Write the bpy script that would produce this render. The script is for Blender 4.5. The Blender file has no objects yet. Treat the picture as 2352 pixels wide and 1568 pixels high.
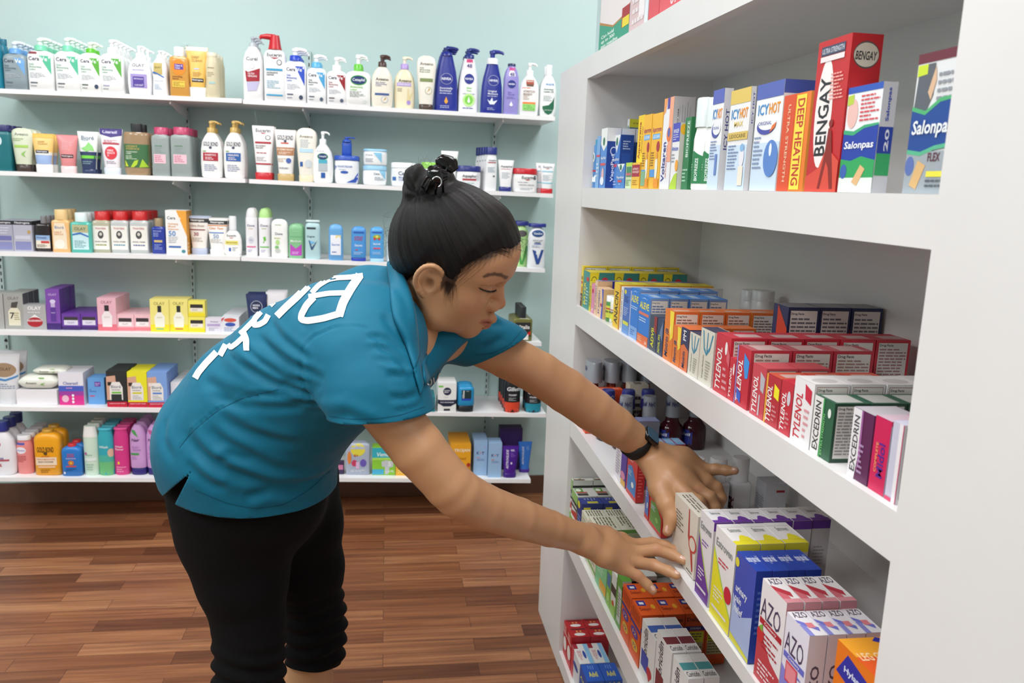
import bpy, bmesh, math, random
import numpy as np
from mathutils import Vector, Matrix
from mathutils.geometry import tessellate_polygon
from mathutils.bvhtree import BVHTree
random.seed(7)
SC = bpy.context.scene
COL = SC.collection
PI = math.pi

# ------------------------------------------------------------------ camera
F_PX, YAW, PITCH, ROLL, EYE = 1886.84, 0.154909, -0.185322, 0.038693, 1.3516
def cam_axes():
    cy, sy, cp, sp, cr, sr = math.cos(YAW), math.sin(YAW), math.cos(PITCH), math.sin(PITCH), math.cos(ROLL), math.sin(ROLL)
    f = np.array([sy*cp, cy*cp, sp]); ri = np.array([cy, -sy, 0.0]); up = np.cross(ri, f)
    return ri*cr + up*sr, -ri*sr + up*cr, f
RI, UP, FW = cam_axes()
def ray(px, py): return RI*(px-1176)/F_PX - UP*(py-784)/F_PX + FW
def onY(px, py, Y):
    v = ray(px, py); v = v*(Y/v[1]); return np.array([v[0], v[1], v[2]+EYE])
def onX(px, py, X):
    v = ray(px, py); v = v*(X/v[0]); return np.array([v[0], v[1], v[2]+EYE])
def onZ(px, py, Z):
    v = ray(px, py); v = v*((Z-EYE)/v[2]); return np.array([v[0], v[1], v[2]+EYE])
def solveY(px, X, Z):      # depth at which the line (X, *, Z) crosses image column px
    A = RI - FW*(px-1176)/F_PX
    return -(A[0]*X + A[2]*(Z-EYE))/A[1]
def solveX(px, Y, Z):
    A = RI - FW*(px-1176)/F_PX
    return -(A[1]*Y + A[2]*(Z-EYE))/A[0]
def solveZ(py, X, Y):
    A = UP + FW*(py-784)/F_PX
    return -(A[0]*X + A[1]*Y)/A[2] + EYE

# ------------------------------------------------------------------ materials
def lin(h):
    h = h.lstrip('#')
    if len(h) == 3: h = ''.join(c*2 for c in h)
    r = [int(h[i:i+2], 16)/255 for i in (0, 2, 4)]
    return tuple((c/12.92 if c <= .04045 else ((c+.055)/1.055)**2.4) for c in r) + (1.0,)
_M = {}
def M(h, kind='card'):
    key = (h, kind)
    if key in _M: return _M[key]
    m = bpy.data.materials.new(kind+'_'+h.strip('#')); m.use_nodes = True
    nt = m.node_tree; b = nt.nodes['Principled BSDF']
    b.inputs['Base Color'].default_value = lin(h)
    rough = dict(card=.42, plastic=.3, gloss=.12, matte=.8, metal=.25, clear=.04, ink=.45, foil=.25).get(kind, .5)
    b.inputs['Roughness'].default_value = rough
    if kind in ('metal',): b.inputs['Metallic'].default_value = 1.0
    if kind == 'clear':
        b.inputs['Transmission Weight'].default_value = .45; b.inputs['IOR'].default_value = 1.3
    if kind == 'plastic':
        b.inputs['Subsurface Weight'].default_value = 0.0
    if kind in ('card', 'plastic'):     # faint print and surface variation
        n = nt.nodes.new('ShaderNodeTexNoise'); n.inputs['Scale'].default_value = 60
        bp = nt.nodes.new('ShaderNodeBump'); bp.inputs['Strength'].default_value = .04; bp.inputs['Distance'].default_value = .002
        nt.links.new(n.outputs['Fac'], bp.inputs['Height']); nt.links.new(bp.outputs['Normal'], b.inputs['Normal'])
    _M[key] = m
    return m

# ------------------------------------------------------------------ text outlines
_TC = bpy.data.curves.new('lettering_source', 'FONT'); _TO = bpy.data.objects.new('lettering_source', _TC)
_T = {}
def text_mesh(s, bold=.02, shear=0.0):
    k = (s, bold, shear)
    if k not in _T:
        _TC.body = s; _TC.offset = bold; _TC.shear = shear; _TC.resolution_u = 2
        me = _TO.to_mesh()
        n = len(me.vertices); co = np.zeros(n*3); me.vertices.foreach_get('co', co)
        co = co.reshape(-1, 3)[:, :2]
        fs = [tuple(p.vertices) for p in me.polygons]
        _TO.to_mesh_clear()
        lo, hi = co.min(0), co.max(0)
        _T[k] = ((co-(lo+hi)/2)/(hi-lo), fs, (hi[1]-lo[1])/(hi[0]-lo[0]))
    return _T[k]

# ------------------------------------------------------------------ mesh builder
class MB:
    def __init__(s): s.v = []; s.f = []; s.m = []; s.sm = []; s.mats = []
    def mi(s, m):
        if m not in s.mats: s.mats.append(m)
        return s.mats.index(m)
    def add(s, vs, fs, m, smooth=False):
        o = len(s.v); i = s.mi(m); s.v.extend([tuple(map(float, p)) for p in vs])
        for f in fs: s.f.append(tuple(o+k for k in f)); s.m.append(i); s.sm.append(smooth)
    def box(s, a, b, m):
        x0, y0, z0 = a; x1, y1, z1 = b
        s.add([(x0,y0,z0),(x1,y0,z0),(x1,y1,z0),(x0,y1,z0),(x0,y0,z1),(x1,y0,z1),(x1,y1,z1),(x0,y1,z1)],
              [(0,3,2,1),(4,5,6,7),(0,1,5,4),(1,2,6,5),(2,3,7,6),(3,0,4,7)], m)
    def loft(s, rings, m, cap=True, smooth=True):
        n = len(rings[0]); vs = [p for r in rings for p in r]; fs = []
        for k in range(len(rings)-1):
            for i in range(n):
                j = (i+1) % n; fs.append((k*n+i, k*n+j, (k+1)*n+j, (k+1)*n+i))
        s.add(vs, fs, m, smooth)
        if cap:
            s.add(rings[0], [tuple(reversed(range(n)))], m); s.add(rings[-1], [tuple(range(n))], m)
    def tube(s, pts, r, m, n=10, cap=True):
        rings = []; P = [Vector(p) for p in pts]
        rs = r if isinstance(r, (list, tuple)) else [r]*len(P)
        up = None
        for i, p in enumerate(P):
            d = (P[min(i+1, len(P)-1)]-P[max(i-1, 0)]).normalized()
            if up is None: up = Vector((0,0,1)) if abs(d.z) < .9 else Vector((1,0,0))
            a = d.cross(up).normalized(); b = a.cross(d).normalized(); up = b
            rings.append([p + (a*math.cos(t*2*PI/n)+b*math.sin(t*2*PI/n))*rs[i] for t in range(n)])
        s.loft(rings, m, cap)
    def build(s, name, parent=None, **props):
        me = bpy.data.meshes.new(name); me.from_pydata(s.v, [], s.f)
        for m in s.mats: me.materials.append(m)
        me.polygons.foreach_set('material_index', s.m); me.polygons.foreach_set('use_smooth', s.sm)
        me.update()
        o = bpy.data.objects.new(name, me); COL.objects.link(o)
        if parent is not None: o.parent = parent
        for k, v in props.items(): o[k] = v
        return o
def ellring(z, w, d, n=2.0, N=28, cx=0, cy=0):
    r = []
    for i in range(N):
        t = 2*PI*(i+.5)/N; c, q = math.cos(t), math.sin(t)
        r.append((cx+math.copysign(abs(c)**(2/n), c)*w/2, cy+math.copysign(abs(q)**(2/n), q)*d/2, z))
    return r

# ------------------------------------------------------------------ printing on a surface
def subdiv_poly(pts, maxd):
    P = [Vector((p[0], p[1], 0)) for p in pts]
    tris = [[(P[i].x, P[i].y) for i in t] for t in tessellate_polygon([P])]
    out = []
    stack = tris
    while stack:
        t = stack.pop()
        L = [max(abs(t[i][0]-t[(i+1) % 3][0]), abs(t[i][1]-t[(i+1) % 3][1])*.7) for i in range(3)]
        k = max(range(3), key=lambda i: L[i])
        if L[k] > maxd and len(out) < 400:
            a, b, c = t[k], t[(k+1) % 3], t[(k+2) % 3]; m = ((a[0]+b[0])/2, (a[1]+b[1])/2)
            stack += [[a, m, c], [m, b, c]]
        else: out.append(t)
    return out
def art(mb, surf, W, H, items, curved=False):
    lay = 0
    for it in items:
        lay += 1; e = .00018 + .00011*lay; k = it[0]
        if k in 'rep':
            if k == 'r':
                u0, v0, u1, v1, c = it[1:6]; poly = [(u0,v0),(u1,v0),(u1,v1),(u0,v1)]
            elif k == 'e':
                cu, cv, ru, rv, c = it[1:6]; poly = [(cu+ru*math.cos(t*PI/12), cv+rv*math.sin(t*PI/12)) for t in range(24)]
            else: poly, c = it[1], it[2]
            tris = subdiv_poly(poly, .12 if curved else 9)
            vs = [surf(u, v, e) for t in tris for (u, v) in t]; fs = []
            for i in range(len(tris)):
                a, b, q = tris[i]
                ccw = (b[0]-a[0])*(q[1]-a[1])-(b[1]-a[1])*(q[0]-a[0]) > 0
                fs.append((3*i, 3*i+1, 3*i+2) if ccw else (3*i, 3*i+2, 3*i+1))
            mb.add(vs, fs, M(c, 'ink'))
        elif k == 't':
            s, cu, cv, w, h, c = it[1:7]; rot = it[7] if len(it) > 7 else 0; shear = it[8] if len(it) > 8 else 0
            co, fs, asp = text_mesh(s, .02 if len(it) < 10 else it[9], shear)
            if rot == 0:
                if h is None: h = w*W*asp/H
                vs = [surf(cu+x*w, cv+y*h, e) for x, y in co]
            else:
                if h is None: h = w*H*asp/W
                sg = 1 if rot > 0 else -1
                vs = [surf(cu-sg*y*h, cv+sg*x*w, e) for x, y in co]
            mb.add(vs, fs, M(c, 'ink'))
        elif k == 'l':      # lines of print too small to read
            u0, v0, u1, v1, n, c = it[1:7]
            rng = random.Random(int(u0*997+v0*7919+n)); step = (v1-v0)/n
            for q in range(n):
                vv = v1-(q+.5)*step; hh = step*.22; x = u0; end = u1-(u1-u0)*rng.choice((0, .1, .25, .4))
                while x < end-.01:
                    wd = min((u1-u0)*rng.uniform(.12, .3), end-x)
                    mb.add([surf(x,vv-hh,e), surf(x+wd,vv-hh,e), surf(x+wd,vv+hh,e), surf(x,vv+hh,e)], [(0,1,2,3)], M(c, 'ink'))
                    x += wd+(u1-u0)*.04

SHAPES = dict(
 rect=[(0,.93,.88,4.2),(.02,1,1,4.2),(.84,1,1,4.2),(.91,.94,.95,3.8),(.96,.78,.86,3.2),(.99,.5,.7,2.5),(1,.4,.6,2.2)],
 box=[(0,.96,.94,7),(.02,1,1,7),(.9,1,1,7),(.96,.95,.95,6),(1,.6,.8,4)],
 oval=[(0,.82,.85,2.4),(.03,.93,.95,2.5),(.3,1,1,2.5),(.62,.97,.98,2.5),(.8,.84,.9,2.4),(.92,.58,.75,2.2),(.98,.38,.6,2),(1,.34,.55,2)],
 waist=[(0,.9,.9,2.5),(.03,1,1,2.5),(.2,.97,1,2.5),(.45,.9,.95,2.5),(.7,1,1,2.5),(.85,.9,.95,2.4),(.95,.6,.8,2.2),(1,.4,.6,2)],
 flare=[(0,.97,.9,3),(.02,1,1,3),(.3,.99,.98,3),(.55,.93,.92,2.8),(.72,.82,.84,2.6),(.84,.68,.78,2.4),(.93,.58,.72,2.2),(1,.52,.7,2)],
 tall=[(0,.93,.9,2.6),(.02,.98,1,2.6),(.5,1,1,2.6),(.75,.97,.98,2.6),(.9,.75,.85,2.4),(.97,.5,.7,2.1),(1,.42,.62,2)],
 cyl=[(0,.92,.92,2),(.02,1,1,2),(.88,1,1,2),(.94,.9,.9,2),(1,.6,.6,2)],
 can=[(0,.95,.95,2),(.02,1,1,2),(.99,1,1,2),(1,.97,.97,2)],
 jar=[(0,.85,.85,2.2),(.05,.95,.95,2.3),(.3,1,1,2.4),(.8,1,1,2.4),(.97,.97,.97,2.2),(1,.9,.9,2)],
 tube=[(0,.66,.8,2.2),(.15,.7,.82,2.2),(.5,.83,.62,2.2),(.8,.94,.36,2.4),(.93,.99,.16,3),(.97,1,.07,4),(1,1,.07,4)],
 rtube=[(0,.7,.8,2.3),(.2,.78,.82,2.3),(.5,.9,.72,2.3),(.75,1,.55,2.3),(.86,.98,.42,2.3),(.94,.85,.26,2.3),(.98,.6,.14,2.3),(1,.3,.08,2.3)],
 stick=[(0,.92,.9,3),(.05,1,1,3),(.6,.97,1,3),(.85,.96,.95,3),(.93,.88,.86,2.8),(.98,.62,.6,2.4),(1,.3,.3,2)],
 bottle=[(0,.93,.93,2.1),(.03,1,1,2.1),(.58,1,1,2.1),(.7,.9,.92,2.1),(.8,.62,.72,2),(.86,.46,.6,2),(1,.42,.56,2)],
 spray=[(0,.93,.93,2),(.03,1,1,2),(.8,1,1,2),(.88,.92,.92,2),(.94,.84,.84,2),(1,.8,.8,2)],
)
def ring_at(sh, z):
    for i in range(len(sh)-1):
        a, b = sh[i], sh[i+1]
        if z <= b[0] or i == len(sh)-2:
            t = min(1, max(0, (z-a[0])/max(1e-6, b[0]-a[0])))
            return [a[j]+(b[j]-a[j])*t for j in (1, 2, 3)]
def smooth_shape(sh):
    out = []
    for i in range(len(sh)-1):
        out.append(sh[i])
        if sh[i+1][0]-sh[i][0] > .12:
            for q in (1/3, 2/3): out.append(tuple([sh[i][0]+(sh[i+1][0]-sh[i][0])*q]+ring_at(sh, sh[i][0]+(sh[i+1][0]-sh[i][0])*q)))
    return out+[sh[-1]]
def make_body(name, kind, W, H, D, col, items, side=(), top=(), mkind='plastic'):
    mb = MB()
    if kind == 'carton':
        m = M(col, 'card'); mb.box((-W/2,-D/2,0), (W/2,D/2,H), m)
        # tuck-flap seam on the lid
        mb.box((-W/2+.001, D/2-.0006, H-.0006), (W/2-.001, D/2+.0003, H+.0004), m)
        art(mb, lambda u, v, e: ((u-.5)*W, -D/2-e, v*H), W, H, items)
        if side:
            art(mb, lambda u, v, e: (W/2+e, -D/2+u*D, v*H), D, H, side)
        if top:
            art(mb, lambda u, v, e: ((u-.5)*W, -D/2+v*D, H+e), W, D, top)
    else:
        sh = SHAPES[kind]; N = 32
        mb.loft([ellring(z*H, w*W, d*D, n, N) for z, w, d, n in smooth_shape(sh)], M(col, mkind))
        def surf(u, v, e):
            w, d, n = ring_at(sh, v); x = (u-.5)*W; q = min(abs(2*x/(w*W)), .97)
            x = math.copysign(q*w*W/2, x)
            return (x, -d*D/2*(1-q**n)**(1/n)-e*1.6-.0002, v*H)
        art(mb, surf, W, H, items, True)
    return mb.build(name)
def add_cap(root, cap, W, H, D):
    """cap = (type, height in m, width fraction, colour, second colour, material kind)"""
    ty, h, wf, c1 = cap[:4]; c2 = cap[4] if len(cap) > 4 and cap[4] else c1; mk = cap[5] if len(cap) > 5 else 'plastic'
    w = wf*W; m1, m2 = M(c1, mk), M(c2, mk)
    dw = min(w, D*.98)
    if ty == 'pump':
        mb = MB(); r = w/2; hc = h*.42
        mb.loft([ellring(H-.002, 2*r, 2*r, 2, 20), ellring(H+hc*.9, 2*r*.95, 2*r*.95, 2, 20), ellring(H+hc, 2*r*.8, 2*r*.8, 2, 20)], m1)
        c = mb.build('pump_collar', root)
        mb = MB(); r2 = r*.42
        mb.loft([ellring(H+hc-.001, 2*r2, 2*r2, 2, 16), ellring(H+h*.8, 2*r2, 2*r2, 2, 16)], m2)
        mb.loft([ellring(H+h*.76, 2.6*r2, 2.6*r2, 2, 16), ellring(H+h*.97, 2.7*r2, 2.7*r2, 2, 16), ellring(H+h, 2*r2, 2*r2, 2, 16)], m2)
        mb.tube([(0, 0, H+h*.9), (r*1.0, -r*.25, H+h*.92), (r*1.7, -r*.45, H+h*.84), (r*1.85, -r*.5, H+h*.72)], [r2*1.0, r2*.75, r2*.6, r2*.5], m2, 8)
        mb.build('pump_head', root)
    elif ty == 'bigpump':
        mb = MB(); r = w/2
        mb.loft([ellring(H-.002, 2*r, 2*r, 2, 20), ellring(H+h*.35, 1.7*r, 1.7*r, 2, 20), ellring(H+h*.7, 1.5*r, 1.5*r, 2, 20), ellring(H+h, 1.3*r, 1.3*r, 2, 20)], m1)
        mb.tube([(0, 0, H+h*.85), (-r*1.2, 0, H+h*.9), (-r*2.0, 0, H+h*.86), (-r*2.2, 0, H+h*.7)], [r*.5, r*.42, r*.3, r*.22], m2, 8)
        mb.build('pump_head', root)
    elif ty == 'foot':     # a cap the tube stands on: body is lifted by h
        mb = MB(); d = D*.82
        mb.loft([ellring(0, w*.95, d*.95, 2.4, 24), ellring(h*.1, w, d, 2.4, 24), ellring(h*.95, w*1.02, d, 2.4, 24), ellring(h, w*.95, d*.9, 2.4, 24)], m1)
        mb.build('cap', root)
    elif ty == 'lid':
        mb = MB(); d = D*wf
        mb.loft([ellring(H-.001, w, d, 2.4, 28), ellring(H+h*.85, w, d, 2.4, 28), ellring(H+h, w*.94, d*.94, 2.4, 28)], m1)
        mb.build('lid', root)
    elif ty == 'dome':
        mb = MB()
        mb.loft([ellring(H-.001, w, dw, 2, 24)]+[ellring(H+h*math.sin(t), w*max(.05, math.cos(t))**.6, dw*max(.05, math.cos(t))**.6, 2, 24) for t in (.3, .6, .9, 1.2, 1.5)], m1)
        mb.build('cap', root)
    else:                  # plain cap, slightly tapered, ribbed edge
        mb = MB(); t = .9 if ty == 'taper' else 1.0; d = dw
        mb.loft([ellring(H-.001, w, d, 2.2, 24), ellring(H+h*.93, w*t, d*t, 2.2, 24), ellring(H+h, w*t*.93, d*t*.93, 2.2, 24)], m1)
        if len(cap) > 6 and cap[6]:
            R_c = min(w, d)/2; tc = '2a2f6e' if c1 != '2c3484' else 'c8ccdc'
            art(mb, lambda u, v, e: (R_c*.98*math.sin((u-.5)*2.6), -R_c*.98*math.cos((u-.5)*2.6)*1.0-e-.0004, H+v*h), w, h, [('t', cap[6], .5, .62, .62, .3, tc), ('t', cap[6], 1.25, .62, .62, .3, tc)])
        mb.build('cap', root)

ORD = ['front', 'second', 'third', 'fourth', 'fifth', 'sixth', 'seventh']
def copy_thing(root):
    c = root.copy(); COL.objects.link(c)
    for ch in list(root.children):
        d = ch.copy(); COL.objects.link(d); d.parent = c; d.matrix_parent_inverse = ch.matrix_parent_inverse.copy()
    return c
def row(root, label, n, step, where='from the front of its row', group=None, drift=(0, 0), lag=0.0, jit=.0015):
    """n copies behind one another; step is a world vector"""
    root['label'] = label
    if n > 1:
        g = group or ('row of ' + label.split(',')[0])[:110]
        short = len(label.split()) > 11
        root['group'] = g; root['label'] = label + (', front one' if short else ', front of its row')
        for k in range(1, n):
            c = copy_thing(root)
            rr = random.Random(hash((round(root.location.x, 3), k)) & 0xffff)
            c.location = root.location + Vector(step)*k + Vector((rr.uniform(-jit, jit) if abs(step[0]) < 1e-6 else 0, rr.uniform(-jit, jit) if abs(step[1]) < 1e-6 else 0, 0))
            c['label'] = label + ', ' + ORD[k] + (' in row' if short else ' back in its row')
            c['group'] = g
# ------------------------------------------------------------------ camera object
cam_d = bpy.data.cameras.new('camera'); cam = bpy.data.objects.new('camera', cam_d); COL.objects.link(cam)
mw = Matrix(((RI[0], UP[0], -FW[0], 0), (RI[1], UP[1], -FW[1], 0), (RI[2], UP[2], -FW[2], EYE), (0, 0, 0, 1)))
cam.matrix_world = mw
cam_d.sensor_width = 36; cam_d.lens = F_PX/2352*36; cam_d.clip_start = .05
cam_d.dof.use_dof = True; cam_d.dof.focus_distance = 1.38; cam_d.dof.aperture_fstop = 8
SC.camera = cam

def mat_noise(name, c1, c2, scale, rough=.6, bump=.1, bdist=.002, detail=4):
    m = bpy.data.materials.new(name); m.use_nodes = True; nt = m.node_tree; b = nt.nodes['Principled BSDF']
    g = nt.nodes.new('ShaderNodeNewGeometry'); n = nt.nodes.new('ShaderNodeTexNoise'); n.inputs['Scale'].default_value = scale; n.inputs['Detail'].default_value = detail
    nt.links.new(g.outputs['Position'], n.inputs['Vector'])
    r = nt.nodes.new('ShaderNodeValToRGB'); r.color_ramp.elements[0].color = lin(c1); r.color_ramp.elements[1].color = lin(c2)
    r.color_ramp.elements[0].position = .3; r.color_ramp.elements[1].position = .7
    nt.links.new(n.outputs['Fac'], r.inputs['Fac']); nt.links.new(r.outputs['Color'], b.inputs['Base Color'])
    n2 = nt.nodes.new('ShaderNodeTexNoise'); n2.inputs['Scale'].default_value = scale*25; n2.inputs['Detail'].default_value = 3
    nt.links.new(g.outputs['Position'], n2.inputs['Vector'])
    bp = nt.nodes.new('ShaderNodeBump'); bp.inputs['Strength'].default_value = bump; bp.inputs['Distance'].default_value = bdist
    nt.links.new(n2.outputs['Fac'], bp.inputs['Height']); nt.links.new(bp.outputs['Normal'], b.inputs['Normal'])
    b.inputs['Roughness'].default_value = rough
    return m
def wood_floor():
    m = bpy.data.materials.new('wood_floor'); m.use_nodes = True; nt = m.node_tree; b = nt.nodes['Principled BSDF']; N = nt.nodes.new; L = nt.links.new
    g = N('ShaderNodeNewGeometry')
    # narrow strips along X, each with its own tone, then fine grain stretched along X
    br = N('ShaderNodeTexBrick'); br.inputs['Scale'].default_value = 1; br.inputs['Brick Width'].default_value = .43; br.inputs['Row Height'].default_value = .065
    br.inputs['Mortar Size'].default_value = .0007; br.inputs['Mortar Smooth'].default_value = .2; br.inputs['Bias'].default_value = 0
    br.offset = .37; br.offset_frequency = 2
    br.inputs['Color1'].default_value = (0, 0, 0, 1); br.inputs['Color2'].default_value = (1, 1, 1, 1); br.inputs['Mortar'].default_value = (.1, .1, .1, 1)
    L(g.outputs['Position'], br.inputs['Vector'])
    mp = N('ShaderNodeMapping'); mp.inputs['Scale'].default_value = (2.2, 55, 1); L(g.outputs['Position'], mp.inputs['Vector'])
    mix = N('ShaderNodeVectorMath'); mix.operation = 'ADD'; L(mp.outputs['Vector'], mix.inputs[0])
    sc = N('ShaderNodeVectorMath'); sc.operation = 'SCALE'; sc.inputs['Scale'].default_value = 7.3; L(br.outputs['Color'], sc.inputs[0]); L(sc.outputs['Vector'], mix.inputs[1])
    n = N('ShaderNodeTexNoise'); n.inputs['Scale'].default_value = 1.0; n.inputs['Detail'].default_value = 7; n.inputs['Roughness'].default_value = .65; n.inputs['Distortion'].default_value = .6
    L(mix.outputs['Vector'], n.inputs['Vector'])
    r = N('ShaderNodeValToRGB'); e = r.color_ramp.elements; e[0].position = .28; e[0].color = lin('6e4c3b'); e[1].position = .75; e[1].color = lin('bb8e6a')
    x = r.color_ramp.elements.new(.5); x.color = lin('98694c')
    L(n.outputs['Fac'], r.inputs['Fac'])
    r2 = N('ShaderNodeValToRGB'); e = r2.color_ramp.elements; e[0].position = 0; e[0].color = lin('a08470'); e[1].position = 1; e[1].color = lin('fff4e2')
    x = r2.color_ramp.elements.new(.5); x.color = lin('dcc2aa')
    L(br.outputs['Color'], r2.inputs['Fac'])
    mm = N('ShaderNodeMix'); mm.data_type = 'RGBA'; mm.blend_type = 'MULTIPLY'; mm.inputs[0].default_value = 1
    L(r.outputs['Color'], mm.inputs[6]); L(r2.outputs['Color'], mm.inputs[7])
    m3 = N('ShaderNodeMix'); m3.data_type = 'RGBA'; L(br.outputs['Fac'], m3.inputs[0]); L(mm.outputs[2], m3.inputs[6]); m3.inputs[7].default_value = lin('3a2014')
    L(m3.outputs[2], b.inputs['Base Color'])
    bp = N('ShaderNodeBump'); bp.inputs['Strength'].default_value = .15; bp.inputs['Distance'].default_value = .001
    L(n.outputs['Fac'], bp.inputs['Height']); L(bp.outputs['Normal'], b.inputs['Normal'])
    b.inputs['Roughness'].default_value = .38
    return m
WALLM = mat_noise('mint_paint', 'bcd4d2', 'c2d9d7', 2.5, .55, .35, .0012)
WHITE = mat_noise('white_painted_wood', 'dcdad9', 'e3e1e0', 3.0, .38, .12, .0006)
SHELFM = mat_noise('white_laminate', 'eeedee', 'f3f2f3', 3.0, .35, .05, .0004)
WY, SHY = 3.47, 3.19      # wall plane and front edge of the wall shelves
def struct(mb, name): o = mb.build(name); o['kind'] = 'structure'; return o
mb = MB(); mb.box((-3.2, -2.6, -.05), (3.0, WY+.1, 0), wood_floor()); struct(mb, 'floor')
mb = MB(); mb.box((-3.2, WY, 0), (3.0, WY+.1, 2.75), WALLM); struct(mb, 'wall_back')
mb = MB(); mb.box((-3.3, -2.6, 0), (-3.2, WY+.1, 2.75), WALLM); struct(mb, 'wall_left')
mb = MB(); mb.box((3.0, -2.6, 0), (3.1, WY+.1, 2.75), WALLM); struct(mb, 'wall_right')
mb = MB(); mb.box((-3.3, -2.7, 0), (3.1, -2.6, 2.75), M('d8d4cc', 'matte')); struct(mb, 'wall_front')
mb = MB(); mb.box((-3.3, -2.7, 2.75), (3.1, WY+.1, 2.85), M('f0efec', 'matte')); struct(mb, 'ceiling')
mb = MB(); mb.box((-3.2, WY-.012, 0), (3.0, WY, .082), mat_noise('brown_baseboard', '5a3d30', '6b4a3a', 6, .4, .1)); struct(mb, 'baseboard_back')

# ------------------------------------------------------------------ wall shelving
BOARDS = {  # front top edge of each board in the photograph: x0,y0,x1,y1
 's1L': (-40, 201.5, 555, 226.5), 's1R': (558, 228, 1275, 268), 's2L': (-40, 391, 563, 410), 's2R': (572, 411, 1271, 445),
 's3L': (-40, 577, 551, 589), 's3R': (554, 589.5, 1252, 617), 's4L': (-40, 759, 566, 768.5), 's4R': (572, 769, 1244, 786),
 's5L': (-40, 933.5, 560, 940), 's5R': (566, 940, 1254.5, 950), 's6L': (-40, 1096, 560, 1099), 's6R': (566, 1096, 1219, 1101)}
WORDS6 = {'1': 'top', '2': 'second', '3': 'third', '4': 'fourth', '5': 'fifth', '6': 'bottom'}
BZ = {}
for k, (x0, y0, x1, y1) in BOARDS.items():
    a, b = onY(x0, y0, SHY), onY(x1, y1, SHY); BZ[k] = (a, b)
    mb = MB(); t = .0155
    vs = [(a[0],SHY,a[2]-t),(b[0],SHY,b[2]-t),(b[0],WY-.002,b[2]-t),(a[0],WY-.002,a[2]-t),(a[0],SHY,a[2]),(b[0],SHY,b[2]),(b[0],WY-.002,b[2]),(a[0],WY-.002,a[2])]
    mb.add(vs, [(0,3,2,1),(4,5,6,7),(0,1,5,4),(1,2,6,5),(2,3,7,6),(3,0,4,7)], SHELFM)
    o = mb.build('wall_shelf_board')
    side = 'nearer the white bookcase' if k[2] == 'R' else 'farther from the white bookcase'
    o['label'] = 'white wall shelf board, %s tier, %s' % (WORDS6[k[1]], side); o['category'] = 'shelf'; o['group'] = 'white shelf boards on the mint wall'
def board_z(k, X):
    a, b = BZ[k]; t = (X-a[0])/(b[0]-a[0]); return a[2]+(b[2]-a[2])*t
UPR = [(4, 640, 'at the end behind the silver boxes'), (432, 330, 'behind the lotion with gold pumps'), (711, 300, 'above the back of the person'), (1138, 300, 'closest to the white bookcase')]
DARK = M('20242a', 'matte')
for i, (px, py, w) in enumerate(UPR):
    X = onY(px, py, WY-.01)[0]
    if i == 3: X = (onY(1138, 300, WY-.01)[0]+onY(1112, 960, WY-.01)[0])/2
    top = onY(px, 105 if i < 3 else 290, WY)[2]; top = {0: 1.86, 1: onY(432, 103, WY)[2], 2: onY(711, 118, WY)[2], 3: onY(1143, 152, WY)[2]}[i]
    mb = MB(); mb.box((X-.0075, WY-.013, .22), (X+.0075, WY, top), M('b9cdcb', 'metal' if 0 else 'plastic'))
    z = .25
    while z < top-.02:
        mb.box((X-.002, WY-.0137, z), (X+.002, WY-.0128, z+.014), DARK); z += .0265
    o = mb.build('slotted_upright'); o['label'] = 'slotted metal wall upright, ' + w; o['category'] = 'shelf upright'; o['group'] = 'slotted uprights on the mint wall'
    for zz in (1.60, 1.31, 1.0, .68):
        mb = MB(); mb.tube([(X, WY-.0135, zz), (X, WY-.0165, zz)], .0055, DARK, 10); mb.build('screw_head', o)
    for k in BOARDS:
        a, b = BZ[k]
        if not (a[0] < X < b[0]) : continue
        if i == 0: continue
        z = board_z(k, X)-.0156
        mb = MB(); t = .0022
        pts = [(WY-.014, z), (SHY+.02, z), (SHY+.012, z-.012), (SHY+.06, z-.017), (WY-.014, z-.05)]
        vs = [(X-t, y, q) for y, q in pts]+[(X+t, y, q) for y, q in pts]; n = 5
        mb.add(vs, [tuple(range(n)), tuple(reversed(range(n, 2*n)))]+[(j, j+n, (j+1) % n+n, (j+1) % n) for j in range(n)], M('e6e6e6', 'plastic'))
        o2 = mb.build('shelf_bracket'); o2['category'] = 'shelf bracket'
        o2['label'] = 'white metal bracket under the %s tier board, on the upright %s' % (WORDS6[k[1]], ['', 'behind gold pumps', 'above the person', 'by the bookcase'][i])
        o2['group'] = 'brackets under the wall shelves'

# ------------------------------------------------------------------ white bookcase (its face lies in the plane X = 0.5)
BX, BD = .5, .335
def fx(px, py): p = onX(px, py, BX); return (p[1], p[2])
oT, oB = fx(1288, 169), (fx(1237, 1391)[0], 0.0)
iL = {'a': fx(1349, 180.6), 'b': fx(1337, 430.9), 'c': fx(1335.4, 474.6), 'd': fx(1323, 700.4), 'e': fx(1321.3, 744.6), 'f': fx(1311, 961.5), 'g': fx(1309, 1000.6), 'h': fx(1297.5, 1222), 'j': fx(1295.5, 1251), 'k': (2.102, .0)}
iR = {'a': None, 'b': fx(2161.4, 446), 'c': fx(2144, 573.7), 'd': fx(2059.4, 1176), 'e': fx(2044.3, 1289)}
YR = .70
def ext(A, px, py, Y=YR):      # extend the edge from A through image point to depth Y
    q = fx(px, py); t = (Y-A[0])/(q[0]-A[0]); return (Y, A[1]+(q[1]-A[1])*t)
iR['a'] = ext(iL['a'], 1731, 0); tR = ext(oT, 1565, 0)
iR['f'] = ext(iL['f'], 1380, 1060); iR['g'] = ext(iL['g'], 1380, 1102)
zh = fx(1420, 1465.3); iR['h'] = ext((zh[0], zh[1]), 1330.3, 1276.3); iL['h'] = (iL['h'][0], iR['h'][1]+(fx(1330.3, 1276.3)[1]-iR['h'][1])*(iL['h'][0]-YR)/(fx(1330.3, 1276.3)[0]-YR))
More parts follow.
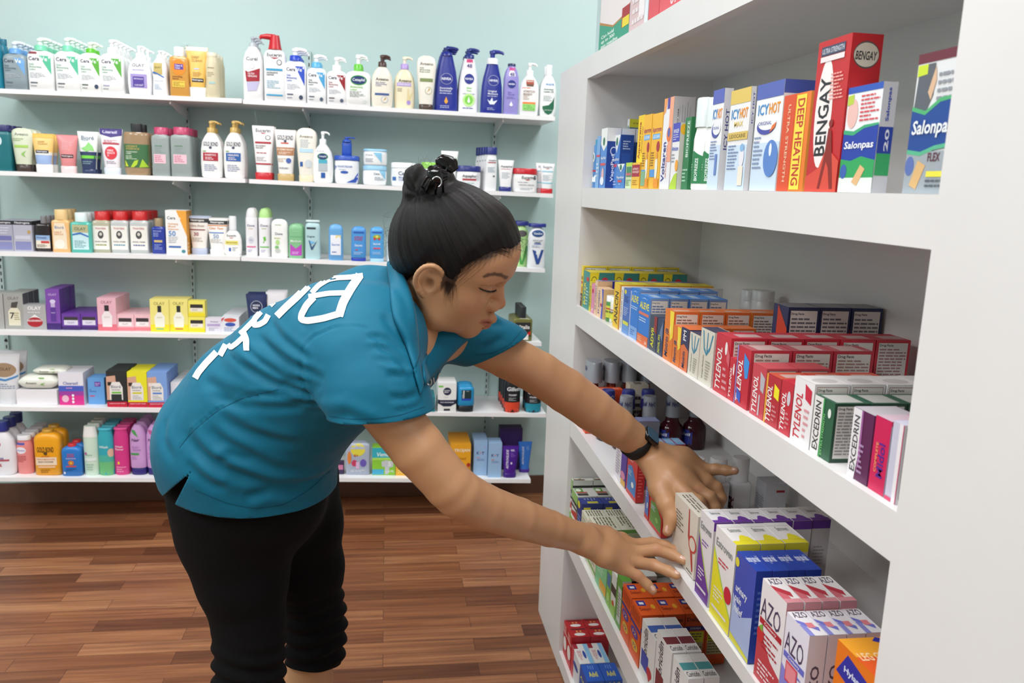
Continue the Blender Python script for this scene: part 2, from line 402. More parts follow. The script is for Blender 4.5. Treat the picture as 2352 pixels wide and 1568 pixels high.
zj = fx(1420, 1521.6); iR['j'] = ext((zj[0], zj[1]), 1306, 1268.5); q = fx(1306, 1268.5); iL['j'] = (iL['j'][0], iR['j'][1]+(q[1]-iR['j'][1])*(iL['j'][0]-YR)/(q[0]-YR))
KZ = fx(1294, 1521.6)[1]
iL['k'] = (2.105, KZ); iR['k'] = (YR, fx(1307, 1568)[1] if abs(fx(1307, 1568)[1]-KZ) < .02 else KZ)
print('bookcase', {k: (np.round(iL[k], 3), np.round(iR[k], 3)) for k in iL}, 'tR', tR, 'oT', oT)
mb = MB(); TH = .02
YE = .30                       # near end of the case
def slab(pa, pb, pc, pd, x0=BX, x1=None):   # polygon in the face plane (Y,Z) pushed to X depth
    x1 = x1 if x1 is not None else BX+BD
    P = [pa, pb, pc, pd]
    vs = [(x0, p[0], p[1]) for p in P]+[(x1, p[0], p[1]) for p in P]
    mb.add(vs, [(0,1,2,3), (7,6,5,4)]+[(i, i+4, (i+1) % 4+4, (i+1) % 4) for i in range(4)], WHITE)
oYt, oYb = oT[0], oB[0]
# far stile block (solid boxed end), near stile block
def zl(k): return iL[k]
slab((oYt, oT[1]), (iL['a'][0], oT[1]+(tR[1]-oT[1])*(oT[0]-iL['a'][0])/(oT[0]-YR)), (iL['k'][0], 0), (oYb, 0))
def top_z(Y): return oT[1]+(tR[1]-oT[1])*(oT[0]-Y)/(oT[0]-YR)
slab((.7, top_z(.7)), (YE, top_z(YE)), (YE, 0), (.7, 0))
# top board + fascia, shelves
G = .012
def shelf(kt, kb, ztl=None):
    a, b = iL[kt], iR[kt]; c, d = iL[kb], iR[kb]
    e = 0.0
    slab((a[0]+e, a[1]), (YR-.012, b[1]), (YR-.012, d[1]), (c[0]+e, c[1]), BX+.00002, BX+TH)
    slab((a[0]+e, a[1]), (YR, b[1]), (YR, d[1]+G), (c[0]+e, c[1]+G), BX+TH, BX+BD)
slab((iL['a'][0], top_z(iL['a'][0])), (YR, top_z(YR)), iR['a'], iL['a'], BX, BX+TH)
slab((iL['a'][0], top_z(iL['a'][0])), (YR, top_z(YR)), (YR, iR['a'][1]+G), (iL['a'][0], iL['a'][1]+G), BX+TH, BX+BD)
for kt, kb in (('b', 'c'), ('d', 'e'), ('f', 'g'), ('h', 'j')): shelf(kt, kb)
slab(iL['k'], iR['k'], (YR, KZ-.045), (iL['k'][0], KZ-.045), BX+.0, BX+BD)
# back panel
vs = BX+BD
mb.add([(vs,YE,0),(vs,oYt,0),(vs,oYt,oT[1]),(vs,YE,top_z(YE)),(vs+.015,YE,0),(vs+.015,oYt,0),(vs+.015,oYt,oT[1]),(vs+.015,YE,top_z(YE))],[(3,2,1,0),(4,5,6,7),(0,1,5,4),(1,2,6,5),(2,3,7,6),(3,0,4,7)],WHITE)
o = mb.build('bookcase'); o['label'] = 'large white painted bookcase full of medicine boxes beside the person'; o['category'] = 'bookcase'
def sz(k, Y):          # height of shelf surface k at depth Y
    a, b = iL[k], iR[k]; return a[1]+(b[1]-a[1])*(a[0]-Y)/(a[0]-YR)

# ------------------------------------------------------------------ ceiling lamps
EM = bpy.data.materials.new('lamp_diffuser'); EM.use_nodes = True
b = EM.node_tree.nodes['Principled BSDF']; b.inputs['Base Color'].default_value = (.9, .9, .9, 1); b.inputs['Emission Color'].default_value = (1, .98, .95, 1); b.inputs['Emission Strength'].default_value = 1.0
def troffer(x, y, w, l, p, lab):
    mb = MB(); mb.box((x-w/2-.03, y-l/2-.03, 2.735), (x+w/2+.03, y+l/2+.03, 2.75), M('f4f4f4', 'plastic'))
    t = mb.build('ceiling_light'); t['label'] = lab; t['category'] = 'ceiling light'
    mb = MB(); mb.box((x-w/2, y-l/2, 2.73), (x+w/2, y+l/2, 2.7365), EM); mb.build('diffuser', t)
    ld = bpy.data.lights.new('ceiling_lamp', 'AREA'); ld.shape = 'RECTANGLE'; ld.size = w; ld.size_y = l; ld.energy = p; ld.color = (.97, .985, 1)
    lo = bpy.data.objects.new('ceiling_lamp', ld); COL.objects.link(lo); lo.location = (x, y, 2.72)
LP = [(1.1, 2.3, .6, 1.2, 23), (-.9, 2.1, .6, 1.2, 25), (.1, .6, .6, 1.2, 22), (-1.5, -.2, .6, 1.2, 40), (1.2, -1.2, .6, 1.2, 26), (-2.5, 1.0, .6, 1.2, 34)]  # last panel is an added fill lamp that brightens the bookcase face and interior
for i, (x, y, w, l, p) in enumerate(LP):
    troffer(x, y, w, l, p, 'white ceiling light panel ' + ['over the bookcase end by the mint wall', 'over the mint wall shelves', 'over the aisle beside the bookcase', 'behind the camera over the far aisle', 'behind the camera over the bookcase', 'added as fill light by the far side wall'][i])
w = bpy.data.worlds.new('room_air'); SC.world = w; w.use_nodes = True
w.node_tree.nodes['Background'].inputs[0].default_value = (.9, .95, 1, 1); w.node_tree.nodes['Background'].inputs[1].default_value = .15
SC.view_settings.view_transform = 'Standard'; SC.view_settings.look = 'None'; SC.view_settings.gamma = 1; SC.view_settings.use_curve_mapping = False
SC.view_settings.exposure = 0.02
SC.cycles.use_denoising = True
SC.cycles.max_bounces = 8; SC.cycles.transparent_max_bounces = 8
# ------------------------------------------------------------------ goods on the wall shelves
def wall_item(name, cat, label, shelf, x0, x1, yt, yb, kind, col, items=(), cap=None, D=.05, n=1, lean=(0, 0), side=(), top=(), mk='plastic', back=0.0, hs=0.0, gap=.003, rows=None, W=None):
    """x0..yb: where the thing stands in the photograph; cap ytop given in photo rows, n: how many stand behind one another"""
    xm = (x0+x1)/2; Y = SHY+.01
    for _ in range(3):
        X = onY(xm, yb, Y)[0]; z = board_z(shelf, X); Y = onZ(xm, yb, z)[1] if abs(z-EYE) > .05 else SHY+.012; Y = min(max(Y, SHY+.004), SHY+.05)
    Y += back
    ym = (yt+yb)/2; W = W or onY(x1, ym, Y)[0]-onY(x0, ym, Y)[0]
    X = onY(xm, ym, Y)[0]; H = solveZ(yt, X, Y)-z-.0003
    D = min(D, (WY-.016-Y)/max(1, n)-.001) if n > 1 else min(D, WY-.018-Y)
    lift = 0
    if cap and cap[0] == 'foot':
        hc = solveZ(cap[1], X, Y)-z; lift = hc
        root = make_body(name, kind, W, H-hc, D, col, items, side, top, mk)
        add_cap(root, ('foot', hc, SHAPES[kind][0][1]*cap[2])+tuple(cap[3:]), W, H-hc, D)
        root.children[0].location.z = -hc
    else:
        root = make_body(name, kind, W, H, D, col, items, side, top, mk)
        if cap:
            hc = solveZ(cap[1], X, Y+D/2)-z-H
            add_cap(root, (cap[0], max(hc, .006))+tuple(cap[2:]), W, H, D)
    root.location = (X, Y+D/2, z+lift+hs+.0002); root['category'] = cat
    row(root, label, n, (0, D+gap, 0), group=rows)
    return root
WI = wall_item
INK, GR = '3a3d4a', '8a8f98'
def cera(tri, c2='5a6270', sub='7fae98'):
    return [('p', [(.5,.86),(.93,.86),(.93,.4)], tri), ('t','Cera',.3,.78,.42,None,'4a4f63'), ('t','Ve',.68,.78,.26,None,'f4f8fa'),
            ('t','Daily\nMoisturizing\nLotion',.34,.58,.46,.17,sub), ('l',.12,.3,.72,.44,4,'b5bcc4'), ('r',.12,.17,.4,.2,c2), ('l',.12,.08,.4,.13,1,GR)]
pump = lambda y, w, c, c2=None, mk='plastic': ('pump', y, w, c, c2 or 'f6f7f8', mk)
B_, T_ = 'bottle', 'tube'
# ---- top tier, board farther from the bookcase
WI('tall_bottle','bottle','tall teal bottle at the far end of the top tier','s1L',-20,3,96,201,'waist','1c7f98',[],('cap',85,.6,'1a6f88'),.045,2)
WI('white_bottle','bottle','plain white bottle half hidden beside the grey pump bottle, top tier','s1L',-38,-21,135,203,'rect','eef0f0',[],None,.04,1)
WI('pump_bottle','bottle','translucent grey pump bottle with blue collar and blue triangle','s1L',5,60,121,202,'rect','8d9da4',cera('6fa8dc','5f6b78','5d6a74'),pump(97,.52,'6aa3dd','d5e2ea'),.042,5)
WI('pump_bottle','bottle','white cleanser pump bottle with mint triangle and dark red tag','s1L',61,121,114,204.5,'rect','f3f4f3',cera('55bf98')+[('r',.08,.9,.42,.95,'8c3040')],pump(89,.5,'7ad3ae','e2f3ec'),.044,5)
WI('pump_bottle','bottle','white cleanser pump bottle with mint triangle and no tag','s1L',124,183,116,207,'rect','f4f5f4',cera('57c09a'),pump(88,.44,'7ad3ae','e2f3ec'),.044,5)
WI('pump_bottle','bottle','white pump bottle with bright green collar and round dark seal','s1L',181,231,120,210,'rect','f5f6f4',cera('5bb03a','55605c')+[('e',.78,.15,.09,.055,'2f3f5f')],pump(98,.44,'5fbf2e','e7f3e4'),.044,2)
WI('pump_bottle','bottle','white pump bottle with green triangle and all white pump','s1L',229,282,121,211,'rect','f5f6f5',cera('5bb040','a5a5c0'),pump(92,.42,'f2f3f3'),.044,5)
WI('pump_bottle','bottle','round shouldered white pump bottle with purple square print','s1L',289,346,131,215.5,'oval','f4f3f6',[('t','OLAY',.5,.79,.5,None,'6b6472'),('t','BRIGHTENING',.5,.66,.45,None,'7a68b4'),('r',.17,.18,.83,.55,'a99ad2'),('r',.27,.2,.72,.48,'55409c'),('t','RETINOL24',.5,.42,.36,None,'e8e4f6'),('t','CLEANSER',.5,.25,.34,None,'e8e4f6')],pump(106,.3,'f0f0f4'),.05,3)
WI('pump_bottle','bottle','slim white bottle with gold and blue printed band','s1L',347,384,132,216.5,'waist','f4f6f8',[('r',.15,.55,.7,.86,'c9b56c'),('t','OLAY',.42,.74,.42,None,'6e5a2a'),('p',[(.08,.58),(.35,.56),(.78,.47),(.78,.5),(.35,.6),(.08,.63)],'2f6fc0'),('t','Foaming Face Wash',.45,.38,.55,None,'5f7aa8'),('l',.18,.15,.7,.3,4,'9fb0c8')],pump(117,.4,'f3f5f7'),.04,3)
WI('cleanser_bottle','bottle','amber clear bottle with white cap and orange oval label','s1L',389,433,128,217.5,'box','d29a4a',[('e',.5,.72,.36,.2,'f08a1c'),('r',.28,.66,.74,.8,'5a3f9a'),('t','Clean &\nClear',.51,.73,.38,.1,'e8e2f6'),('t','morning\nburst',.42,.46,.5,.09,'7a3c14'),('r',.15,.22,.8,.38,'e8c74a'),('l',.2,.24,.75,.36,4,'8a5f20')],('cap',109,.55,'f2f2ee'),.036,3,mk='gloss')
WI('squeeze_tube','tube','yellow standing tube lettered in gold with white top and base','s1L',425,477,106,219,T_,'eec060',[('r',.0,.9,1,1,'f3efe0'),('t','DEEP\nCLEAN',.5,.7,.46,.14,'a8863a'),('r',.38,.44,.6,.47,'b9c8e8'),('r',.27,.13,.78,.22,'2b2833'),('t','Neutrogena',.52,.175,.46,None,'f2eee6'),('l',.32,.26,.7,.38,4,'b8913c')],('foot',200,1.15,'f6f3ec'),.04,1)
WI('lotion_bottle','bottle','cream beige capped bottle at the board end, row of pale shampoos','s1L',470,501,128,219.5,'spray','d9cfae',[('t','Aveeno',.45,.72,.5,None,'8a7d60'),('l',.2,.5,.7,.62,3,'a79c7c'),('r',.3,.33,.75,.38,'a9cfd0')],('cap',122,.8,'e2d9c2'),.045,3)
# ---- top tier, board nearer the bookcase
WI('pump_bottle','bottle','tall curved white lotion bottle with silver pump and maroon label','s1R',556,603,106,221,'tall','f5f4f4',[('t','Curél',.48,.77,.56,None,'5a5a60'),('e',.5,.63,.11,.05,'b9bcc2'),('e',.5,.63,.09,.04,'f5f4f4'),('p',[(.14,.55),(.3,.52),(.6,.56),(.86,.6),(.84,.36),(.2,.34)],'a61e33'),('p',[(.2,.33),(.84,.35),(.7,.18),(.25,.16)],'c3bede'),('t','ULTRA\nHEALING',.5,.47,.44,.08,'f5e8ea')],('pump',85,.38,'b9bfc6','aab2ba','plastic'),.05,3)
WI('pump_bottle','bottle','square shouldered white bottle with big red curved pump','s1R',605,656,111,224,'rect','f1f2f3',[('t','Eucerin',.5,.88,.66,None,'4a4a50'),('p',[(.3,.83),(.72,.83),(.5,.8)],'b03040'),('e',.72,.74,.12,.055,'60656c'),('e',.72,.74,.09,.042,'dfe0e2'),('r',.12,.58,.86,.62,'3aa0cc'),('t','INTENSIVE\nREPAIR',.4,.52,.5,.07,'4f555d'),('l',.15,.24,.75,.4,5,'8fb9cc'),('r',.12,.1,.86,.13,'3aa0cc')],('bigpump',82,.62,'c8202c'),.048,1)
WI('pump_bottle','bottle','white lotion bottle with royal blue triangle and blue collar','s1R',653,703,138,230,'rect','f4f5f7',cera('2f55c8','50586a','5068c0')+[('e',.76,.12,.09,.055,'30405c')],pump(112,.56,'2148c2'),.044,3)
WI('pump_bottle','bottle','white lotion bottle with sky blue triangle and blue collar','s1R',704,749,154,235,'rect','f4f6f7',cera('4aa6dc','50586a','4f585f')+[('e',.76,.12,.09,.055,'4d5a72')],pump(127,.54,'5fb4e0'),.042,2)
WI('pump_bottle','bottle','white lotion bottle with maroon triangle and white pump','s1R',750,796,161,239,'rect','f4f4f5',cera('9a1c2c','50404a','a35560')+[('e',.76,.12,.09,.055,'4d5a72')],pump(132,.46,'f3f3f4'),.042,2)
WI('pump_bottle','bottle','wide white lotion bottle with green collar and dark oval label','s1R',794,851,162,242,'rect','f5f6f4',[('e',.52,.73,.33,.145,'4cae3c'),('e',.52,.73,.3,.12,'17306e'),('t','Cetaphil',.52,.73,.5,None,'e8f2f4'),('t','Moisturizing\nLotion',.44,.5,.5,.13,'8fce74'),('l',.16,.24,.78,.42,5,'8c9690'),('e',.76,.12,.07,.05,'cfd5d2')],pump(126,.38,'6ccb45'),.046,2)
WI('pump_bottle','bottle','ivory lotion bottle with dark brown pump','s1R',852,903,151,246,'oval','efe9da',[('t','Aveeno',.5,.68,.58,None,'4a4238'),('t','Skin Relief\nMoisturizing\nLotion',.46,.56,.5,.11,'56659a'),('r',.18,.29,.82,.34,'3b5a98'),('e',.62,.19,.16,.085,'b8bfd0'),('e',.62,.19,.13,.07,'efe9da'),('p',[(.55,.15),(.7,.2),(.66,.25)],'c8a86a')],('pump',127,.38,'4b3430','4b3430','plastic'),.045,2)
WI('pump_bottle','bottle','ivory lotion bottle with lilac collar and cream pump','s1R',904,954,157,250,'oval','ece3c4',[('t','Aveeno',.52,.7,.6,None,'5a5040'),('r',.15,.56,.8,.65,'b5a3d8'),('t','STRESS RELIEF',.48,.605,.56,None,'f2ecfa'),('l',.18,.42,.45,.52,3,'9a8f78'),('p',[(.62,.2),(.66,.5),(.7,.5),(.72,.3),(.9,.45),(.75,.2)],'e2cf9a'),('e',.7,.16,.09,.055,'a78fd0')],('pump',131,.38,'b9a0dc','efe8d2'),.045,1)
WI('squeeze_tube','tube','ivory round topped tube on a dark brown cap, top tier','s1R',957,1002,126,250.5,'rtube','eeeade',[('t','Aveeno',.5,.83,.68,None,'7c7568'),('t','Daily\nMoisturizing\nBody Lotion',.42,.7,.52,.12,'7a8a70'),('r',.17,.46,.83,.53,'7f8f58'),('e',.62,.28,.18,.08,'b9b9a0'),('e',.62,.28,.15,.066,'eeeade'),('p',[(.54,.24),(.7,.3),(.66,.35)],'c8a860')],('foot',239,1.0,'4a3830'),.042,1)
nv=lambda t,c='f2f4fa': [('e',.5,.58,.27,.105,'1c2c8c'),('e',.5,.58,.25,.098,'16257c'),('t','NIVEA',.5,.58,.4,None,'f4f6fc')]+t
WI('lotion_bottle','bottle','dark blue lotion bottle with golden drop print','s1R',998,1053,126,255.5,'flare','23308f',nv([('e',.5,.58,.25,.098,'e0e4f2'),('e',.5,.58,.24,.094,'1d2a88'),('t','NIVEA',.5,.58,.4,None,'f4f6fc'),('t','Essentially\nEnriched',.5,.39,.54,.08,'dfe3f4'),('l',.22,.3,.8,.34,1,'a9b3dc'),('p',[(.5,.26),(.58,.17),(.5,.13),(.42,.17)],'f0a83a'),('l',.25,.05,.75,.11,2,'a9b3dc')]),('pump',110,.5,'1f2c8a','1b2778'),.05,3)
WI('lotion_bottle','bottle','white lotion bottle with blue pump and round lime print','s1R',1054,1101,133,258.5,'flare','f6f7f8',[('r',.33,.8,.68,.95,'f3e6ee'),('r',.36,.92,.66,.98,'d0407c'),('t','48',.5,.86,.26,None,'35407c'),('e',.5,.62,.24,.095,'1c2c8c'),('t','NIVEA',.5,.62,.38,None,'f4f6fc'),('t','Aloe\nVera',.5,.43,.26,.09,'8ed070'),('l',.2,.33,.8,.36,1,'a0a8b0'),('e',.5,.23,.3,.12,'c2ea9a'),('e',.5,.23,.2,.085,'7ed04c'),('p',[(.5,.3),(.57,.2),(.5,.17),(.43,.2)],'eef6ea'),('l',.2,.06,.8,.1,1,'50589c')],('pump',113,.5,'1f2c7c','20307c'),.05,2)
WI('lotion_bottle','bottle','blue lotion bottle with white collar and milk splash print','s1R',1106,1156,145,260.5,'flare','222f90',[('e',.55,.66,.25,.105,'d8def0'),('e',.55,.66,.24,.1,'1a2a8a'),('t','NIVEA',.55,.66,.38,None,'f4f6fc'),('t','Original\nMoisture',.53,.42,.46,.09,'e6e9f6'),('l',.28,.33,.8,.36,1,'b9c2e2'),('p',[(.28,.28),(.4,.24),(.5,.32),(.55,.24),(.75,.27),(.6,.18),(.4,.18)],'e6ecf8'),('l',.28,.06,.75,.12,2,'a9b3dc')],('pump',117,.52,'f2f3f6','223088'),.05,1)
WI('lotion_bottle','bottle','slim lavender lotion bottle between blue and white ones','s1R',1157,1193,150,263,'tall','9a92d4',[('r',.3,.78,.72,.94,'f0e8f2'),('r',.33,.9,.7,.96,'c0408c'),('t','48',.51,.82,.3,None,'343c80'),('e',.5,.62,.26,.08,'1d2c8a'),('t','NIVEA',.5,.62,.42,None,'f4f6fc'),('t','Shea\nNourish',.48,.43,.42,.07,'6860b4'),('l',.2,.32,.8,.37,2,'7c74c0'),('p',[(.5,.27),(.62,.19),(.5,.16),(.38,.19)],'f4eefa')],('cap',147,.5,'23305f'),.04,1)
WI('pump_bottle','bottle','white stretch mark lotion bottle with green and orange base print','s1R',1194,1240,172,265,'oval','f4f3f2',[('r',.3,.76,.7,.88,'a84a34'),('t',"Palmer's",.5,.85,.36,None,'f6e8dc'),('r',.33,.72,.67,.77,'6a4a3a'),('l',.12,.66,.85,.7,1,'e06838'),('t','STRETCH\nMARKS',.46,.56,.56,.12,'9c8078'),('l',.18,.38,.5,.5,4,'c0a898'),('r',.16,.28,.8,.33,'f08a4a'),('r',.16,.12,.8,.28,'9ae07c'),('l',.22,.14,.76,.26,3,'5fa84e')],('pump',145,.36,'f4f3f2'),.045,1)
WI('lotion_bottle','bottle','white lotion bottle with dark green curved base print at the board end','s1R',1242,1280,171,266.5,'oval','f4f6f6',[('t','MAJOR',.55,.76,.5,None,'5a90cc'),('t','Ammonium\nLactate 12%',.48,.62,.6,.1,'4c6a60'),('l',.18,.36,.75,.5,4,'a6b0ac'),('p',[(.14,.24),(.5,.27),(.72,.36),(.83,.48),(.83,.2),(.7,.08),(.5,.04),(.3,.08),(.15,.18)],'236a4a'),('t','NET WT 8 OZ',.5,.15,.45,None,'e6f0ea')],('taper',150,.4,'f5f6f6'),.042,2)
# ---- second tier
WI('shampoo_bottle','bottle','dark teal bottle with navy top at the second tier end','s2L',-12,24,300,389,'box','1d6f78',[('e',.25,.75,.24,.12,'cfe4ec'),('t','C',.25,.75,.2,None,'2a3c8c')],('lid',287,.96,'2a2c66'),.04,3)
WI('squeeze_tube','tube','pale green round topped tube on dark brown cap','s2L',22,73,293,390,'rtube','d5dbc2',[('t','Aveeno',.5,.83,.62,None,'7e8474'),('t','positively\nradiant',.36,.68,.48,.08,'8fae6a'),('r',.18,.46,.8,.53,'a5cf5c'),('p',[(.5,.3),(.7,.38),(.6,.28),(.68,.2),(.5,.25)],'8abf5a')],('foot',377,1.0,'3f302a'),.042,3)
WI('squeeze_tube','tube','small yellow and blue scrub tube with white base','s2L',69,123,306,392,T_,'f0c878',[('r',0,.86,1,1,'eebb52'),('t','DEEP\nCLEAN',.5,.7,.4,.12,'b09048'),('r',0,0,1,.3,'9fb8e2'),('r',0,.3,1,.4,'e3e3dc'),('r',.2,.36,.75,.46,'2b2a3c'),('t','Neutrogena',.47,.41,.44,None,'eef0f6')],('foot',377,1.1,'f0efea'),.04,2)
WI('squeeze_tube','tube','coral pink tube with a small dark name band','s2L',127,177,309,395,T_,'dd8a8c',[('l',.25,.5,.75,.78,6,'eab0b0'),('r',.22,.26,.78,.37,'3a2630'),('t','Neutrogena',.5,.315,.5,None,'f2dcdc')],('foot',381,1.1,'ecd2d2'),.04,1)
WI('squeeze_tube','tube','white tube with navy lower half and green swirl','s2L',175,224,301,396,T_,'e8ece8',[('t','Bioré',.5,.83,.6,None,'6f7f98'),('l',.25,.74,.75,.78,1,'9fb0c0'),('r',0,0,1,.46,'27355c'),('p',[(.2,.55),(.4,.6),(.55,.72),(.75,.6),(.8,.48),(.6,.5),(.45,.46),(.3,.5)],'8fd47a'),('r',.15,.28,.85,.36,'74cf3c'),('l',.25,.12,.75,.22,2,'7fa0a8')],('foot',388,1.05,'27355c'),.04,2)
WI('squeeze_tube','tube','white tube with purple top, red circle and lettering','s2L',226,280,295,398,T_,'eee9ee',[('p',[(0,1),(1,1),(1,.84),(.5,.78),(0,.86)],'40307e'),('t','Clearasil',.45,.92,.62,None,'ded8f0'),('l',.2,.64,.82,.72,3,'c86878'),('r',.15,.6,.85,.64,'b83848'),('e',.5,.38,.26,.17,'d83040'),('t','VISIBLE\nRESULTS\n12',.5,.38,.34,.18,'fce8ea'),('l',.3,.1,.75,.18,2,'9a94a8')],('foot',385,1.1,'d5dce6'),.04,1)
WI('lotion_bottle','bottle','chunky amber bottle with dark green leaf label and black cap','s2L',280,342,303,401,'jar','a4896a',[('r',.02,.18,.98,.72,'3f6f46'),('t','DESERT\nESSENCE',.4,.64,.5,.1,'c0a860'),('t','THOROUGHLY\nCLEAN',.36,.52,.44,.07,'e0ead8'),('l',.12,.36,.55,.46,3,'c8dcc0'),('p',[(.02,.2),(.1,.34),(.22,.2)],'d2e034'),('p',[(.3,.18),(.45,.33),(.6,.36),(.55,.25),(.42,.18)],'b8d63c'),('p',[(.62,.18),(.75,.38),(.95,.2)],'a8cf34')],('lid',284,.42,'26282c'),.055,2,mk='gloss')
for x0,x1,lb in ((347,389,'closer to the amber bottle'),(391,438,'closer to the gold pumps')):
    WI('micellar_bottle','bottle','clear water bottle with pink cap, '+lb,'s2L',x0,x1,308,402.5,'box','c6d2d0',[('t','GARNIER',.42,.72,.4,None,'5a8f68'),('r',.15,.3,.8,.52,'ecc6d2'),('l',.2,.33,.75,.5,4,'c0607c'),('l',.25,.56,.7,.7,4,'a0b0ae')],('cap',293,.8,'c24a70'),.06,3,mk='clear')
for x0,x1,c,lb,wd in ((458,509,'b0283c','maroon','DIABETICS'),(511,561,'2c62a8','blue','HEALING')):
    WI('pump_bottle','bottle','white lotion bottle with gold pump and %s label block'%lb,'s2L',x0,x1,303,407.5,'oval','f3f2f0',[('t','GOLD BOND',.5,.74,.66,.1,'33384c'),('e',.5,.66,.07,.03,'40465c'),('r',.15,.57,.3,.59,'6a9a4a'),('r',.15,.37,.83,.55,c),('t',wd,.49,.5,.5,None,'f2e8ea'),('l',.25,.39,.75,.46,2,'f0dfe2'),('l',.2,.14,.8,.3,4,'9aa2c0')],('pump',278,.38,'c9a760','c9a760','foil'),.05,2)
WI('squeeze_tube','tube','white tube on red cap with two red stripes, second tier','s2R',578,629,288,409.5,T_,'f4f2f2',[('t','Eucerin',.5,.9,.66,None,'5c5a5e'),('p',[(.35,.85),(.65,.85),(.5,.825)],'b03040'),('e',.72,.75,.12,.05,'55585e'),('e',.72,.75,.09,.038,'f0eff0'),('r',.14,.62,.86,.66,'b02838'),('t','ECZEMA\nRELIEF',.4,.55,.46,.08,'8a8688'),('l',.2,.4,.8,.44,1,'b02838'),('l',.2,.24,.7,.34,3,'a8a5a8'),('r',.14,.17,.86,.2,'b02838')],('foot',396,1.15,'c3242e'),.04,2)
WI('squeeze_tube','tube','white tube on gold cap with brown band','s2R',630,679,297,412,T_,'f1efec',[('t','GOLD BOND',.5,.82,.74,.11,'373c50'),('e',.5,.74,.07,.03,'404660'),('r',.3,.68,.66,.71,'cf5a44'),('r',.05,.42,.95,.6,'bb8560'),('t','ECZEMA RELIEF',.5,.55,.74,None,'f6e6d6'),('l',.2,.44,.8,.5,2,'f0dcc8'),('l',.15,.26,.6,.36,3,'c8b090'),('e',.66,.3,.12,.06,'4a64ac'),('l',.2,.1,.7,.16,1,'a0a0a8')],('foot',399,1.15,'c4a870'),.04,2)
WI('squeeze_tube','tube','ivory round topped tube with pale blue stripe','s2R',679,726,293,415,'rtube','eeeade',[('t','Aveeno',.5,.82,.66,None,'8a857a'),('l',.22,.58,.75,.76,6,'aebcc8'),('r',.18,.48,.84,.56,'bcdcf0'),('e',.62,.24,.18,.09,'cfd5da'),('r',.2,.18,.34,.28,'2f5ca4')],('foot',402,1.05,'e4d8ba'),.042,2)
WI('pump_bottle','bottle','small white pump bottle with oval badge and grey block','s2R',717,765,331,416.5,'oval','f3f5f5',[('l',.2,.8,.8,.84,1,'9aa2a4'),('e',.5,.68,.26,.09,'3d9a50'),('e',.5,.68,.23,.075,'14306e'),('t','Cetaphil',.5,.68,.36,None,'e6f2f2'),('r',.3,.5,.72,.6,'50b0c8'),('r',.3,.3,.72,.5,'b8c2c8'),('r',.42,.12,.62,.26,'2a5cac')],('pump',302,.34,'f0f3f3'),.045,1)
WI('cream_jar','jar','white cream tub with blue lid and blue pump','s2R',767,824,367,421.5,'jar','eef1f4',[('t','VANICREAM',.42,.72,.62,None,'7f8fc8'),('e',.42,.48,.16,.06,'2b5ab0'),('l',.2,.56,.66,.62,1,'9fb0d0'),('p',[(.5,.05),(.8,.2),(.97,.5),(.97,.05)],'2a50b0'),('p',[(.02,.55),(.1,.7),(.02,.8)],'2a50b0')],('lid',358,1.02,'2c55b8'),.075,2)
WI('cream_pump','dispenser','blue plastic pump standing on the lid of the blue lidded tub','s2R',785,808,357,421.5,'cyl','2c55b8',[],('pump',337,.9,'2c55b8','2c55b8'),.02,1,hs=0)
WI('cream_jar','jar','lower of two stacked white tubs with light blue lids','s2R',833,888,390,426,'jar','f2f5f6',[('t','Cera',.58,.75,.24,None,'4f6080'),('t','Ve',.8,.75,.15,None,'eef6fa'),('p',[(.68,.95),(.95,.95),(.95,.35)],'8cc8e8'),('l',.5,.3,.9,.55,3,'8f9aa8')],('lid',381,1.0,'96c8e6'),.07,1)
J=WI('cream_jar','jar','upper of two stacked white tubs with light blue lids','s2R',834,889,347,380.5,'jar','f2f5f6',[('t','Cera',.25,.72,.28,None,'4f6080'),('t','Ve',.52,.72,.2,None,'eef6fa'),('p',[(.42,.9),(.78,.9),(.78,.2)],'8cc8e8'),('l',.1,.22,.42,.5,3,'8f9aa8')],('lid',337,1.0,'96c8e6'),.07,1)
WI('cream_jar','jar','white tub with white lid partly hidden by the hair bun','s2R',898,956,385,428,'jar','eff3f6',[('t','Cera',.5,.7,.42,None,'4f6080'),('t','Moisturizing\nCream',.55,.42,.5,.22,'5f80c0'),('r',.06,.3,.2,.5,'3a6cb0')],('lid',374,1.0,'f2f5f7'),.08,1)
WI('cream_jar','jar','white tub with lime green lid behind the hair clip','s2R',968,1008,386,430,'jar','eef2ea',[],('lid',373,1.0,'98d85c'),.07,1)
WI('squeeze_tube','tube','white tube with dark oval badge behind the hair clip','s2R',1013,1053,346,433,T_,'f2f4f3',[('l',.2,.83,.6,.87,1,'c07080'),('e',.6,.7,.34,.12,'4aa84c'),('e',.6,.7,.3,.1,'17306e'),('t','Cetaphil',.6,.7,.46,None,'e6f2f2'),('l',.3,.4,.8,.55,4,'9ab8c0')],('foot',420,1.1,'f0f2f2'),.04,1)
WI('ointment_jar','jar','white ointment tub with navy blue lid','s2R',1047,1106,393,432,'jar','f3f4f5',[('t','Aquaphor',.55,.72,.6,None,'33353e'),('r',.26,.5,.8,.6,'b04048'),('e',.88,.72,.09,.2,'d3d5d8'),('l',.25,.15,.8,.4,3,'9ac0c8')],('lid',381,1.0,'25307a'),.08,1)
WI('spray_bottle','bottle','white spray bottle with ribbed navy cap','s2R',1115,1142,354,438.5,'spray','f1f2f4',[('t','Aquaphor',.6,.83,.7,None,'44464e'),('r',.2,.76,.9,.79,'b86068'),('l',.2,.5,.8,.65,4,'8fa8b8'),('r',.65,.38,.8,.42,'38405c')],('cap',338,.95,'27327c'),.03,1)
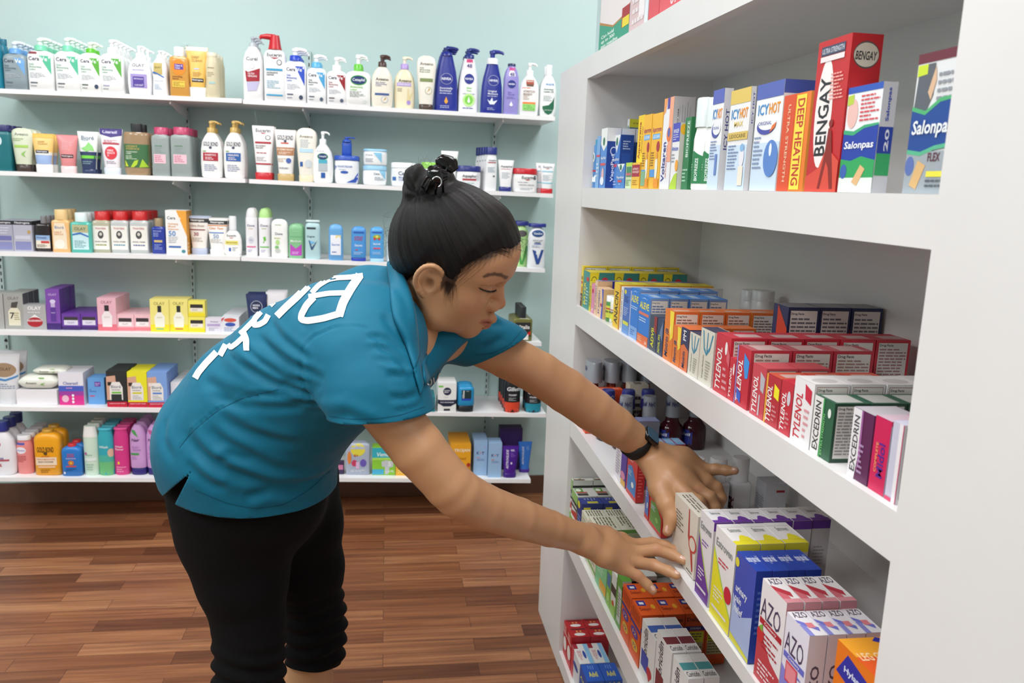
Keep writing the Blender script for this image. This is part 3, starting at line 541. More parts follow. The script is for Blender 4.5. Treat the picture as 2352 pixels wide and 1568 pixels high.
for k,dx in enumerate((6,12,18,24)):
    WI('spray_bottle','bottle','white spray bottle with navy cap, %s behind the front one in its slanting row'%ORD[k+1] if k else 'white spray bottle with navy cap, directly behind the front one','s2R',1110-dx+6,1137-dx+6,354+k,437-2*k,'spray','f1f2f4',[('t','A',.15,.83,.12,None,'44464e')],('cap',338+k*.5,.95,'27327c'),.028,1,back=.032*(k+1),rows='white spray bottles with navy caps')
WI('squeeze_tube','tube','white tube on navy cap beside the red lidded tub','s2R',1144,1181,367,440.5,T_,'f1f0f1',[('t','Aquaphor',.55,.75,.76,None,'5a5a62'),('l',.2,.64,.8,.68,1,'b83848'),('l',.25,.3,.75,.55,6,'a8b4bc')],('foot',429,1.15,'28307a'),.035,1)
WI('cream_jar','jar','white cream tub with bright red lid','s2R',1178,1236,399,443.5,'jar','f3f3f2',[('t','Eucerin',.58,.8,.46,None,'5a5a5e'),('p',[(.45,.7),(.72,.7),(.58,.64)],'b83040'),('e',.88,.8,.06,.12,'50565e'),('l',.2,.5,.9,.58,1,'9aa0a6'),('t','ORIGINAL HEALING',.56,.4,.62,None,'8a8c92'),('l',.3,.12,.8,.25,2,'b0b4ba')],('lid',387,1.0,'c3202c'),.08,1)
WI('squeeze_tube','tube','white tube with blue stripes and clear pink cap, half hidden','s2R',1231,1262,374,442.5,T_,'f0f1f3',[('t','Eucerin',.5,.85,.6,None,'7a7a80'),('r',.12,.66,.88,.7,'8fd0e4'),('r',.12,.2,.88,.24,'8fd0e4')],('foot',432,1.1,'d8a0a4'),.03,1,back=.035)
WI('squeeze_tube','tube','white tube with blue stripes on a solid red cap at the board end','s2R',1241,1275,375,445,T_,'f2f3f4',[('t','Eucerin',.5,.86,.6,None,'7a7a80'),('p',[(.35,.8),(.65,.8),(.5,.77)],'c05060'),('r',.12,.66,.88,.7,'8fd0e4'),('l',.2,.3,.8,.55,6,'b0bcc4'),('r',.12,.2,.88,.24,'8fd0e4')],('foot',433,1.2,'c3242e'),.03,1)
# ---- third tier
CT='carton'
WI('cream_carton','box','grey purple carton with black top band at the far board end','s3L',-8,30,506,576,CT,'a9a8b8',[('r',0,.87,1,1,'24242a'),('t','Neutrogena',.5,.93,.8,None,'dcdce4'),('r',.1,.35,.9,.5,'6f6fa8'),('r',.08,.05,.92,.3,'8486b4'),('l',.1,.55,.8,.8,3,'d0d0dc')],None,.04,3,side=[('r',0,.87,1,1,'24242a')])
WI('cream_carton','box','grey purple carton with black top band and gold dot','s3L',31,74,507,577,CT,'b3b2c0',[('r',0,.87,1,1,'24242a'),('t','Neutrogena',.5,.93,.8,None,'dcdce4'),('r',.1,.4,.9,.52,'c8c8d4'),('r',.08,.05,.92,.32,'8486b4'),('e',.84,.64,.09,.06,'b8965a')],None,.04,3,side=[('r',0,.87,1,1,'24242a')])
WI('dropper_bottle','bottle','dark brown bottle with grey cap and pale round label','s3L',79,116,513,577.5,'box','2a2224',[('r',.08,.12,.95,.58,'e6dccb'),('r',.08,.4,.95,.58,'8fb0d8'),('t','Honest',.45,.5,.6,.08,'4a4a70'),('r',.4,.3,.9,.38,'c83c3c'),('l',.15,.15,.8,.26,3,'6a5a50')],('cap',496,.36,'7d7c80'),.04,3,mk='gloss')
WI('cleanser_bottle','bottle','peach bottle with tan cap and pale arched label','s3L',118,160,504,579,'box','e9b97c',[('p',[(.1,.1),(.1,.55),(.2,.9),(.75,.9),(.84,.55),(.84,.1)],'f1dfc4'),('t','Bioré',.46,.76,.5,None,'7f8aa4'),('t','DAILY\nDETOX',.42,.58,.5,.12,'d88a4a'),('e',.45,.25,.28,.14,'f6ece0')],('cap',481,.72,'e6c48a'),.04,3,mk='gloss')
WI('cleanser_bottle','bottle','aqua green bottle with white cap and blue wave label','s3L',161,209,509,580,'box','54b8aa',[('r',.12,.1,.88,.9,'c9e6ea'),('r',.12,.65,.88,.9,'b9b68c'),('t','OLAY',.5,.77,.56,None,'5d6a50'),('p',[(.12,.6),(.5,.66),(.88,.55),(.88,.5),(.5,.6),(.12,.55)],'2f70b8'),('l',.2,.15,.8,.4,5,'70a8b0')],('cap',488,.6,'dceeee'),.04,3,mk='gloss')
for i,(x0,x1,cx0,lb) in enumerate(((211,252,0,'beside the aqua green bottle'),(253,295,0,'in the middle of three alike'),(297,341,0,'beside the dark blue bottle'))):
    WI('toner_bottle','bottle','clear toner bottle with red cap, '+lb,'s3L',x0,x1,505,580+i*.5,'box','b5b39c' if i==0 else 'c0c4c2',[('r',.06,.1,.94,.82,'ece9e2'),('t','THAYERS',.5,.74,.6,None,'b0404a'),('e',.5,.55,.16,.12,'4a4a4c'),('e',.5,.57,.08,.05,'cfc9c0'),('t','FACIAL TONER',.5,.34,.66,None,'55565a'),('l',.2,.2,.8,.28,1,['8f9a40','3a90a8','50609a'][i])],('cap',485,.84,'cc2a2c'),.06,3,mk='gloss')
WI('toner_bottle','bottle','dark blue bottle with bronze cap','s3L',348,379,520,582.5,'box','2a3d9c',[('t','REGAINE',.45,.83,.6,None,'a8b4e0'),('l',.15,.62,.8,.78,3,'a0aee0'),('r',.2,.42,.8,.5,'d0b878'),('l',.2,.15,.8,.36,4,'95a4dc')],('cap',501,.62,'a08c6c','a08c6c','foil'),.038,1,mk='gloss')
WI('sunscreen_carton','box','tall white sunscreen carton with orange wedge and number fifty','s3L',381,429,483,585,CT,'f2f1f0',[('p',[(.52,1),(1,1),(1,.42)],'eda640'),('t','Cera',.28,.83,.4,None,'5a5c68'),('t','Ve',.62,.83,.22,None,'f8f2e6'),('t','Hydrating\nMineral\nSunscreen',.36,.64,.5,.16,'e6a874'),('t','50',.3,.48,.34,None,'4a88c8'),('l',.12,.26,.72,.42,4,'b0b4ba'),('r',.12,.16,.7,.2,'3a6cb8'),('e',.82,.08,.1,.04,'4a8a9a')],None,.042,2,side=[('r',0,0,1,1,'d8952f'),('l',.3,.05,.7,.3,3,'f5e6cc')])
WI('sunscreen_tube','tube','white tube with black name band and red brown thirty','s3L',430,480,496,583.5,T_,'ece8e2',[('r',0,.93,1,1,'b8c4dc'),('r',.02,.8,.98,.92,'25252a'),('t','Neutrogena',.45,.86,.62,None,'eceae6'),('t','Ultra Sheer',.45,.7,.66,None,'a89488'),('r',.1,.56,.8,.59,'8a3038'),('t','30',.4,.44,.22,None,'a05058'),('l',.2,.2,.7,.34,3,'b8a89c')],('foot',570,1.1,'b4bed4'),.036,2)
WI('sunscreen_tube','tube','white tube with black band, orange stripe and number fifty','s3L',473,523,501,585,T_,'f1efec',[('r',.02,.8,.98,.92,'232327'),('t','Neutrogena',.5,.86,.62,None,'eceae6'),('r',.02,.75,.98,.78,'e0863c'),('t','Clear Face',.45,.68,.66,None,'e0a070'),('r',.12,.52,.8,.55,'4a80c8'),('t','50',.45,.42,.26,None,'8aa4c8'),('l',.2,.2,.75,.34,3,'b8b8b4')],('foot',573,1.1,'efeeea'),.036,2)
WI('pump_bottle','bottle','small white sunscreen pump bottle with yellow printed band','s3L',513,554,528,586.5,'oval','f2f1ee',[('t','Eucerin',.45,.78,.52,None,'5c5c60'),('p',[(.3,.7),(.6,.7),(.45,.67)],'b83040'),('r',.1,.42,.82,.58,'e8dc72'),('t','PROTECTION',.46,.5,.6,None,'6a6438'),('r',.3,.16,.42,.3,'3a60b0'),('l',.5,.16,.8,.34,3,'a0a4b0')],('cap',496,.42,'eceef0'),.04,1)
WI('spray_can','can','white antiperspirant spray can with white dome and pink stripe','s3R',563,590,500,588,'can','eeecf0',[('t','Dove',.5,.8,.6,None,'6f7088'),('l',.3,.7,.7,.74,1,'c8b878'),('e',.5,.42,.24,.09,'d3d3dc'),('t','0%',.5,.42,.24,None,'9a9cb0'),('r',.12,.23,.88,.26,'e05a90'),('l',.2,.1,.6,.18,2,'b0a8c8')],('dome',477,.92,'efedef'),.034,2)
WI('spray_can','can','white antiperspirant spray can with lime green dome','s3R',593,621,500,589,'can','edecef',[('t','Dove',.5,.8,.6,None,'6f7088'),('l',.3,.7,.7,.74,1,'a0b868'),('p',[(.4,.5),(.6,.52),(.65,.42),(.5,.4),(.35,.36),(.5,.35)],'6fbf50'),('r',.12,.23,.88,.26,'70bf5c'),('l',.2,.1,.6,.18,2,'b0a8c8')],('dome',478,.92,'bdeb98'),.034,3)
WI('deodorant_stick','deodorant','white deodorant stick with small green leaf print','s3R',622,661,503,591.5,'stick','f4f4f1',[('l',.25,.83,.75,.87,1,'7fae70'),('t','Dove',.48,.62,.44,None,'6a6e7a'),('l',.2,.48,.8,.53,1,'b8c070'),('e',.4,.4,.12,.07,'b8e090'),('e',.35,.27,.12,.04,'7fbf70'),('e',.4,.18,.16,.06,'c8cac4')],None,.03,1)
WI('deodorant_stick','deodorant','green deodorant stick with purple pointed panel','s3R',662,697,514,593,'stick','86c090',[('r',.08,.62,.92,.64,'72b07c'),('t','POWER GEL',.5,.78,.4,None,'bfe8c4'),('p',[(.12,.08),(.12,.42),(.5,.28),(.88,.42),(.88,.08)],'b84ab8'),('t','Mitchum',.5,.5,.7,None,'e8f6ea'),('l',.25,.12,.75,.2,2,'e8c0ec')],None,.032,2)
WI('deodorant_stick','deodorant','pale aqua deodorant stick with blue diagonal slash','s3R',700,736,509,595,'stick','b4d4d8',[('r',.12,.8,.7,.85,'2f3a44'),('t','Degree',.4,.6,.48,None,'506a78'),('p',[(.24,.5),(.34,.5),(.45,.32),(.8,.5),(.5,.25),(.4,.25)],'3c5a80'),('p',[(.3,.5),(.7,.45),(.4,.4)],'78b8e8')],('lid',508,.9,'d0e2e4'),.03,1)
WI('deodorant_stick','deodorant','sky blue deodorant stick with white framed label','s3R',754,788,515,598,'stick','6aaae0',[('r',.15,.15,.85,.7,'eef2fa'),('t','Secret',.5,.44,.56,None,'5a80c8'),('p',[(.5,.6),(.7,.68),(.85,.6),(.85,.7),(.5,.7)],'f0dc90'),('l',.25,.2,.75,.26,1,'3a50a8')],None,.03,1)
WI('deodorant_stick','deodorant','blue oval deodorant stick with red lettering and royal blue foot','s3R',806,841,520,600,'stick','4f98da',[('r',.15,.78,.85,.84,'2a5cb0'),('t','OUTLAST',.5,.62,.56,.14,'b03868'),('t','Secret',.5,.4,.5,None,'e6f0fc'),('r',.3,.24,.45,.27,'d04048'),('l',.2,.1,.8,.2,2,'b8d4f4')],('foot',592,1.05,'2440b0'),.03,1)
WI('deodorant_stick','deodorant','blue oval deodorant stick with fruit picture','s3R',849,882,521,601,'stick','55a4e0',[('r',.15,.8,.85,.85,'2a5cb0'),('e',.5,.68,.28,.07,'8fae40'),('e',.35,.62,.09,.04,'c83040'),('e',.66,.62,.08,.04,'c83040'),('e',.5,.69,.1,.04,'e8d468'),('t','Secret',.5,.46,.5,None,'e6f0fc'),('r',.25,.3,.75,.34,'e05070'),('l',.2,.12,.8,.2,2,'b8d4f4')],('foot',593,1.05,'a8d4f0'),.03,1)
WI('lotion_bottle','bottle','pale bottle just behind the back of the hair','s3R',887,915,528,602,'oval','cdd6da',[],None,.04,1)
WI('lotion_bottle','bottle','lime green lotion bottle with dark blue cap beside the forehead','s3R',1181,1215,517,612,'waist','b4dc94',[('e',.5,.8,.34,.08,'5a5458'),('l',.2,.6,.8,.7,3,'5a8a50'),('p',[(.1,.5),(.35,.5),(.55,.12),(.8,.5),(1,.5),(.65,.05),(.45,.05)],'4c9a4a')],('lid',508,.98,'2b3384'),.045,2)
WI('lotion_bottle','bottle','white lotion bottle with large blue letter and navy cap','s3R',1214,1255,521,617,'waist','eceff3',[('e',.5,.84,.33,.085,'244a84'),('t','Vaseline',.5,.84,.5,None,'eef2f8'),('t','advanced',.5,.68,.54,None,'a8acb4'),('t','repair',.5,.62,.36,None,'383a44'),('r',.3,.58,.7,.6,'5a7ad0'),('l',.2,.5,.8,.56,2,'a8b4c8'),('p',[(.22,.45),(.42,.42),(.55,.22),(.72,.45),(.88,.45),(.62,.1),(.46,.1)],'2f4c94'),('e',.5,.36,.07,.03,'eceff3')],('lid',513,.98,'263082'),.045,1)
# ---- fourth tier
ol=lambda c: [('t','OLAY',.5,.87,.6,None,c)]
WI('serum_carton','box','silver serum carton cut off at the far board end','s4L',-34,8,674,755,CT,'a8a7a4',[('e',.6,.4,.2,.2,'d8d2bc')],None,.045,2)
WI('serum_carton','box','silver carton with gold bottle picture and large seven','s4L',10,54,674,755.5,CT,'a3a29e',ol('78766f')+[('p',[(.2,.1),(.2,.5),(.35,.6),(.7,.6),(.82,.5),(.82,.1)],'dfd9c2'),('p',[(.35,.6),(.4,.75),(.75,.78),(.65,.6)],'4a4644'),('t','7',.4,.38,.24,None,'3a3838'),('l',.5,.25,.78,.48,4,'a09868')],None,.045,3,side=[('r',0,0,1,1,'55555a')])
WI('serum_carton','box','silver carton with red and white jar picture','s4L',54,106,700,756.5,CT,'acabab',ol('f0eeee')+[('l',.2,.66,.8,.74,1,'d8d6d8'),('p',[(.2,.4),(.5,.62),(.82,.4)],'e9e6e6'),('e',.5,.3,.34,.2,'a8202c'),('t','REGENERIST',.5,.36,.66,None,'f4e0e2')],None,.05,1)
WI('serum_carton','box','tall violet carton with silver pump picture','s4L',106,138,664,757,CT,'7c4ba8',ol('c8b0e0')+[('p',[(.3,.2),(.3,.55),(.7,.55),(.7,.2)],'5a3590'),('r',.35,.56,.65,.66,'c0b0d8'),('e',.5,.7,.2,.05,'d8ccea'),('t','OLAY',.5,.42,.3,None,'d8ccea'),('r',0,0,1,.16,'3f2470')],None,.036,4,side=[('r',0,0,1,1,'5a3590')])
for x0,x1,lb in ((142,184,'beside the tall violet cartons'),(184.5,224,'beside the pink cartons')):
    WI('cream_carton','box','low dark violet jar carton, '+lb,'s4L',x0,x1,720,757.5,CT,'6a3c9c',[('r',.12,.3,.88,.62,'dcd6e4'),('r',.12,.6,.88,.8,'3a3238'),('t','OLAY',.5,.45,.4,None,'8f7fae'),('r',0,0,1,.22,'3d2068')],None,.042,4)
WI('lotion_carton','box','tall pink carton with white bottle picture and dark cap','s4L',224,267,684,759.5,CT,'e9b4c0',ol('a8707c')+[('r',0,0,1,.2,'e0707e'),('p',[(.25,.12),(.22,.45),(.38,.6),(.62,.6),(.78,.45),(.75,.12)],'efe6e6'),('r',.38,.6,.62,.78,'302a30'),('t','OLAY',.5,.42,.3,None,'c8a8ac')],None,.04,4,side=[('r',0,0,1,1,'eabcc6')])
for x0,x1,lb in ((268,307,'touching the tall pink carton'),(308,346,'touching the yellow cartons')):
    WI('cream_carton','box','low pink jar carton, '+lb,'s4L',x0,x1,722,759.5,CT,'eec0c8',[('r',.12,.3,.88,.55,'efe8e8'),('r',.12,.55,.88,.78,'3a3034'),('t','OLAY',.5,.42,.36,None,'b09aa0'),('r',0,0,1,.22,'e88088')],None,.042,4)
for x0,x1,lb,c in ((345,388,'with teal base lettering, beside the pink ones','50b8a8'),(389,432,'with red base lettering','c04858')):
    WI('lotion_carton','box','tall yellow carton '+lb,'s4L',x0,x1,687,761.5,CT,'efe384',ol('a89c50')+[('r',0,0,1,.22,'f0dc28'),('p',[(.25,.14),(.22,.45),(.38,.6),(.62,.6),(.78,.45),(.75,.14)],'f2f0e2'),('r',.4,.6,.6,.8,'2e2c2c'),('t','OLAY',.5,.44,.3,None,'c0b88c'),('r',.3,.07,.7,.1,c)],None,.04,2,side=[('r',0,0,1,1,'efe9a8')])
for y0,y1,lb,h in ((727,762.5,'lower',0),(689,724,'upper',0)):
    WI('cream_carton','box',lb+' of two stacked low yellow jar cartons','s4L',433,471,y0,762.5 if not h else y1,CT,'f0e468',[('r',.12,.32,.88,.55,'efe8da'),('r',.12,.55,.88,.78,'332e2c'),('t','OLAY',.4,.43,.36,None,'b0a488'),('r',0,0,1,.22,'f0dc28')],None,.042,1) if lb=='lower' else None
WI('cream_carton','box','small white and lilac carton beside the stacked yellow ones','s4L',472,509,731,764,CT,'e4e0ea',[('t','Aveeno',.55,.78,.5,None,'8a7aa0'),('r',.1,.45,.9,.62,'b8a4d0'),('l',.2,.12,.8,.38,3,'a8a0b8')],None,.042,1)
WI('cream_carton','box','white carton with red oval and blue badge, beside the shirt','s4L',509,549,728,766,CT,'e8eaf2',[('e',.5,.82,.36,.12,'d85a48'),('e',.5,.55,.3,.12,'3a58b0'),('l',.15,.12,.85,.4,3,'8fa0c8'),('p',[(0,.9),(.2,1),(0,.7)],'c83c48')],None,.05,5)
WI('squeeze_tube','tube','navy blue flat topped tube rising behind the shirt back','s4L',564,613,676,768,T_,'2a3560',[('e',.5,.66,.28,.16,'c8cede'),('e',.5,.66,.26,.15,'20294c'),('t','NIVEA\nMEN',.5,.66,.34,.12,'e8ebf4'),('l',.2,.3,.8,.42,2,'5a80d0')],('foot',760,1.1,'20294c'),.03,3)
WI('squeeze_tube','tube','white flat topped tube rising behind the shirt back','s4R',610,656,671,769,T_,'e4e2e6',[('l',.3,.6,.7,.7,2,'8a90a8')],('foot',760,1.1,'d8dae0'),.03,3)
WI('tonic_bottle','bottle','olive hair tonic bottle with black cap and red chevron label','s4R',1178,1223,731,783,'box','6e6c38',[('r',.12,.2,.9,.82,'2a2a2c'),('p',[(.12,.45),(.12,.32),(.52,.08),(.9,.3),(.9,.45),(.52,.22)],'c8281c'),('t','Vitalis',.52,.62,.66,None,'f2efe8'),('r',.4,.06,.8,.3,'e6e2dc')],('cap',704,.36,'26282a'),.035,4,mk='gloss',lean=(1,0))
# ---- fifth tier
WI('wipes_pouch','pouch','white plastic pouch with tan oval label at the far end','s5L',-24,42,815,929,'tube','dcdce0',[('e',.45,.68,.42,.14,'a08468'),('t','OLAY',.5,.7,.4,None,'5f4c3a'),('p',[(0,.55),(.5,.5),(.95,.58),(.95,.54),(.5,.46),(0,.5)],'4a88c0'),('l',.2,.3,.8,.42,3,'8090a8')],None,.06,2,mk='gloss')
WI('display_tray','tray','white card display tray under the face wipes packs','s5L',38,131,896,930,CT,'ece8ec',[],None,.1,1)
WI('soap_carton','box','white, blue and magenta carton with round pad picture','s5L',135,192,856,930,CT,'e9e6ee',[('r',0,0,1,.32,'d8308c'),('r',0,.3,1,.45,'a040a0'),('r',0,.43,1,.6,'4a60c0'),('t','Clearasil',.48,.68,.6,None,'7a78b0'),('l',.3,.5,.7,.56,1,'e8a0c8'),('e',.25,.2,.14,.11,'e8b8cc'),('e',.56,.3,.05,.04,'f0eef4'),('e',.56,.2,.05,.04,'f0eef4'),('e',.56,.1,.05,.04,'f0eef4')],None,.06,2)
WI('wipes_pack','pack','sky blue pack with small purple badge in clear wrap','s5L',202,240,868,925,CT,'68a4e0',[('r',.42,.68,.78,.86,'7040a8'),('t','Clean&\nClear',.6,.77,.28,.1,'e0d4f0'),('t','oil\nabsorbing',.3,.52,.4,.12,'3458a0'),('r',.1,.3,.4,.34,'d8486c')],None,.035,2)
def pores(bg,bg2,c): return [('p',[(0,.2),(0,.85),(.45,.88),(.5,.5),(.3,.2)],'d8a890'),('r',.06,.6,.3,.7,bg2),('p',[(.15,.2),(.15,.55),(.28,.7),(.66,.7),(.8,.55),(.8,.2)],'eeeae6'),('t','Bioré',.47,.57,.5,None,'808594'),('l',.25,.46,.72,.5,1,'50525c'),('r',.25,.38,.72,.43,c),('l',.25,.22,.72,.35,3,'a0a2a8'),('r',0,0,1,.15,'c01838'),('t','DERMATOLOGIST TESTED',.5,.1,.8,None,'f6d0d6')]
WI('strips_carton','box','black pore strip carton with red base band','s5L',245,291,852,934.5,CT,'2c2e30',pores('2c2e30','2a2422','70c040')+[('r',.22,.18,.74,.36,'2b3034')],None,.025,5)
WI('strips_carton','box','yellow pore strip carton with red base band','s5L',293,338,854,935,CT,'ece42c',pores('ece42c','3a2c28','d8cc30'),None,.025,5)
WI('strips_carton','box','light blue pore strip carton with red base band','s5L',339,384,855,935.5,CT,'7ea4e0',pores('7ea4e0','f0e0d8','5a88d0'),None,.025,6,side=[('r',0,0,1,.15,'a01030'),('r',0,.15,1,1,'6a8ed0')])
WI('razor_carton','box','white carton with orange base lying beside the shirt back, fifth tier','s5L',392,436,878,908,CT,'eeeeef',[('t','On-the-Go',.6,.6,.7,None,'7c8490'),('r',0,0,1,.14,'e0502c')],None,.06,4)
bpy.context.view_layer.update()
WI('razor_pack','pack','teal razor pack beside the white shave balm box','s5R',966,999,912,946,CT,'1c7c86',[('t','illette',.3,.72,.8,None,'e8f2f2'),('l',.1,.2,.7,.3,1,'8fc8cc')],None,.06,2)
WI('balm_carton','box','white shave balm carton with navy circle and navy ribbon','s5R',1006,1048,880,946.5,CT,'efefee',[('r',.02,.86,.28,.92,'70c84c'),('e',.5,.72,.22,.135,'1c2444'),('t','NIVEA\nMEN',.5,.72,.32,.1,'f0f2f6'),('l',.3,.5,.7,.53,1,'a8a8aa'),('p',[(0,.44),(.15,.42),(.85,.42),(1,.44),(1,.3),(.85,.26),(.7,.2),(.3,.2),(.15,.26),(0,.3)],'1e2640'),('t','POST SHAVE BALM',.5,.34,.74,None,'e8eaee'),('r',.33,.05,.67,.12,'30343c')],None,.035,3,side=[('r',.0,.3,1,.44,'1e2640')])
WI('squeeze_tube','tube','blue shave gel tube on black cap with dark vertical label','s5R',1051,1090,888,947.5,'stick','2690c4',[('r',.24,.28,.8,.82,'1c3034'),('r',.24,.28,.8,.38,'2a48b8'),('t','Gillette',.34,.6,.42,None,'eef4f4',90),('l',.5,.74,.78,.78,1,'c0d0d0')],('foot',932,1.0,'22262c'),.036,3)
for x0,x1,c,lb,nn in ((1160,1197,'e0482c','orange red',4),(1208,1246,'1f8ca4','teal blue',2)):
    WI('shave_can','can','black shaving foam can with %s base'%lb,'s5R',x0,x1,868 if nn==4 else 878,948,'spray','1c1c22',[('r',0,0,1,.3,c),('t','Gillette',.62,.68,.98,None,'eceef0',0,.2),('t','FOAMY',.5,.51,.5,None,'e6e8ea'),('l',.25,.34,.7,.44,3,'b8bcc0')],('dome',852 if nn==4 else 862,.8,'e8ecf0'),.054,nn,gap=.001)
# ---- bottom tier
WI('powder_bottle','bottle','large white powder bottle with navy collar','s6L',-26,31,992,1092,'oval','ecebf0',[('t','BODY\nPOWDER',.35,.42,.5,.1,'3a4a8c'),('r',.1,.68,.5,.74,'b83040'),('r',.1,.33,.8,.37,'b85060'),('t','1%',.4,.24,.2,None,'b83040')],('cap',966,.5,'2a3484'),.055,3)
WI('powder_bottle','bottle','pink powder bottle with white and navy cap','s6L',35,73,1011,1088.5,'spray','e88e8c',[('r',.05,.86,.6,.92,'4a5cb4'),('e',.35,.7,.32,.1,'f0ecf4'),('t','Ammens',.35,.7,.5,None,'4a68b8'),('l',.1,.35,.7,.55,4,'b85058')],('cap',998,.82,'ecebee'),.036,5)
WI('powder_bottle','bottle','large golden yellow powder bottle with dark lettering','s6L',76,138,996,1092,'rect','f0a51e',[('t','GOLD BOND',.46,.62,.62,.13,'4a3418'),('e',.46,.53,.07,.04,'5a401c'),('t','powder',.46,.46,.3,None,'d8742c'),('r',.08,.25,.86,.44,'f2ddc4'),('t','TRIPLE MEDICATED',.46,.39,.68,None,'d07848'),('t','BODY POWDER',.46,.33,.56,None,'4a3c30'),('r',.16,.19,.8,.23,'f2c8a0'),('l',.25,.06,.7,.16,2,'a06c18')],('cap',984,.4,'c8962c'),.055,2)
WI('powder_bottle','bottle','small bright blue powder bottle with red cap','s6L',140,186,1027,1093.5,'rect','2878c8',[('t','GOLD\nBOND',.5,.72,.36,.12,'d84a4c'),('l',.25,.58,.75,.64,1,'c8b8d8'),('e',.5,.46,.15,.09,'c8783c'),('e',.5,.46,.06,.035,'e8c040'),('r',.25,.32,.75,.36,'d84a4c'),('l',.25,.18,.75,.28,2,'1a4a90'),('e',.16,.12,.05,.04,'e8f0f8')],('cap',1018,.4,'c82c34'),.042,2)
WI('shampoo_bottle','bottle','pale green bottle with white top and faint floral print','s6L',189,223,980,1092,'spray','cfe6d4',[('r',0,.78,1,1,'efeeea'),('l',.2,.4,.8,.44,1,'8fb8a0'),('r',.1,.3,.9,.36,'e6f0ea'),('e',.2,.45,.1,.03,'c070a0'),('l',.2,.1,.8,.25,3,'9cc4ac')],None,.036,4)
WI('shampoo_bottle','bottle','turquoise ribbed shampoo bottle','s6L',223,259,988,1092,'spray','35a8b8',[('r',0,0,1,.3,'6cbc7c'),('r',0,.3,1,.45,'4eb2a0'),('t','Whish',.4,.63,.6,None,'e6f4f4'),('e',.86,.5,.2,.09,'e0b8a0')],('lid',985,.9,'48b8cc'),.036,4)
WI('shampoo_bottle','bottle','hot pink ribbed shampoo bottle','s6L',259,294,987,1091,'spray','d83c88',[('t','Whish\nFlower',.42,.6,.6,.1,'f4dce8'),('e',.35,.27,.07,.035,'f0d040'),('l',.2,.06,.8,.2,3,'f0a0c4')],('lid',985,.9,'e85098'),.036,4)
for x0,x1,lb,cc in ((296,334,'with green leaf print','4a9a54'),(334,372,'with pink petal print, touching the shirt','c05c98')):
    WI('cream_bottle','bottle','lilac hair removal cream bottle '+lb,'s6L',x0,x1,977,1091.5,'tall','cfa0d8',[('p',[(.05,.92),(.4,.88),(.6,.72),(.3,.8)],cc),('t','Nair',.42,.66,.5,None,'3a2c5c',0,.2),('t','BODY\nCREAM',.45,.46,.5,.11,'b080c0'),('r',.1,.31,.6,.36,cc if 'green' in lb else 'c890d0'),('l',.15,.2,.6,.28,2,'b080c0')],('foot',1075,1.0,'2c2470'),.042,4)
WI('gift_jar','jar','clear plastic jar full of colourful bottles with round yellow tag','s6R',794,850,1018,1090.5,'box','aeb8cc',[('e',.5,.8,.3,.2,'e8dc4c'),('r',.2,.82,.8,.99,'b8c4e0'),('t','4+',.42,.62,.2,None,'c05838'),('e',.36,.38,.12,.1,'c83c64'),('e',.72,.38,.13,.12,'6a58b4'),('r',.42,.2,.56,.42,'dcb8dc'),('e',.15,.55,.08,.2,'e0883c'),('l',.2,.1,.8,.18,2,'e8ecf4')],None,.05,1,mk='gloss')
WI('hair_clip_pack','pack','small dark purple pack half hidden behind the shirt hem','s6R',770,790,1062,1089,CT,'3a2c50',[('r',.2,.4,.9,.8,'c87ca0')],None,.03,1)
WI('razor_carton','box','teal and lime razor carton with silver razor heads','s6R',855,908,1028,1091,CT,'8ccc3c',[('r',0,.62,1,1,'35b0c0'),('r',0,.55,1,.64,'b0e060'),('t','Venus',.5,.76,.6,None,'e8f6f6',0,.2),('r',0,.03,.5,.22,'4ab4d8'),('p',[(.4,.5),(.6,.55),(.92,.5),(.9,.3),(.75,.28),(.7,.04),(.55,.04),(.55,.3),(.42,.32)],'c8ccd0'),('t','5',.75,.42,.12,None,'f0f4f4'),('t','4 PK',.82,.14,.26,None,'eef4e8')],None,.06,1)
WI('soap_carton','box','low golden yellow carton beside the teal and lime one','s6R',909,960,1064,1092,CT,'f0b838',[('l',.1,.2,.8,.5,2,'f8dc90')],None,.06,1)
WI('condom_carton','box','golden yellow carton row rising behind the near arm','s6R',1035,1081,1020,1094,CT,'eca624',[('t','TROJAN',.56,.8,.78,None,'f6ead0'),('t','ECSTASY',.5,.55,.6,None,'a05c14',0,.2),('r',0,0,1,.3,'c88418'),('e',.9,.36,.1,.06,'b02c28')],None,.032,5)
ky=lambda s:[('t','K',.32,.64,.2,None,'3c3c80'),('t','Y',.68,.64,.22,None,'3c3c80'),('e',.5,.645,.04,.02,'e06040'),('t',s,.34,.51,.24,None,'e07058'),('r',.8,.8,.84,.82,'e05038'),('l',.25,.42,.8,.48,2,'7088b8')]
WI('gel_carton','box','pale blue gel carton beside the golden cartons','s6R',1088,1119,1011,1091.5,CT,'9abce0',ky('Liquid'),None,.034,3)
WI('gel_carton','box','pale blue gel carton beside the dark purple carton','s6R',1122,1152,1017,1096,CT,'9abce0',ky('Jelly'),None,.034,2)
WI('gel_carton','box','large dark purple carton standing behind the upright gel tubes','s6R',1148,1199,984,1078,CT,'38205c',[('t','K·Y',.36,.55,.34,None,'a89cb8')],None,.03,2,back=.07)
WI('gel_tube','tube','royal purple gel tube with slanted white lettering','s6R',1153,1193,1026,1098,T_,'4a1c8c',[('t','ASTROGLIDE',.32,.52,.7,.14,'e8e0f4',90,.2),('t','GEL',.62,.84,.24,None,'e8e0f4'),('l',.5,.6,.8,.76,4,'8a60c0'),('e',.55,.38,.05,.04,'e8e0f4')],('foot',1088,1.1,'3c1478'),.034,1)
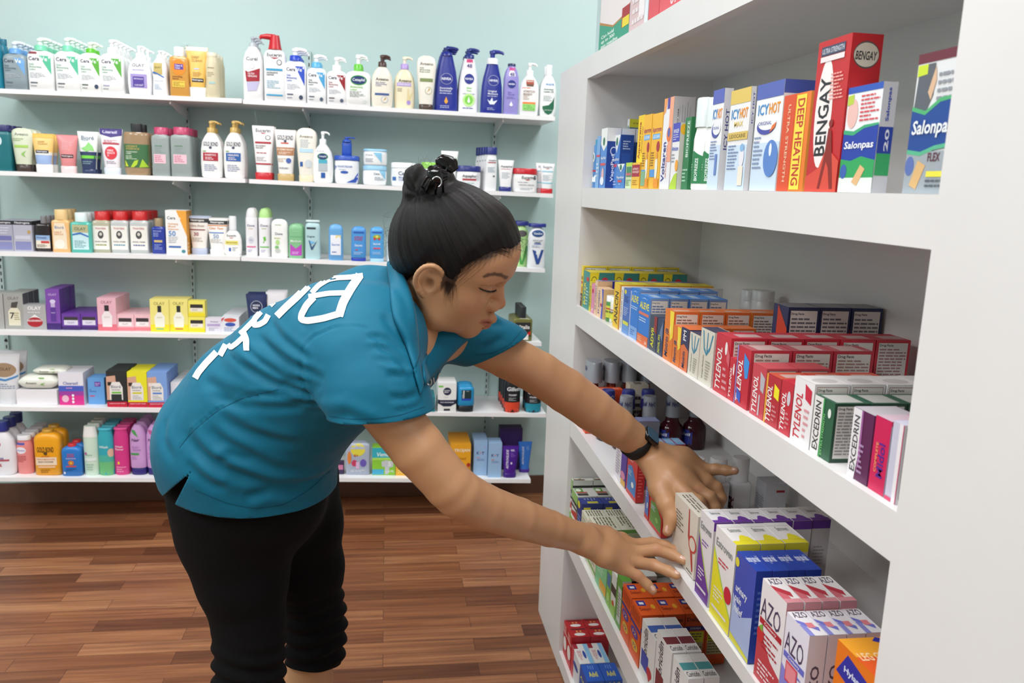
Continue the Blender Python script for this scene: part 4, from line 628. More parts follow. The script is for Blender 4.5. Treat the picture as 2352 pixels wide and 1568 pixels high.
WI('gel_tube','tube','bright blue gel tube on purple cap beside the bookcase','s6R',1191,1222,1016,1090.5,T_,'3578d4',[('t','ASTROGLIDE',.34,.5,.66,.14,'e4ecf8',90,.2),('l',.58,.7,.82,.84,4,'90b8ec')],('foot',1078,1.15,'4c2c98'),.03,1,back=.03)
# ---- things that stand on other things
def stack_on(lower_label, dz_from, **kw): pass
def find(label):
    for o in COL.objects:
        if o.parent is None and o.get('label', '') == label: return o
def top_of(o): return o.location.z+max(v[2] for v in o.bound_box)
L_ = find('lower of two stacked white tubs with light blue lids'); J_ = find('upper of two stacked white tubs with light blue lids')
def retop(o, z, yt):       # stand o on height z; scale so its body top reaches photo row yt
    bb = [v[2] for v in o.bound_box]; h = max(bb); Y = o.location.y-.03
    zt = solveZ(yt, o.location.x, Y); s = (zt-z)/h; o.scale.z = s; o.location.z = z+.0004
retop(J_, L_.location.z+max(v[2] for v in L_.children[0].bound_box), 347)
A_ = find('lower of two stacked low yellow jar cartons')
c = copy_thing(A_); c['label'] = 'upper of two stacked low yellow jar cartons'; c.location.z = A_.location.z+max(v[2] for v in A_.bound_box)+.0005; c.location.x += .001
P_ = find('blue plastic pump standing on the lid of the blue lidded tub'); T2 = find('white cream tub with blue lid and blue pump, front of its row')
z0 = T2.location.z+max(v[2] for v in T2.children[0].bound_box); P_.location = (T2.location.x, T2.location.y, z0+.0003); P_.scale.z = .5
for ch in list(P_.children): pass
# soft packs in the tray
def flow_pack(x0, x1, yt, yb, Y, z, label):
    a, b = onY(x0, yb, Y), onY(x1, yb, Y); H = solveZ(yt, (a[0]+b[0])/2, Y)-z; W = b[0]-a[0]; D = .09
    mb = MB(); rings = []
    for i in range(13):
        t = i/12; x = -W/2+W*t; q = min(1, min(t, 1-t)*5)**.6; hh = H*(.35+.65*q)
        rings.append([(x, math.copysign(abs(math.cos(s))**.7, math.cos(s))*D/2*(.75+.25*q), H/2+math.copysign(abs(math.sin(s))**.7, math.sin(s))*hh/2*(1 if abs(t-.5) < .45 else .9)) for s in [2*PI*k/20 for k in range(20)]])
    mb.loft(rings, M('e9eae0', 'gloss'))
    art(mb, lambda u, v, e: ((u-.5)*W, -D/2*1.01-e, v*H), W, H, [('t','Aveeno',.36,.5,.28,None,'7c8474'),('p',[(.6,.42),(.72,.55),(.66,.4),(.72,.3),(.6,.36)],'7fae5a'),('r',.56,.82,.7,.9,'7fc24a')])
    o = mb.build('wipes_pack'); o.location = ((a[0]+b[0])/2, Y+D/2, z+.0005); o['label'] = label; o['category'] = 'wipes pack'; return o
tr = find('white card display tray under the face wipes packs')
zt = tr.location.z+max(v[2] for v in tr.bound_box)
flow_pack(40, 130, 864, 897, tr.location.y-.047, zt, 'white and green face wipes pack lying in front on the card tray')
flow_pack(74, 150, 846, 870, tr.location.y-.03, zt+.054, 'cream face wipes pack lying on top of the front one, over the tray')
# ------------------------------------------------------------------ goods in the white bookcase; their fronts face -X
def case_item(name, cat, label, shelf, pf, pn, yt, col, items=(), side=(), top=(), step=None, D=.04, n=1, inset=.01, kind='carton', cap=None, Yr=None, far=False, mk='plastic', rot=0.0, H=None, gap=.0015, z=None, sx=1.0):
    X = BX+inset
    if Yr is None:
        Y0, Y1 = 1.5, 1.5
        for _ in range(4):
            Y0 = solveY(pf, X, sz(shelf, Y0)); Y1 = solveY(pn, X, sz(shelf, Y1))
        Y0 -= .0006; Y1 += .0006; lim = iL[shelf][0]-.004
        if Y0 > lim: Y0 = lim; Y1 = min(Y1, Y0-.018)
        Y1 = max(Y1, .704)
    else: Y0, Y1 = Yr
    Ym = (Y0+Y1)/2; z = max(sz(shelf, Y0), sz(shelf, Y1)) if z is None else z
    if H is None: H = solveZ(yt, X if kind == 'carton' else X+D/2, (Y0 if far else Y1) if kind == 'carton' else Ym)-z
    if step: D = solveX_from(X, Y1, z+H, step)-gap
    W = Y0-Y1
    D = min(D, (BX+BD-.006-X)/n-gap)
    root = make_body(name, kind, W, H, D, col, items, side, top, mk)
    if cap:
        hc = solveZ(cap[1], X+D/2, Ym)-z-H; add_cap(root, (cap[0], max(hc, .006))+tuple(cap[2:]), W, H, D)
    root.rotation_euler = (0, 0, -PI/2+rot); root.location = (X+D/2, Ym, z+.0003); root['category'] = cat
    row(root, label, n, (D+gap, 0, 0))
    return root
def solveX_from(X, Y, Z, dpx):
    P = np.array([X, Y, Z-EYE]); px = 1176+F_PX*(P@RI)/(P@FW)
    return solveX(px+dpx, Y, Z)-X
CI = case_item
def facts(bg, ink='6d7078', box='44464c'): return [('r',0,0,1,1,bg),('r',.06,.06,.94,.965,box),('r',.075,.07,.925,.955,'e2dfd8'),('t','Drug Facts',.3,.91,.4,None,'3a3c42'),('l',.11,.12,.89,.87,14,ink)]
fl = lambda c: [('l',.12,.15,.88,.85,4,c)]
BX_ = 'box'
# ---- top opening
CI('rub_bottle','bottle','small blue bottle with teal cap in the bookcase corner, top opening','b',1352,1366,334,'4a86c4',[('e',.45,.72,.22,.12,'eef2f0'),('e',.45,.72,.1,.07,'2f7a58'),('r',0,.38,1,.42,'b83048'),('p',[(.1,.2),(.4,.36),(.6,.24),(.9,.34),(.9,.14),(.1,.14)],'eef2f6')],kind='can',D=.035,cap=('cap',321,.6,'2a8fb4'),inset=.02)
CI(BX_+'_spray','box','thin pale blue carton beside the corner bottle','b',1366,1374,312,'7fb0e0',[('r',0,.6,1,.64,'d05060'),('l',.1,.2,.9,.5,4,'e6eefa')],side=[('r',0,0,1,1,'2a50a8')],D=.03)
vx = lambda t: [('p',[(0,1),(1,1),(1,.72),(.5,.62),(0,.74)],'eef1ef'),('e',.5,.8,.2,.07,'eef1ef'),('e',.5,.78,.16,.07,'2f7a58'),('t',t,.5,.5,.8,.06,'f2f6fa'),('r',.1,.38,.9,.42,'d85860'),('e',.55,.2,.2,.14,'e8b8b8'),('e',.5,.12,.3,.07,'eef2fa')]
CI('pads_carton','box','blue pads carton with white hanging tab','b',1375,1389,293,'5a92d8',vx('VapoPads'),side=[('r',0,0,1,1,'1c4290'),('r',0,.78,1,1,'e8e8ea'),('t','VapoPads',.5,.36,.5,.3,'e8eef8',90),('e',.5,.62,.24,.07,'dfe6f0'),('e',.5,.62,.19,.055,'1c4290')],top=[('r',0,0,1,1,'eeeeee')],step=32,n=3)
CI('inhaler_carton','box','large dark blue carton with yellow warning stripe','b',1371,1382,273,'eef0f0',[('e',.5,.86,.3,.05,'2f7a58'),('r',0,0,1,.7,'4a86c4')],side=[('r',0,0,1,1,'2a6aa0'),('r',0,.88,1,1,'e6e03c'),('t','DO NOT TAKE BY MOUTH',.55,.94,.8,None,'3a3c20'),('l',.08,.82,.92,.86,1,'dfe8f0'),('r',.08,.6,.28,.8,'b8c4dc'),('r',.34,.6,.58,.8,'b8c4dc'),('r',.64,.6,.9,.8,'b8c4dc')],step=58,n=2,inset=.11)
CI('patch_carton','box','blue patch carton with navy printed side','b',1404,1419,309,'4a80cc',[('p',[(0,1),(1,1),(.5,.66)],'eef1ef'),('e',.5,.88,.14,.08,'2f7a58'),('r',0,.88,.18,.96,'e0e03c'),('t','VapoPatch',.5,.54,.86,.07,'f2f6fa'),('r',.1,.4,.8,.46,'c84860'),('l',.1,.05,.8,.15,2,'c8d8f0')],side=[('r',0,0,1,1,'1d4594'),('l',.2,.72,.8,.9,4,'b8c8e4'),('r',.15,.4,.8,.66,'2450a4')],D=.032,inset=.03)
CI('salve_carton','box','small blue salve carton with white pointed badge in front','b',1413,1433,376,'4a86cc',[('p',[(.1,1),(.95,1),(.55,.66)],'eef2f0'),('e',.52,.86,.13,.12,'2f7a58'),('t','VapoRub',.5,.44,.84,.12,'f2f6fa'),('r',.25,.25,.7,.34,'d84c5c'),('r',.4,.16,.55,.19,'e8f0fa')],side=[('r',0,0,1,1,'2a58ac')],D=.025)
CI('roll_on_carton','box','small green and white roll on carton','b',1435,1449,373,'cfe0b8',[('r',0,.86,1,1,'b8dc48'),('r',.1,.45,.95,.84,'4a8a5c'),('r',.1,.5,.9,.6,'c86878'),('l',.1,.1,.9,.35,4,'6aa048')],side=[('r',0,0,1,1,'6c8c58')],D=.03)
CI('arthritis_carton','box','small yellow and dark red carton','b',1449,1467,373,'f2c23c',[('r',.02,.46,.98,.92,'a8243c'),('t','ARTHRITIS\nPAIN RELIEF',.5,.7,.8,.2,'f2dcd0'),('l',.15,.12,.85,.35,3,'b88430')],side=[('r',0,0,1,1,'e0a830')],D=.03)
CI('cream_carton','box','tall yellow carton with sideways dark red lettering','b',1457,1471,263,'f6cf1e',[('t','Aspercreme',.4,.66,.5,.42,'b03a30',90),('l',.15,.05,.9,.3,6,'c8502c'),('t','ARTHRITIS PAIN',.78,.66,.36,.12,'c0603c',90)],D=.035,inset=.03)
asp=[('r',0,.0,1,1,'f2b934'),('t','Aspercreme',.5,.78,.9,.09,'a02c58',0,.1),('r',.12,.66,.85,.73,'6ab0e4'),('t','LIDOCAINE',.5,.695,.62,.04,'eef6fc'),('e',.72,.56,.16,.07,'a83038'),('l',.05,.3,.55,.5,6,'8a6a28'),('e',.66,.28,.14,.16,'f0ecd8'),('e',.66,.44,.1,.05,'e8a040'),('r',.05,.16,.55,.26,'5a9ad8'),('r',.5,.02,.95,.14,'ee9a2c')]
CI('cream_carton','box','golden carton with magenta lettering, beside the sideways lettered one','b',1470,1488,261,'f2b934',asp+[('r',.05,.04,.6,.24,'86b48c')],D=.04)
CI('cream_carton','box','golden carton with magenta lettering, beside the arthritis gel carton','b',1489,1512,257,'f2b934',asp,D=.04)
CI('gel_carton','box','tall white and orange arthritis gel carton with grey printed side','b',1513,1535,221,'ecebee',[('p',[(0,1),(.35,1),(.2,.85),(0,.82)],'f0a060'),('r',.35,.88,.6,1,'5a48a0'),('r',.62,.3,1,1,'f0a888'),('t','Voltaren',.3,.3,.44,.34,'3c4690',90),('t','ARTHRITIS PAIN',.6,.3,.36,.12,'d08888',90),('e',.7,.6,.22,.08,'e8783c'),('e',.7,.62,.12,.05,'4a68b8')],side=[('r',0,0,1,1,'b5b2b3'),('t','How to use',.2,.72,.3,.09,'55565c',90),('r',.28,.3,.3,.9,'9a9a9e'),('r',.4,.3,.42,.92,'8d8d92'),('r',.52,.35,.54,.9,'9a9a9e'),('r',.64,.3,.66,.94,'8d8d92'),('r',.76,.3,.78,.9,'9a9a9e')],step=50)
CI('gel_carton','box','white gel carton with purple panel and yellow flower','b',1536,1553,281,'eceaec',[('r',0,.72,1,1,'4a50b8'),('t','PAIN RELIEF',.5,.88,.7,.06,'e8eaf6'),('l',.15,.74,.85,.84,3,'c8ccec'),('t','Arnicare',.5,.62,.84,.07,'5a6ac0'),('l',.1,.4,.6,.55,3,'9aa0a8'),('p',[(0,0),(1,0),(1,.26),(.6,.22),(.2,.1)],'b4d43c'),('e',.85,.36,.2,.09,'f0a83c')],side=[('r',0,0,1,1,'c8c4bc'),('e',.5,.9,.5,.08,'f0b42c')],step=18,inset=.012)
CI('freeze_carton','box','narrow dark green cooling gel carton with white sideways lettering','b',1563,1577,268,'2c7a4c',[('t','BIOFREEZE',.6,.7,.5,.4,'cfe8dc',90),('l',.1,.1,.9,.3,4,'a8d4bc')],D=.04,inset=.02)
for pf,pn,lb in ((1577,1600,'closer to the narrow green carton'),(1600.5,1624,'closer to the blue topped cartons')):
    CI('foam_bottle','bottle','white and green pump foam bottle, '+lb,'b',pf,pn,292,'f0f1ef',[('r',0,.1,1,.52,'2c8050'),('p',[(0,.52),(.5,.62),(1,.52)],'2c8050'),('t','BIOFREEZE',.72,.32,.36,.16,'e4f0ea',90),('l',.1,.3,.5,.42,3,'c8e0d4')],kind='spray',D=.032,cap=('cap',226,.9,'dde6e6',None,'gloss'),inset=.01)
icy=lambda c,t2: [('r',0,0,1,.45,'cfe2f4'),('r',0,.86,1,1,c),('t','ICY',.3,.76,.4,.1,'4a90cc'),('t','HOT',.72,.76,.4,.1,'f09a2c')]+t2
CI('balm_carton','box','narrow white and blue pain balm carton with rainbow ring','b',1622,1647,202,'eeeff2',icy('5a66b8',[('e',.45,.6,.36,.08,'4a58a8'),('e',.55,.62,.36,.07,'eeeff2'),('t','ORIGINAL',.5,.62,.56,.03,'8088b8'),('l',.1,.3,.7,.5,7,'7f90b4'),('r',.6,.15,.8,.36,'6a8ac8')]),side=[('r',0,0,1,1,'dcdde2'),('t','ICY HOT',.5,.6,.4,.4,'4a5088',90)],step=22)
CI('balm_carton','box','white pain balm carton with gold top band','b',1662,1707,198,'eeedee',icy('e0c264',[('t','MAX',.5,.66,.44,.05,'e8cf7c'),('r',0,.5,1,.58,'d8bc68'),('t','LIDOCAINE',.5,.54,.8,.04,'8a7430'),('l',.08,.2,.6,.46,8,'7f90b4'),('e',.8,.33,.12,.1,'e8e8f0'),('e',.8,.42,.1,.04,'8ab8e0'),('r',.68,.05,.92,.24,'f0e8d8')]),side=[('r',0,0,1,1,'dddde2'),('t','ICY HOT',.6,.8,.3,.4,'4a50a0',90)],step=13,inset=.008)
CI('patch_carton','box','wide white patch carton with deep blue top band and ring','b',1720,1780,181,'eff0f2',icy('5566b4',[('e',.45,.6,.34,.075,'4a50a8'),('e',.5,.625,.34,.06,'eff0f2'),('t','ORIGINAL',.42,.63,.5,.035,'6a72a8'),('p',[(.62,.54),(.8,.58),(.84,.63),(.7,.6)],'e8783c'),('l',.05,.2,.4,.52,8,'8898b8'),('e',.74,.3,.26,.17,'5a86cc'),('e',.72,.38,.05,.06,'e8eef6')]),side=[('r',0,0,1,1,'e8e8ea'),('r',0,.88,1,1,'4a5cb0')],step=72,inset=.008)
CI('heat_carton','box','orange and yellow heat rub carton with sideways red lettering','b',1782,1842,208,'e87c2c',[('r',0,0,.45,1,'d8502c'),('r',.5,.02,.86,.98,'f2dc4c'),('t','DEEP HEATING',.68,.5,.88,.26,'c0342c',-90),('t','ULTRA STRENGTH',.25,.5,.8,.1,'f0c0a0',-90)],side=[('r',0,0,1,1,'f0b050')],step=14,inset=.008)
CI('rub_carton','box','very tall red muscle rub carton with black lettering','b',1847,1920,75,'c0272c',[('e',.36,.52,.26,.36,'f0e8e6'),('t','BENGAY',.36,.5,.52,.34,'26262c',90),('r',.12,.9,.84,.96,'3f465e'),('t','ULTRA STRENGTH',.48,.93,.66,.035,'c8ccd8'),('r',.12,.86,.84,.895,'eedfe0'),('l',.5,.6,.92,.78,8,'f0a8a0'),('p',[(0,0),(1,0),(1,.2),(.6,.3),(.4,.16),(0,.1)],'d84c3c'),('p',[(.6,.42),(.7,.4),(.76,.28),(.86,.1),(.9,.02),(.8,.02),(.7,.16),(.62,.2),(.5,.02),(.42,.02),(.55,.24)],'8a2420'),('e',.66,.45,.06,.025,'8a2420')],side=[('r',0,0,1,1,'b51f26'),('e',.5,.87,.42,.085,'4c4846'),('e',.5,.87,.4,.075,'c6beae'),('t','BENGAY',.5,.865,.7,.055,'26262c',0,.15)],step=74,inset=.006)
sal=[('t','Salonpas',.5,.44,.86,.09,'f2f6fb',0,.12)]
CI('patch_carton','box','white, blue and green pain patch carton with tan patch picture','b',1924,2002,187,'eceff3',[('r',0,.94,1,1,'2f58b8'),('e',.2,.75,.16,.14,'e8bcb4'),('p',[(.02,.92),(.2,.93),(.2,.84),(.02,.83)],'b8d048'),('l',.42,.66,.95,.92,7,'d85058'),('p',[(0,.58),(.3,.56),(.6,.62),(1,.62),(1,.3),(.6,.34),(.3,.3),(0,.32)],'1f3fa4'),('p',[(0,.56),(.3,.54),(.6,.6),(1,.62),(1,.64),(.6,.63),(.3,.58),(0,.6)],'3fa878'),('p',[(0,.32),(.3,.3),(.6,.34),(1,.3),(1,.12),(0,.12)],'2fa45c'),('r',0,0,1,.14,'e6ece8'),('e',.12,.2,.1,.07,'3a60b0'),('p',[(.4,.1),(.62,.26),(.76,.22),(.56,.06)],'e2b884')]+sal,side=[('r',0,0,1,1,'c9cbd2'),('r',0,.36,1,.6,'2440a0'),('r',0,.16,1,.36,'35a464'),('t','Salonpas',.5,.8,.3,.3,'2f4cb0',90),('t','20',.6,.48,.2,.3,'dfe6f4',90)],step=36,inset=.008)
CI('patch_carton','box','largest grey and blue pain patch carton against the near stile','b',2045,2190,127,'dfe1e3',[('r',0,.93,1,1,'6a2a38'),('p',[(.02,.6),(.06,.92),(.4,.92),(.42,.7),(.3,.58)],'5c626a'),('p',[(.02,.84),(.02,.92),(.24,.92),(.24,.85)],'c8dc34'),('p',[(.3,.72),(.42,.9),(.46,.8),(.38,.66)],'d8b494'),('l',.5,.64,.98,.86,4,'8f949c'),('p',[(0,.6),(.3,.56),(.6,.64),(1,.66),(1,.36),(.6,.34),(.3,.3),(0,.32)],'1f4894'),('p',[(0,.6),(.3,.56),(.6,.64),(1,.66),(1,.68),(.6,.67),(.3,.59),(0,.63)],'4fae74'),('r',0,0,1,.3,'9ea7ae'),('p',[(0,.32),(.3,.3),(.6,.34),(1,.36),(1,.33),(.6,.31),(.3,.27),(0,.29)],'58b48c'),('e',.1,.2,.1,.07,'5a70b0'),('p',[(.14,.06),(.28,.24),(.46,.2),(.3,.03)],'d8b078'),('t','FLEX',.62,.26,.26,.06,'5f2836'),('r',.5,.12,1,.16,'e8e048'),('l',.5,.04,.95,.11,2,'5a6068'),('t','Salonpas',.5,.46,.86,.13,'eef4f6',0,.12)],D=.06,inset=.012,Yr=(.772,.703),far=True)
# ---- second opening
bay=lambda: facts('e3cc38')
CI('aspirin_carton','box','tall yellow and brown aspirin carton with printed fact panel','d',1324,1336,611,'e8cf38',[('t','BAYER',.5,.7,.8,.08,'4a4420'),('r',.1,.56,.9,.62,'d0604c'),('e',.6,.42,.22,.08,'c8402c'),('r',0,0,1,.32,'5a4038'),('l',.1,.12,.8,.26,3,'e8e0d8')],side=bay(),top=[('t','BAYER',.5,.5,.6,.4,'8a7a28')],step=56,n=4)
CI('aspirin_carton','box','teal and yellow aspirin carton with red heart spot','d',1337,1351,626,'3f9088',[('t','BAYER',.3,.4,.6,.3,'e8dc3c',90),('e',.7,.8,.2,.06,'d0343c'),('l',.5,.1,.9,.6,6,'bcd8d4')],side=[('r',0,0,1,1,'3a857f'),('p',[(0,1),(.38,1),(.3,.5),(0,.3)],'e4d22e'),('e',.18,.78,.12,.12,'4a4820'),('e',.18,.78,.1,.1,'e4d22e'),('e',.62,.74,.16,.14,'c8343a')],top=[('r',0,0,1,1,'dccb3c')],step=57,n=4)
CI('aspirin_carton','box','narrow yellow and green aspirin carton','d',1351.5,1356,648,'d8cc38',[('t','ASPIRIN',.4,.5,.7,.4,'3c5a34',90)],D=.03)
CI('aspirin_carton','box','narrow pink chewable aspirin carton with red dot','d',1356.5,1363,653,'dd8fae',[('e',.45,.75,.3,.08,'c83050'),('r',.3,.08,.7,.16,'f4dce6')],D=.03)
CI('aspirin_carton','box','long peach carton with blue corners, deep row','d',1363.5,1369,646,'e8c4a4',[('t','ST JOSEPH',.5,.5,.7,.4,'3a4cb0',90)],side=[('r',0,0,1,1,'d8b490'),('e',.5,.5,.4,.4,'c49c74'),('r',.55,.7,.95,1,'2c2f8c')],top=[('r',0,0,1,1,'a8a4c8'),('r',.1,.2,.3,.8,'3a3aa0'),('r',.6,.2,.8,.8,'3a3aa0')],step=62,n=4)
CI('aspirin_carton','box','short peach carton with blue swirl edge','d',1369.5,1383,665,'ecc8a4',[('t','ST JOSEPH',.35,.5,.8,.26,'2c3c98',90),('p',[(.7,0),(1,0),(1,1),(.75,1),(.9,.6)],'4458c8'),('e',.7,.45,.14,.06,'c0304c')],side=[('r',0,0,1,1,'dcb684'),('e',.6,.4,.38,.42,'e8d0ac'),('e',.6,.4,.33,.37,'d8b07c')],D=.026)
CI('pill_bottle','bottle','small green and white pill bottle','d',1387,1395,692,'4c8a44',[('r',0,.2,1,.8,'c8cc48'),('r',0,.62,1,.68,'c83040'),('t','ASPIRIN',.5,.5,.9,.1,'2c4430')],kind='can',D=.022,cap=('cap',679,.9,'eceeee'),inset=.012)
CI('pill_bottle','bottle','small white and yellow pill bottle in front of the golden carton','d',1395.5,1405,694,'e4e0d6',[('r',0,.15,1,.55,'dcdc48'),('t','ASPIRIN',.5,.55,.9,.1,'2c2c30'),('e',.6,.2,.2,.08,'e8e8e4'),('r',0,.66,1,.69,'a84050')],kind='can',D=.024,cap=('cap',682,.9,'eceeee'),inset=.008)
CI('pill_bottle','bottle','taller white capped bottle behind the two small pill bottles','d',1393,1411,680,'e6e6e2',[],kind='can',D=.035,cap=('cap',658,.95,'eef0f0'),inset=.06)
CI('headache_carton','box','tall golden yellow headache carton with sideways lettering','d',1406,1421,654,'e8c02c',[('t','ANACIN',.45,.45,.72,.5,'3c3428',90),('r',.85,0,1,1,'d88c24')],side=[('r',0,0,1,1,'e0a02c')],top=[('r',0,0,1,1,'e4d63c'),('r',.2,.2,.8,.6,'c8b44c')],step=54,n=4)
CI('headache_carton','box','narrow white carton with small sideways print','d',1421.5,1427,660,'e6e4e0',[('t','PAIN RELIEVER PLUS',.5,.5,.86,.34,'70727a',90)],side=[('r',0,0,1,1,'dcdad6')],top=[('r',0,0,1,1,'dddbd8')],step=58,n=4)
CI('pain_carton','box','blue store brand carton with yellow badge','d',1427.5,1443,668,'4a70bc',[('e',.25,.93,.16,.05,'dccf3c'),('l',.2,.7,.8,.85,4,'2c3c78'),('r',0,0,1,.2,'6a9ad8'),('r',.1,.2,.9,.28,'d8d84c'),('l',.15,.4,.85,.6,5,'b8c8ec')],side=facts('d8dae2'),D=.03)
al=[('t','ALEVE',.5,.8,.84,.14,'f0e640'),('p',[(.2,.93),(.5,.97),(.8,.94),(.5,.95)],'a8c8f0')]
CI('pain_carton','box','royal blue carton with yellow capital lettering and plain base','d',1444,1462,668,'2f7ad0',al+[('l',.1,.58,.9,.66,2,'c8dcf4'),('r',0,0,1,.24,'7fa8e0'),('l',.2,.05,.7,.18,3,'3464b0')],side=facts('7f9cc8','5f78a8','5a78b0'),top=[('r',0,0,1,1,'4a8ad4'),('r',.2,.3,.8,.7,'a8c0dc')],step=46,n=4,inset=.012)
CI('pain_carton','box','royal blue carton with yellow capital lettering and orange base','d',1462.5,1487,686,'2f7ad0',al+[('r',.05,.6,.95,.66,'d87864'),('l',.1,.46,.9,.56,2,'c8dcf4'),('r',0,0,1,.2,'e0703c'),('t','24',.8,.07,.16,.06,'f6e4d8'),('l',.05,.05,.5,.16,3,'f0c0a0')],side=facts('7f9cc8','5f78a8','5a78b0'),top=[('r',0,0,1,1,'4a8ad4'),('r',.2,.3,.8,.7,'a8c0dc')],step=45,n=4)
CI('pill_bottle','bottle','white pill bottle at the back, farther of two','d',0,0,690,'d8d8d4',[('r',0,.1,1,.6,'c8c87c')],kind='can',D=.04,cap=('cap',666,.95,'dcdedc'),Yr=(1.70,1.655),inset=.262)
CI('pill_bottle','bottle','white pill bottle at the back with barcode label','d',0,0,690,'d8d8d4',[('r',0,.1,1,.6,'e4e2dc'),('l',.1,.15,.9,.55,5,'55565a')],kind='can',D=.045,cap=('cap',667,.95,'dcdedc'),Yr=(1.645,1.595),inset=.262)
CI('pain_carton','box','narrow dark carton with sideways yellow lettering and red corner','d',1489,1505,729,'3c4658',[('t','ADVIL',.45,.4,.6,.4,'e6e028',90),('p',[(.6,.6),(1,.5),(1,1),(.6,1)],'8a2c34')],side=[('r',0,0,1,1,'4a3038')],D=.03)
CI('pain_carton','box','narrow navy carton with small sideways yellow lettering','d',1505.5,1520,737,'2c3c5c',[('t','ADVIL PM',.4,.3,.5,.3,'d8dc3c',90),('p',[(.4,.6),(.9,.4),(.9,1)],'6a7a9c')],side=[('r',0,0,1,1,'40323c')],D=.03)
mo=[('p',[(.55,1),(1,1),(1,.5),(.7,.4)],'f4d83c'),('t','Motrin IB',.34,.34,.56,.34,'3c4468',90,.2),('e',.72,.62,.1,.1,'f4e468')]
CI('pain_carton','box','tall orange carton with yellow glow and sideways navy lettering','d',1521,1541,717,'e07a24',mo,side=facts('e07438','8a6c60','d86830'),top=[('r',0,0,1,1,'e07c48'),('r',.5,.1,.8,.7,'d0b0a0')],step=60,n=5)
CI('pain_carton','box','medium orange carton with yellow glow in front of the tall orange row','d',1541.5,1559,754,'e07a24',mo,side=facts('e07438','8a6c60','d86830'),top=[('r',0,0,1,1,'e07c48')],step=58,n=3)
CI('pain_carton','box','orange and navy night carton with white letters','d',1559.5,1577,758,'e0743c',[('p',[(0,1),(1,1),(1,.5),(.4,.62),(0,.55)],'35365c'),('t','PM',.45,.82,.24,.4,'e6e4ec',90),('t','Motrin',.45,.25,.4,.34,'3c4468',90,.2)],side=[('r',0,0,1,1,'39395c')],D=.034)
gd=[('p',[(.15,.96),(.22,.96),(.34,.66),(.5,.58),(.7,.7),(.86,.95),(.93,.93),(.74,.64),(.5,.52),(.28,.62)],'3a8cac'),('p',[(.5,.95),(.56,.95),(.56,.6),(.5,.6)],'3a8cac'),('t','Orange Backache',.3,.3,.44,.1,'7a8078',90),('l',.5,.08,.85,.45,7,'a8a898')]
for pf,pn,yt,lb in ((1578,1601,772,'touching the orange ones'),(1602,1632,765,'touching the tall red ones')):
    CI('pain_carton','box','cream carton with blue looped ribbon drawing, '+lb,'d',pf,pn,yt,'dedacb',gd,side=[('r',0,0,1,1,'d4c8c4'),('l',.1,.1,.9,.9,9,'b89a98')],top=[('r',0,0,1,1,'45445c')],D=.028)
ty=lambda c='f2eeec': [('t','TYLENOL',.3,.42,.72,.34,c,90,.15)]
CI('pain_carton','box','tall red carton with sideways white lettering and white capsule','d',1636,1669,778,'c9293b',ty()+[('e',.72,.8,.08,.11,'f0ecec'),('l',.6,.08,.9,.5,4,'e8a8b0'),('p',[(.8,.9),(1,.7),(1,.5),(.8,.6)],'d8606c')],side=facts('cc3040','a87c80','c02c3c'),top=[('r',0,0,1,1,'c63a48'),('r',.35,.3,.8,.95,'c8a8a8')],step=85,n=5)
CI('pain_carton','box','short narrow red carton between two taller red ones','d',1669.5,1683,826,'c9293b',ty()+[('e',.75,.75,.12,.14,'f0ecec')],D=.034)
CI('pain_carton','box','red carton with blue arrow patch and lilac edge','d',1684,1714,806,'c4283c',[('r',0,0,.08,1,'9088cc')]+ty()+[('p',[(.55,.92),(.95,.8),(.9,.52),(.7,.5),(.55,.7)],'3c90dc'),('p',[(.15,.3),(.5,.22),(.5,.05),(.2,.12)],'3c60c8')],side=facts('c43a48','a88478','b83444'),top=[('r',0,0,1,1,'b85a62'),('r',.1,.2,.9,.8,'c8a8a4')],step=96,n=3)
CI('pain_carton','box','red carton with grey arrow and pale sideways lettering','d',1720,1751,848,'c64452',ty()+[('p',[(.6,.9),(.95,.8),(.9,.5),(.65,.55)],'b8b4bc'),('r',.6,.05,.7,.45,'c8c0c8')],side=facts('b85058'),top=[('r',0,0,1,1,'c04c54')],D=.045,n=2)
CI('pain_carton','box','red and orange carton with bright yellow tag','d',1752,1784,872,'b52c38',[('r',0,0,.12,1,'e8a43c')]+ty()+[('p',[(.6,.86),(.95,.78),(.95,.55),(.6,.6)],'f0e428'),('l',.55,.1,.9,.45,4,'d88c90')],side=facts('b84850'),top=[('r',0,0,1,1,'c8543c'),('r',.3,.2,.8,.8,'c8a49c')],D=.05,n=3)
CI('pain_carton','box','narrow red carton with white oval, touching the big white one','d',1785,1812,884,'c22c3c',ty()+[('e',.7,.7,.14,.14,'d0ccd4'),('l',.55,.1,.9,.45,4,'d88c90')],side=facts('b84850'),D=.04)
CI('pain_carton','box','large white carton with sideways red lettering','d',1813,1857,884,'ebe8ea',ty('c82c3c')+[('p',[(.55,.95),(.9,.88),(.9,.66),(.6,.72)],'c82c44'),('l',.6,.1,.85,.6,5,'e0a0a8')],side=facts('e2dfdf','8a9088','9c6a70'),top=[('r',0,0,1,1,'dedbda'),('e',.6,.5,.25,.35,'c4bfbe')],step=83,n=4)
CI('migraine_carton','box','dark green and white carton with large fact panel','d',1859,1904,928,'2c5f44',[('p',[(0,0),(.42,0),(.5,1),(0,1)],'e6e4e2'),('t','EXCEDRIN',.22,.5,.84,.28,'3a3c3c',90),('r',.45,0,.52,1,'3c9a50'),('t','EXTRA STRENGTH',.56,.4,.7,.1,'7cc47c',90),('e',.8,.8,.08,.08,'e0e8e0')],side=facts('2c4c3c','8f9292','2c5a44'),top=[('r',0,0,1,1,'33604a'),('r',.1,.1,.9,.85,'b8b8b2')],step=84,n=3)
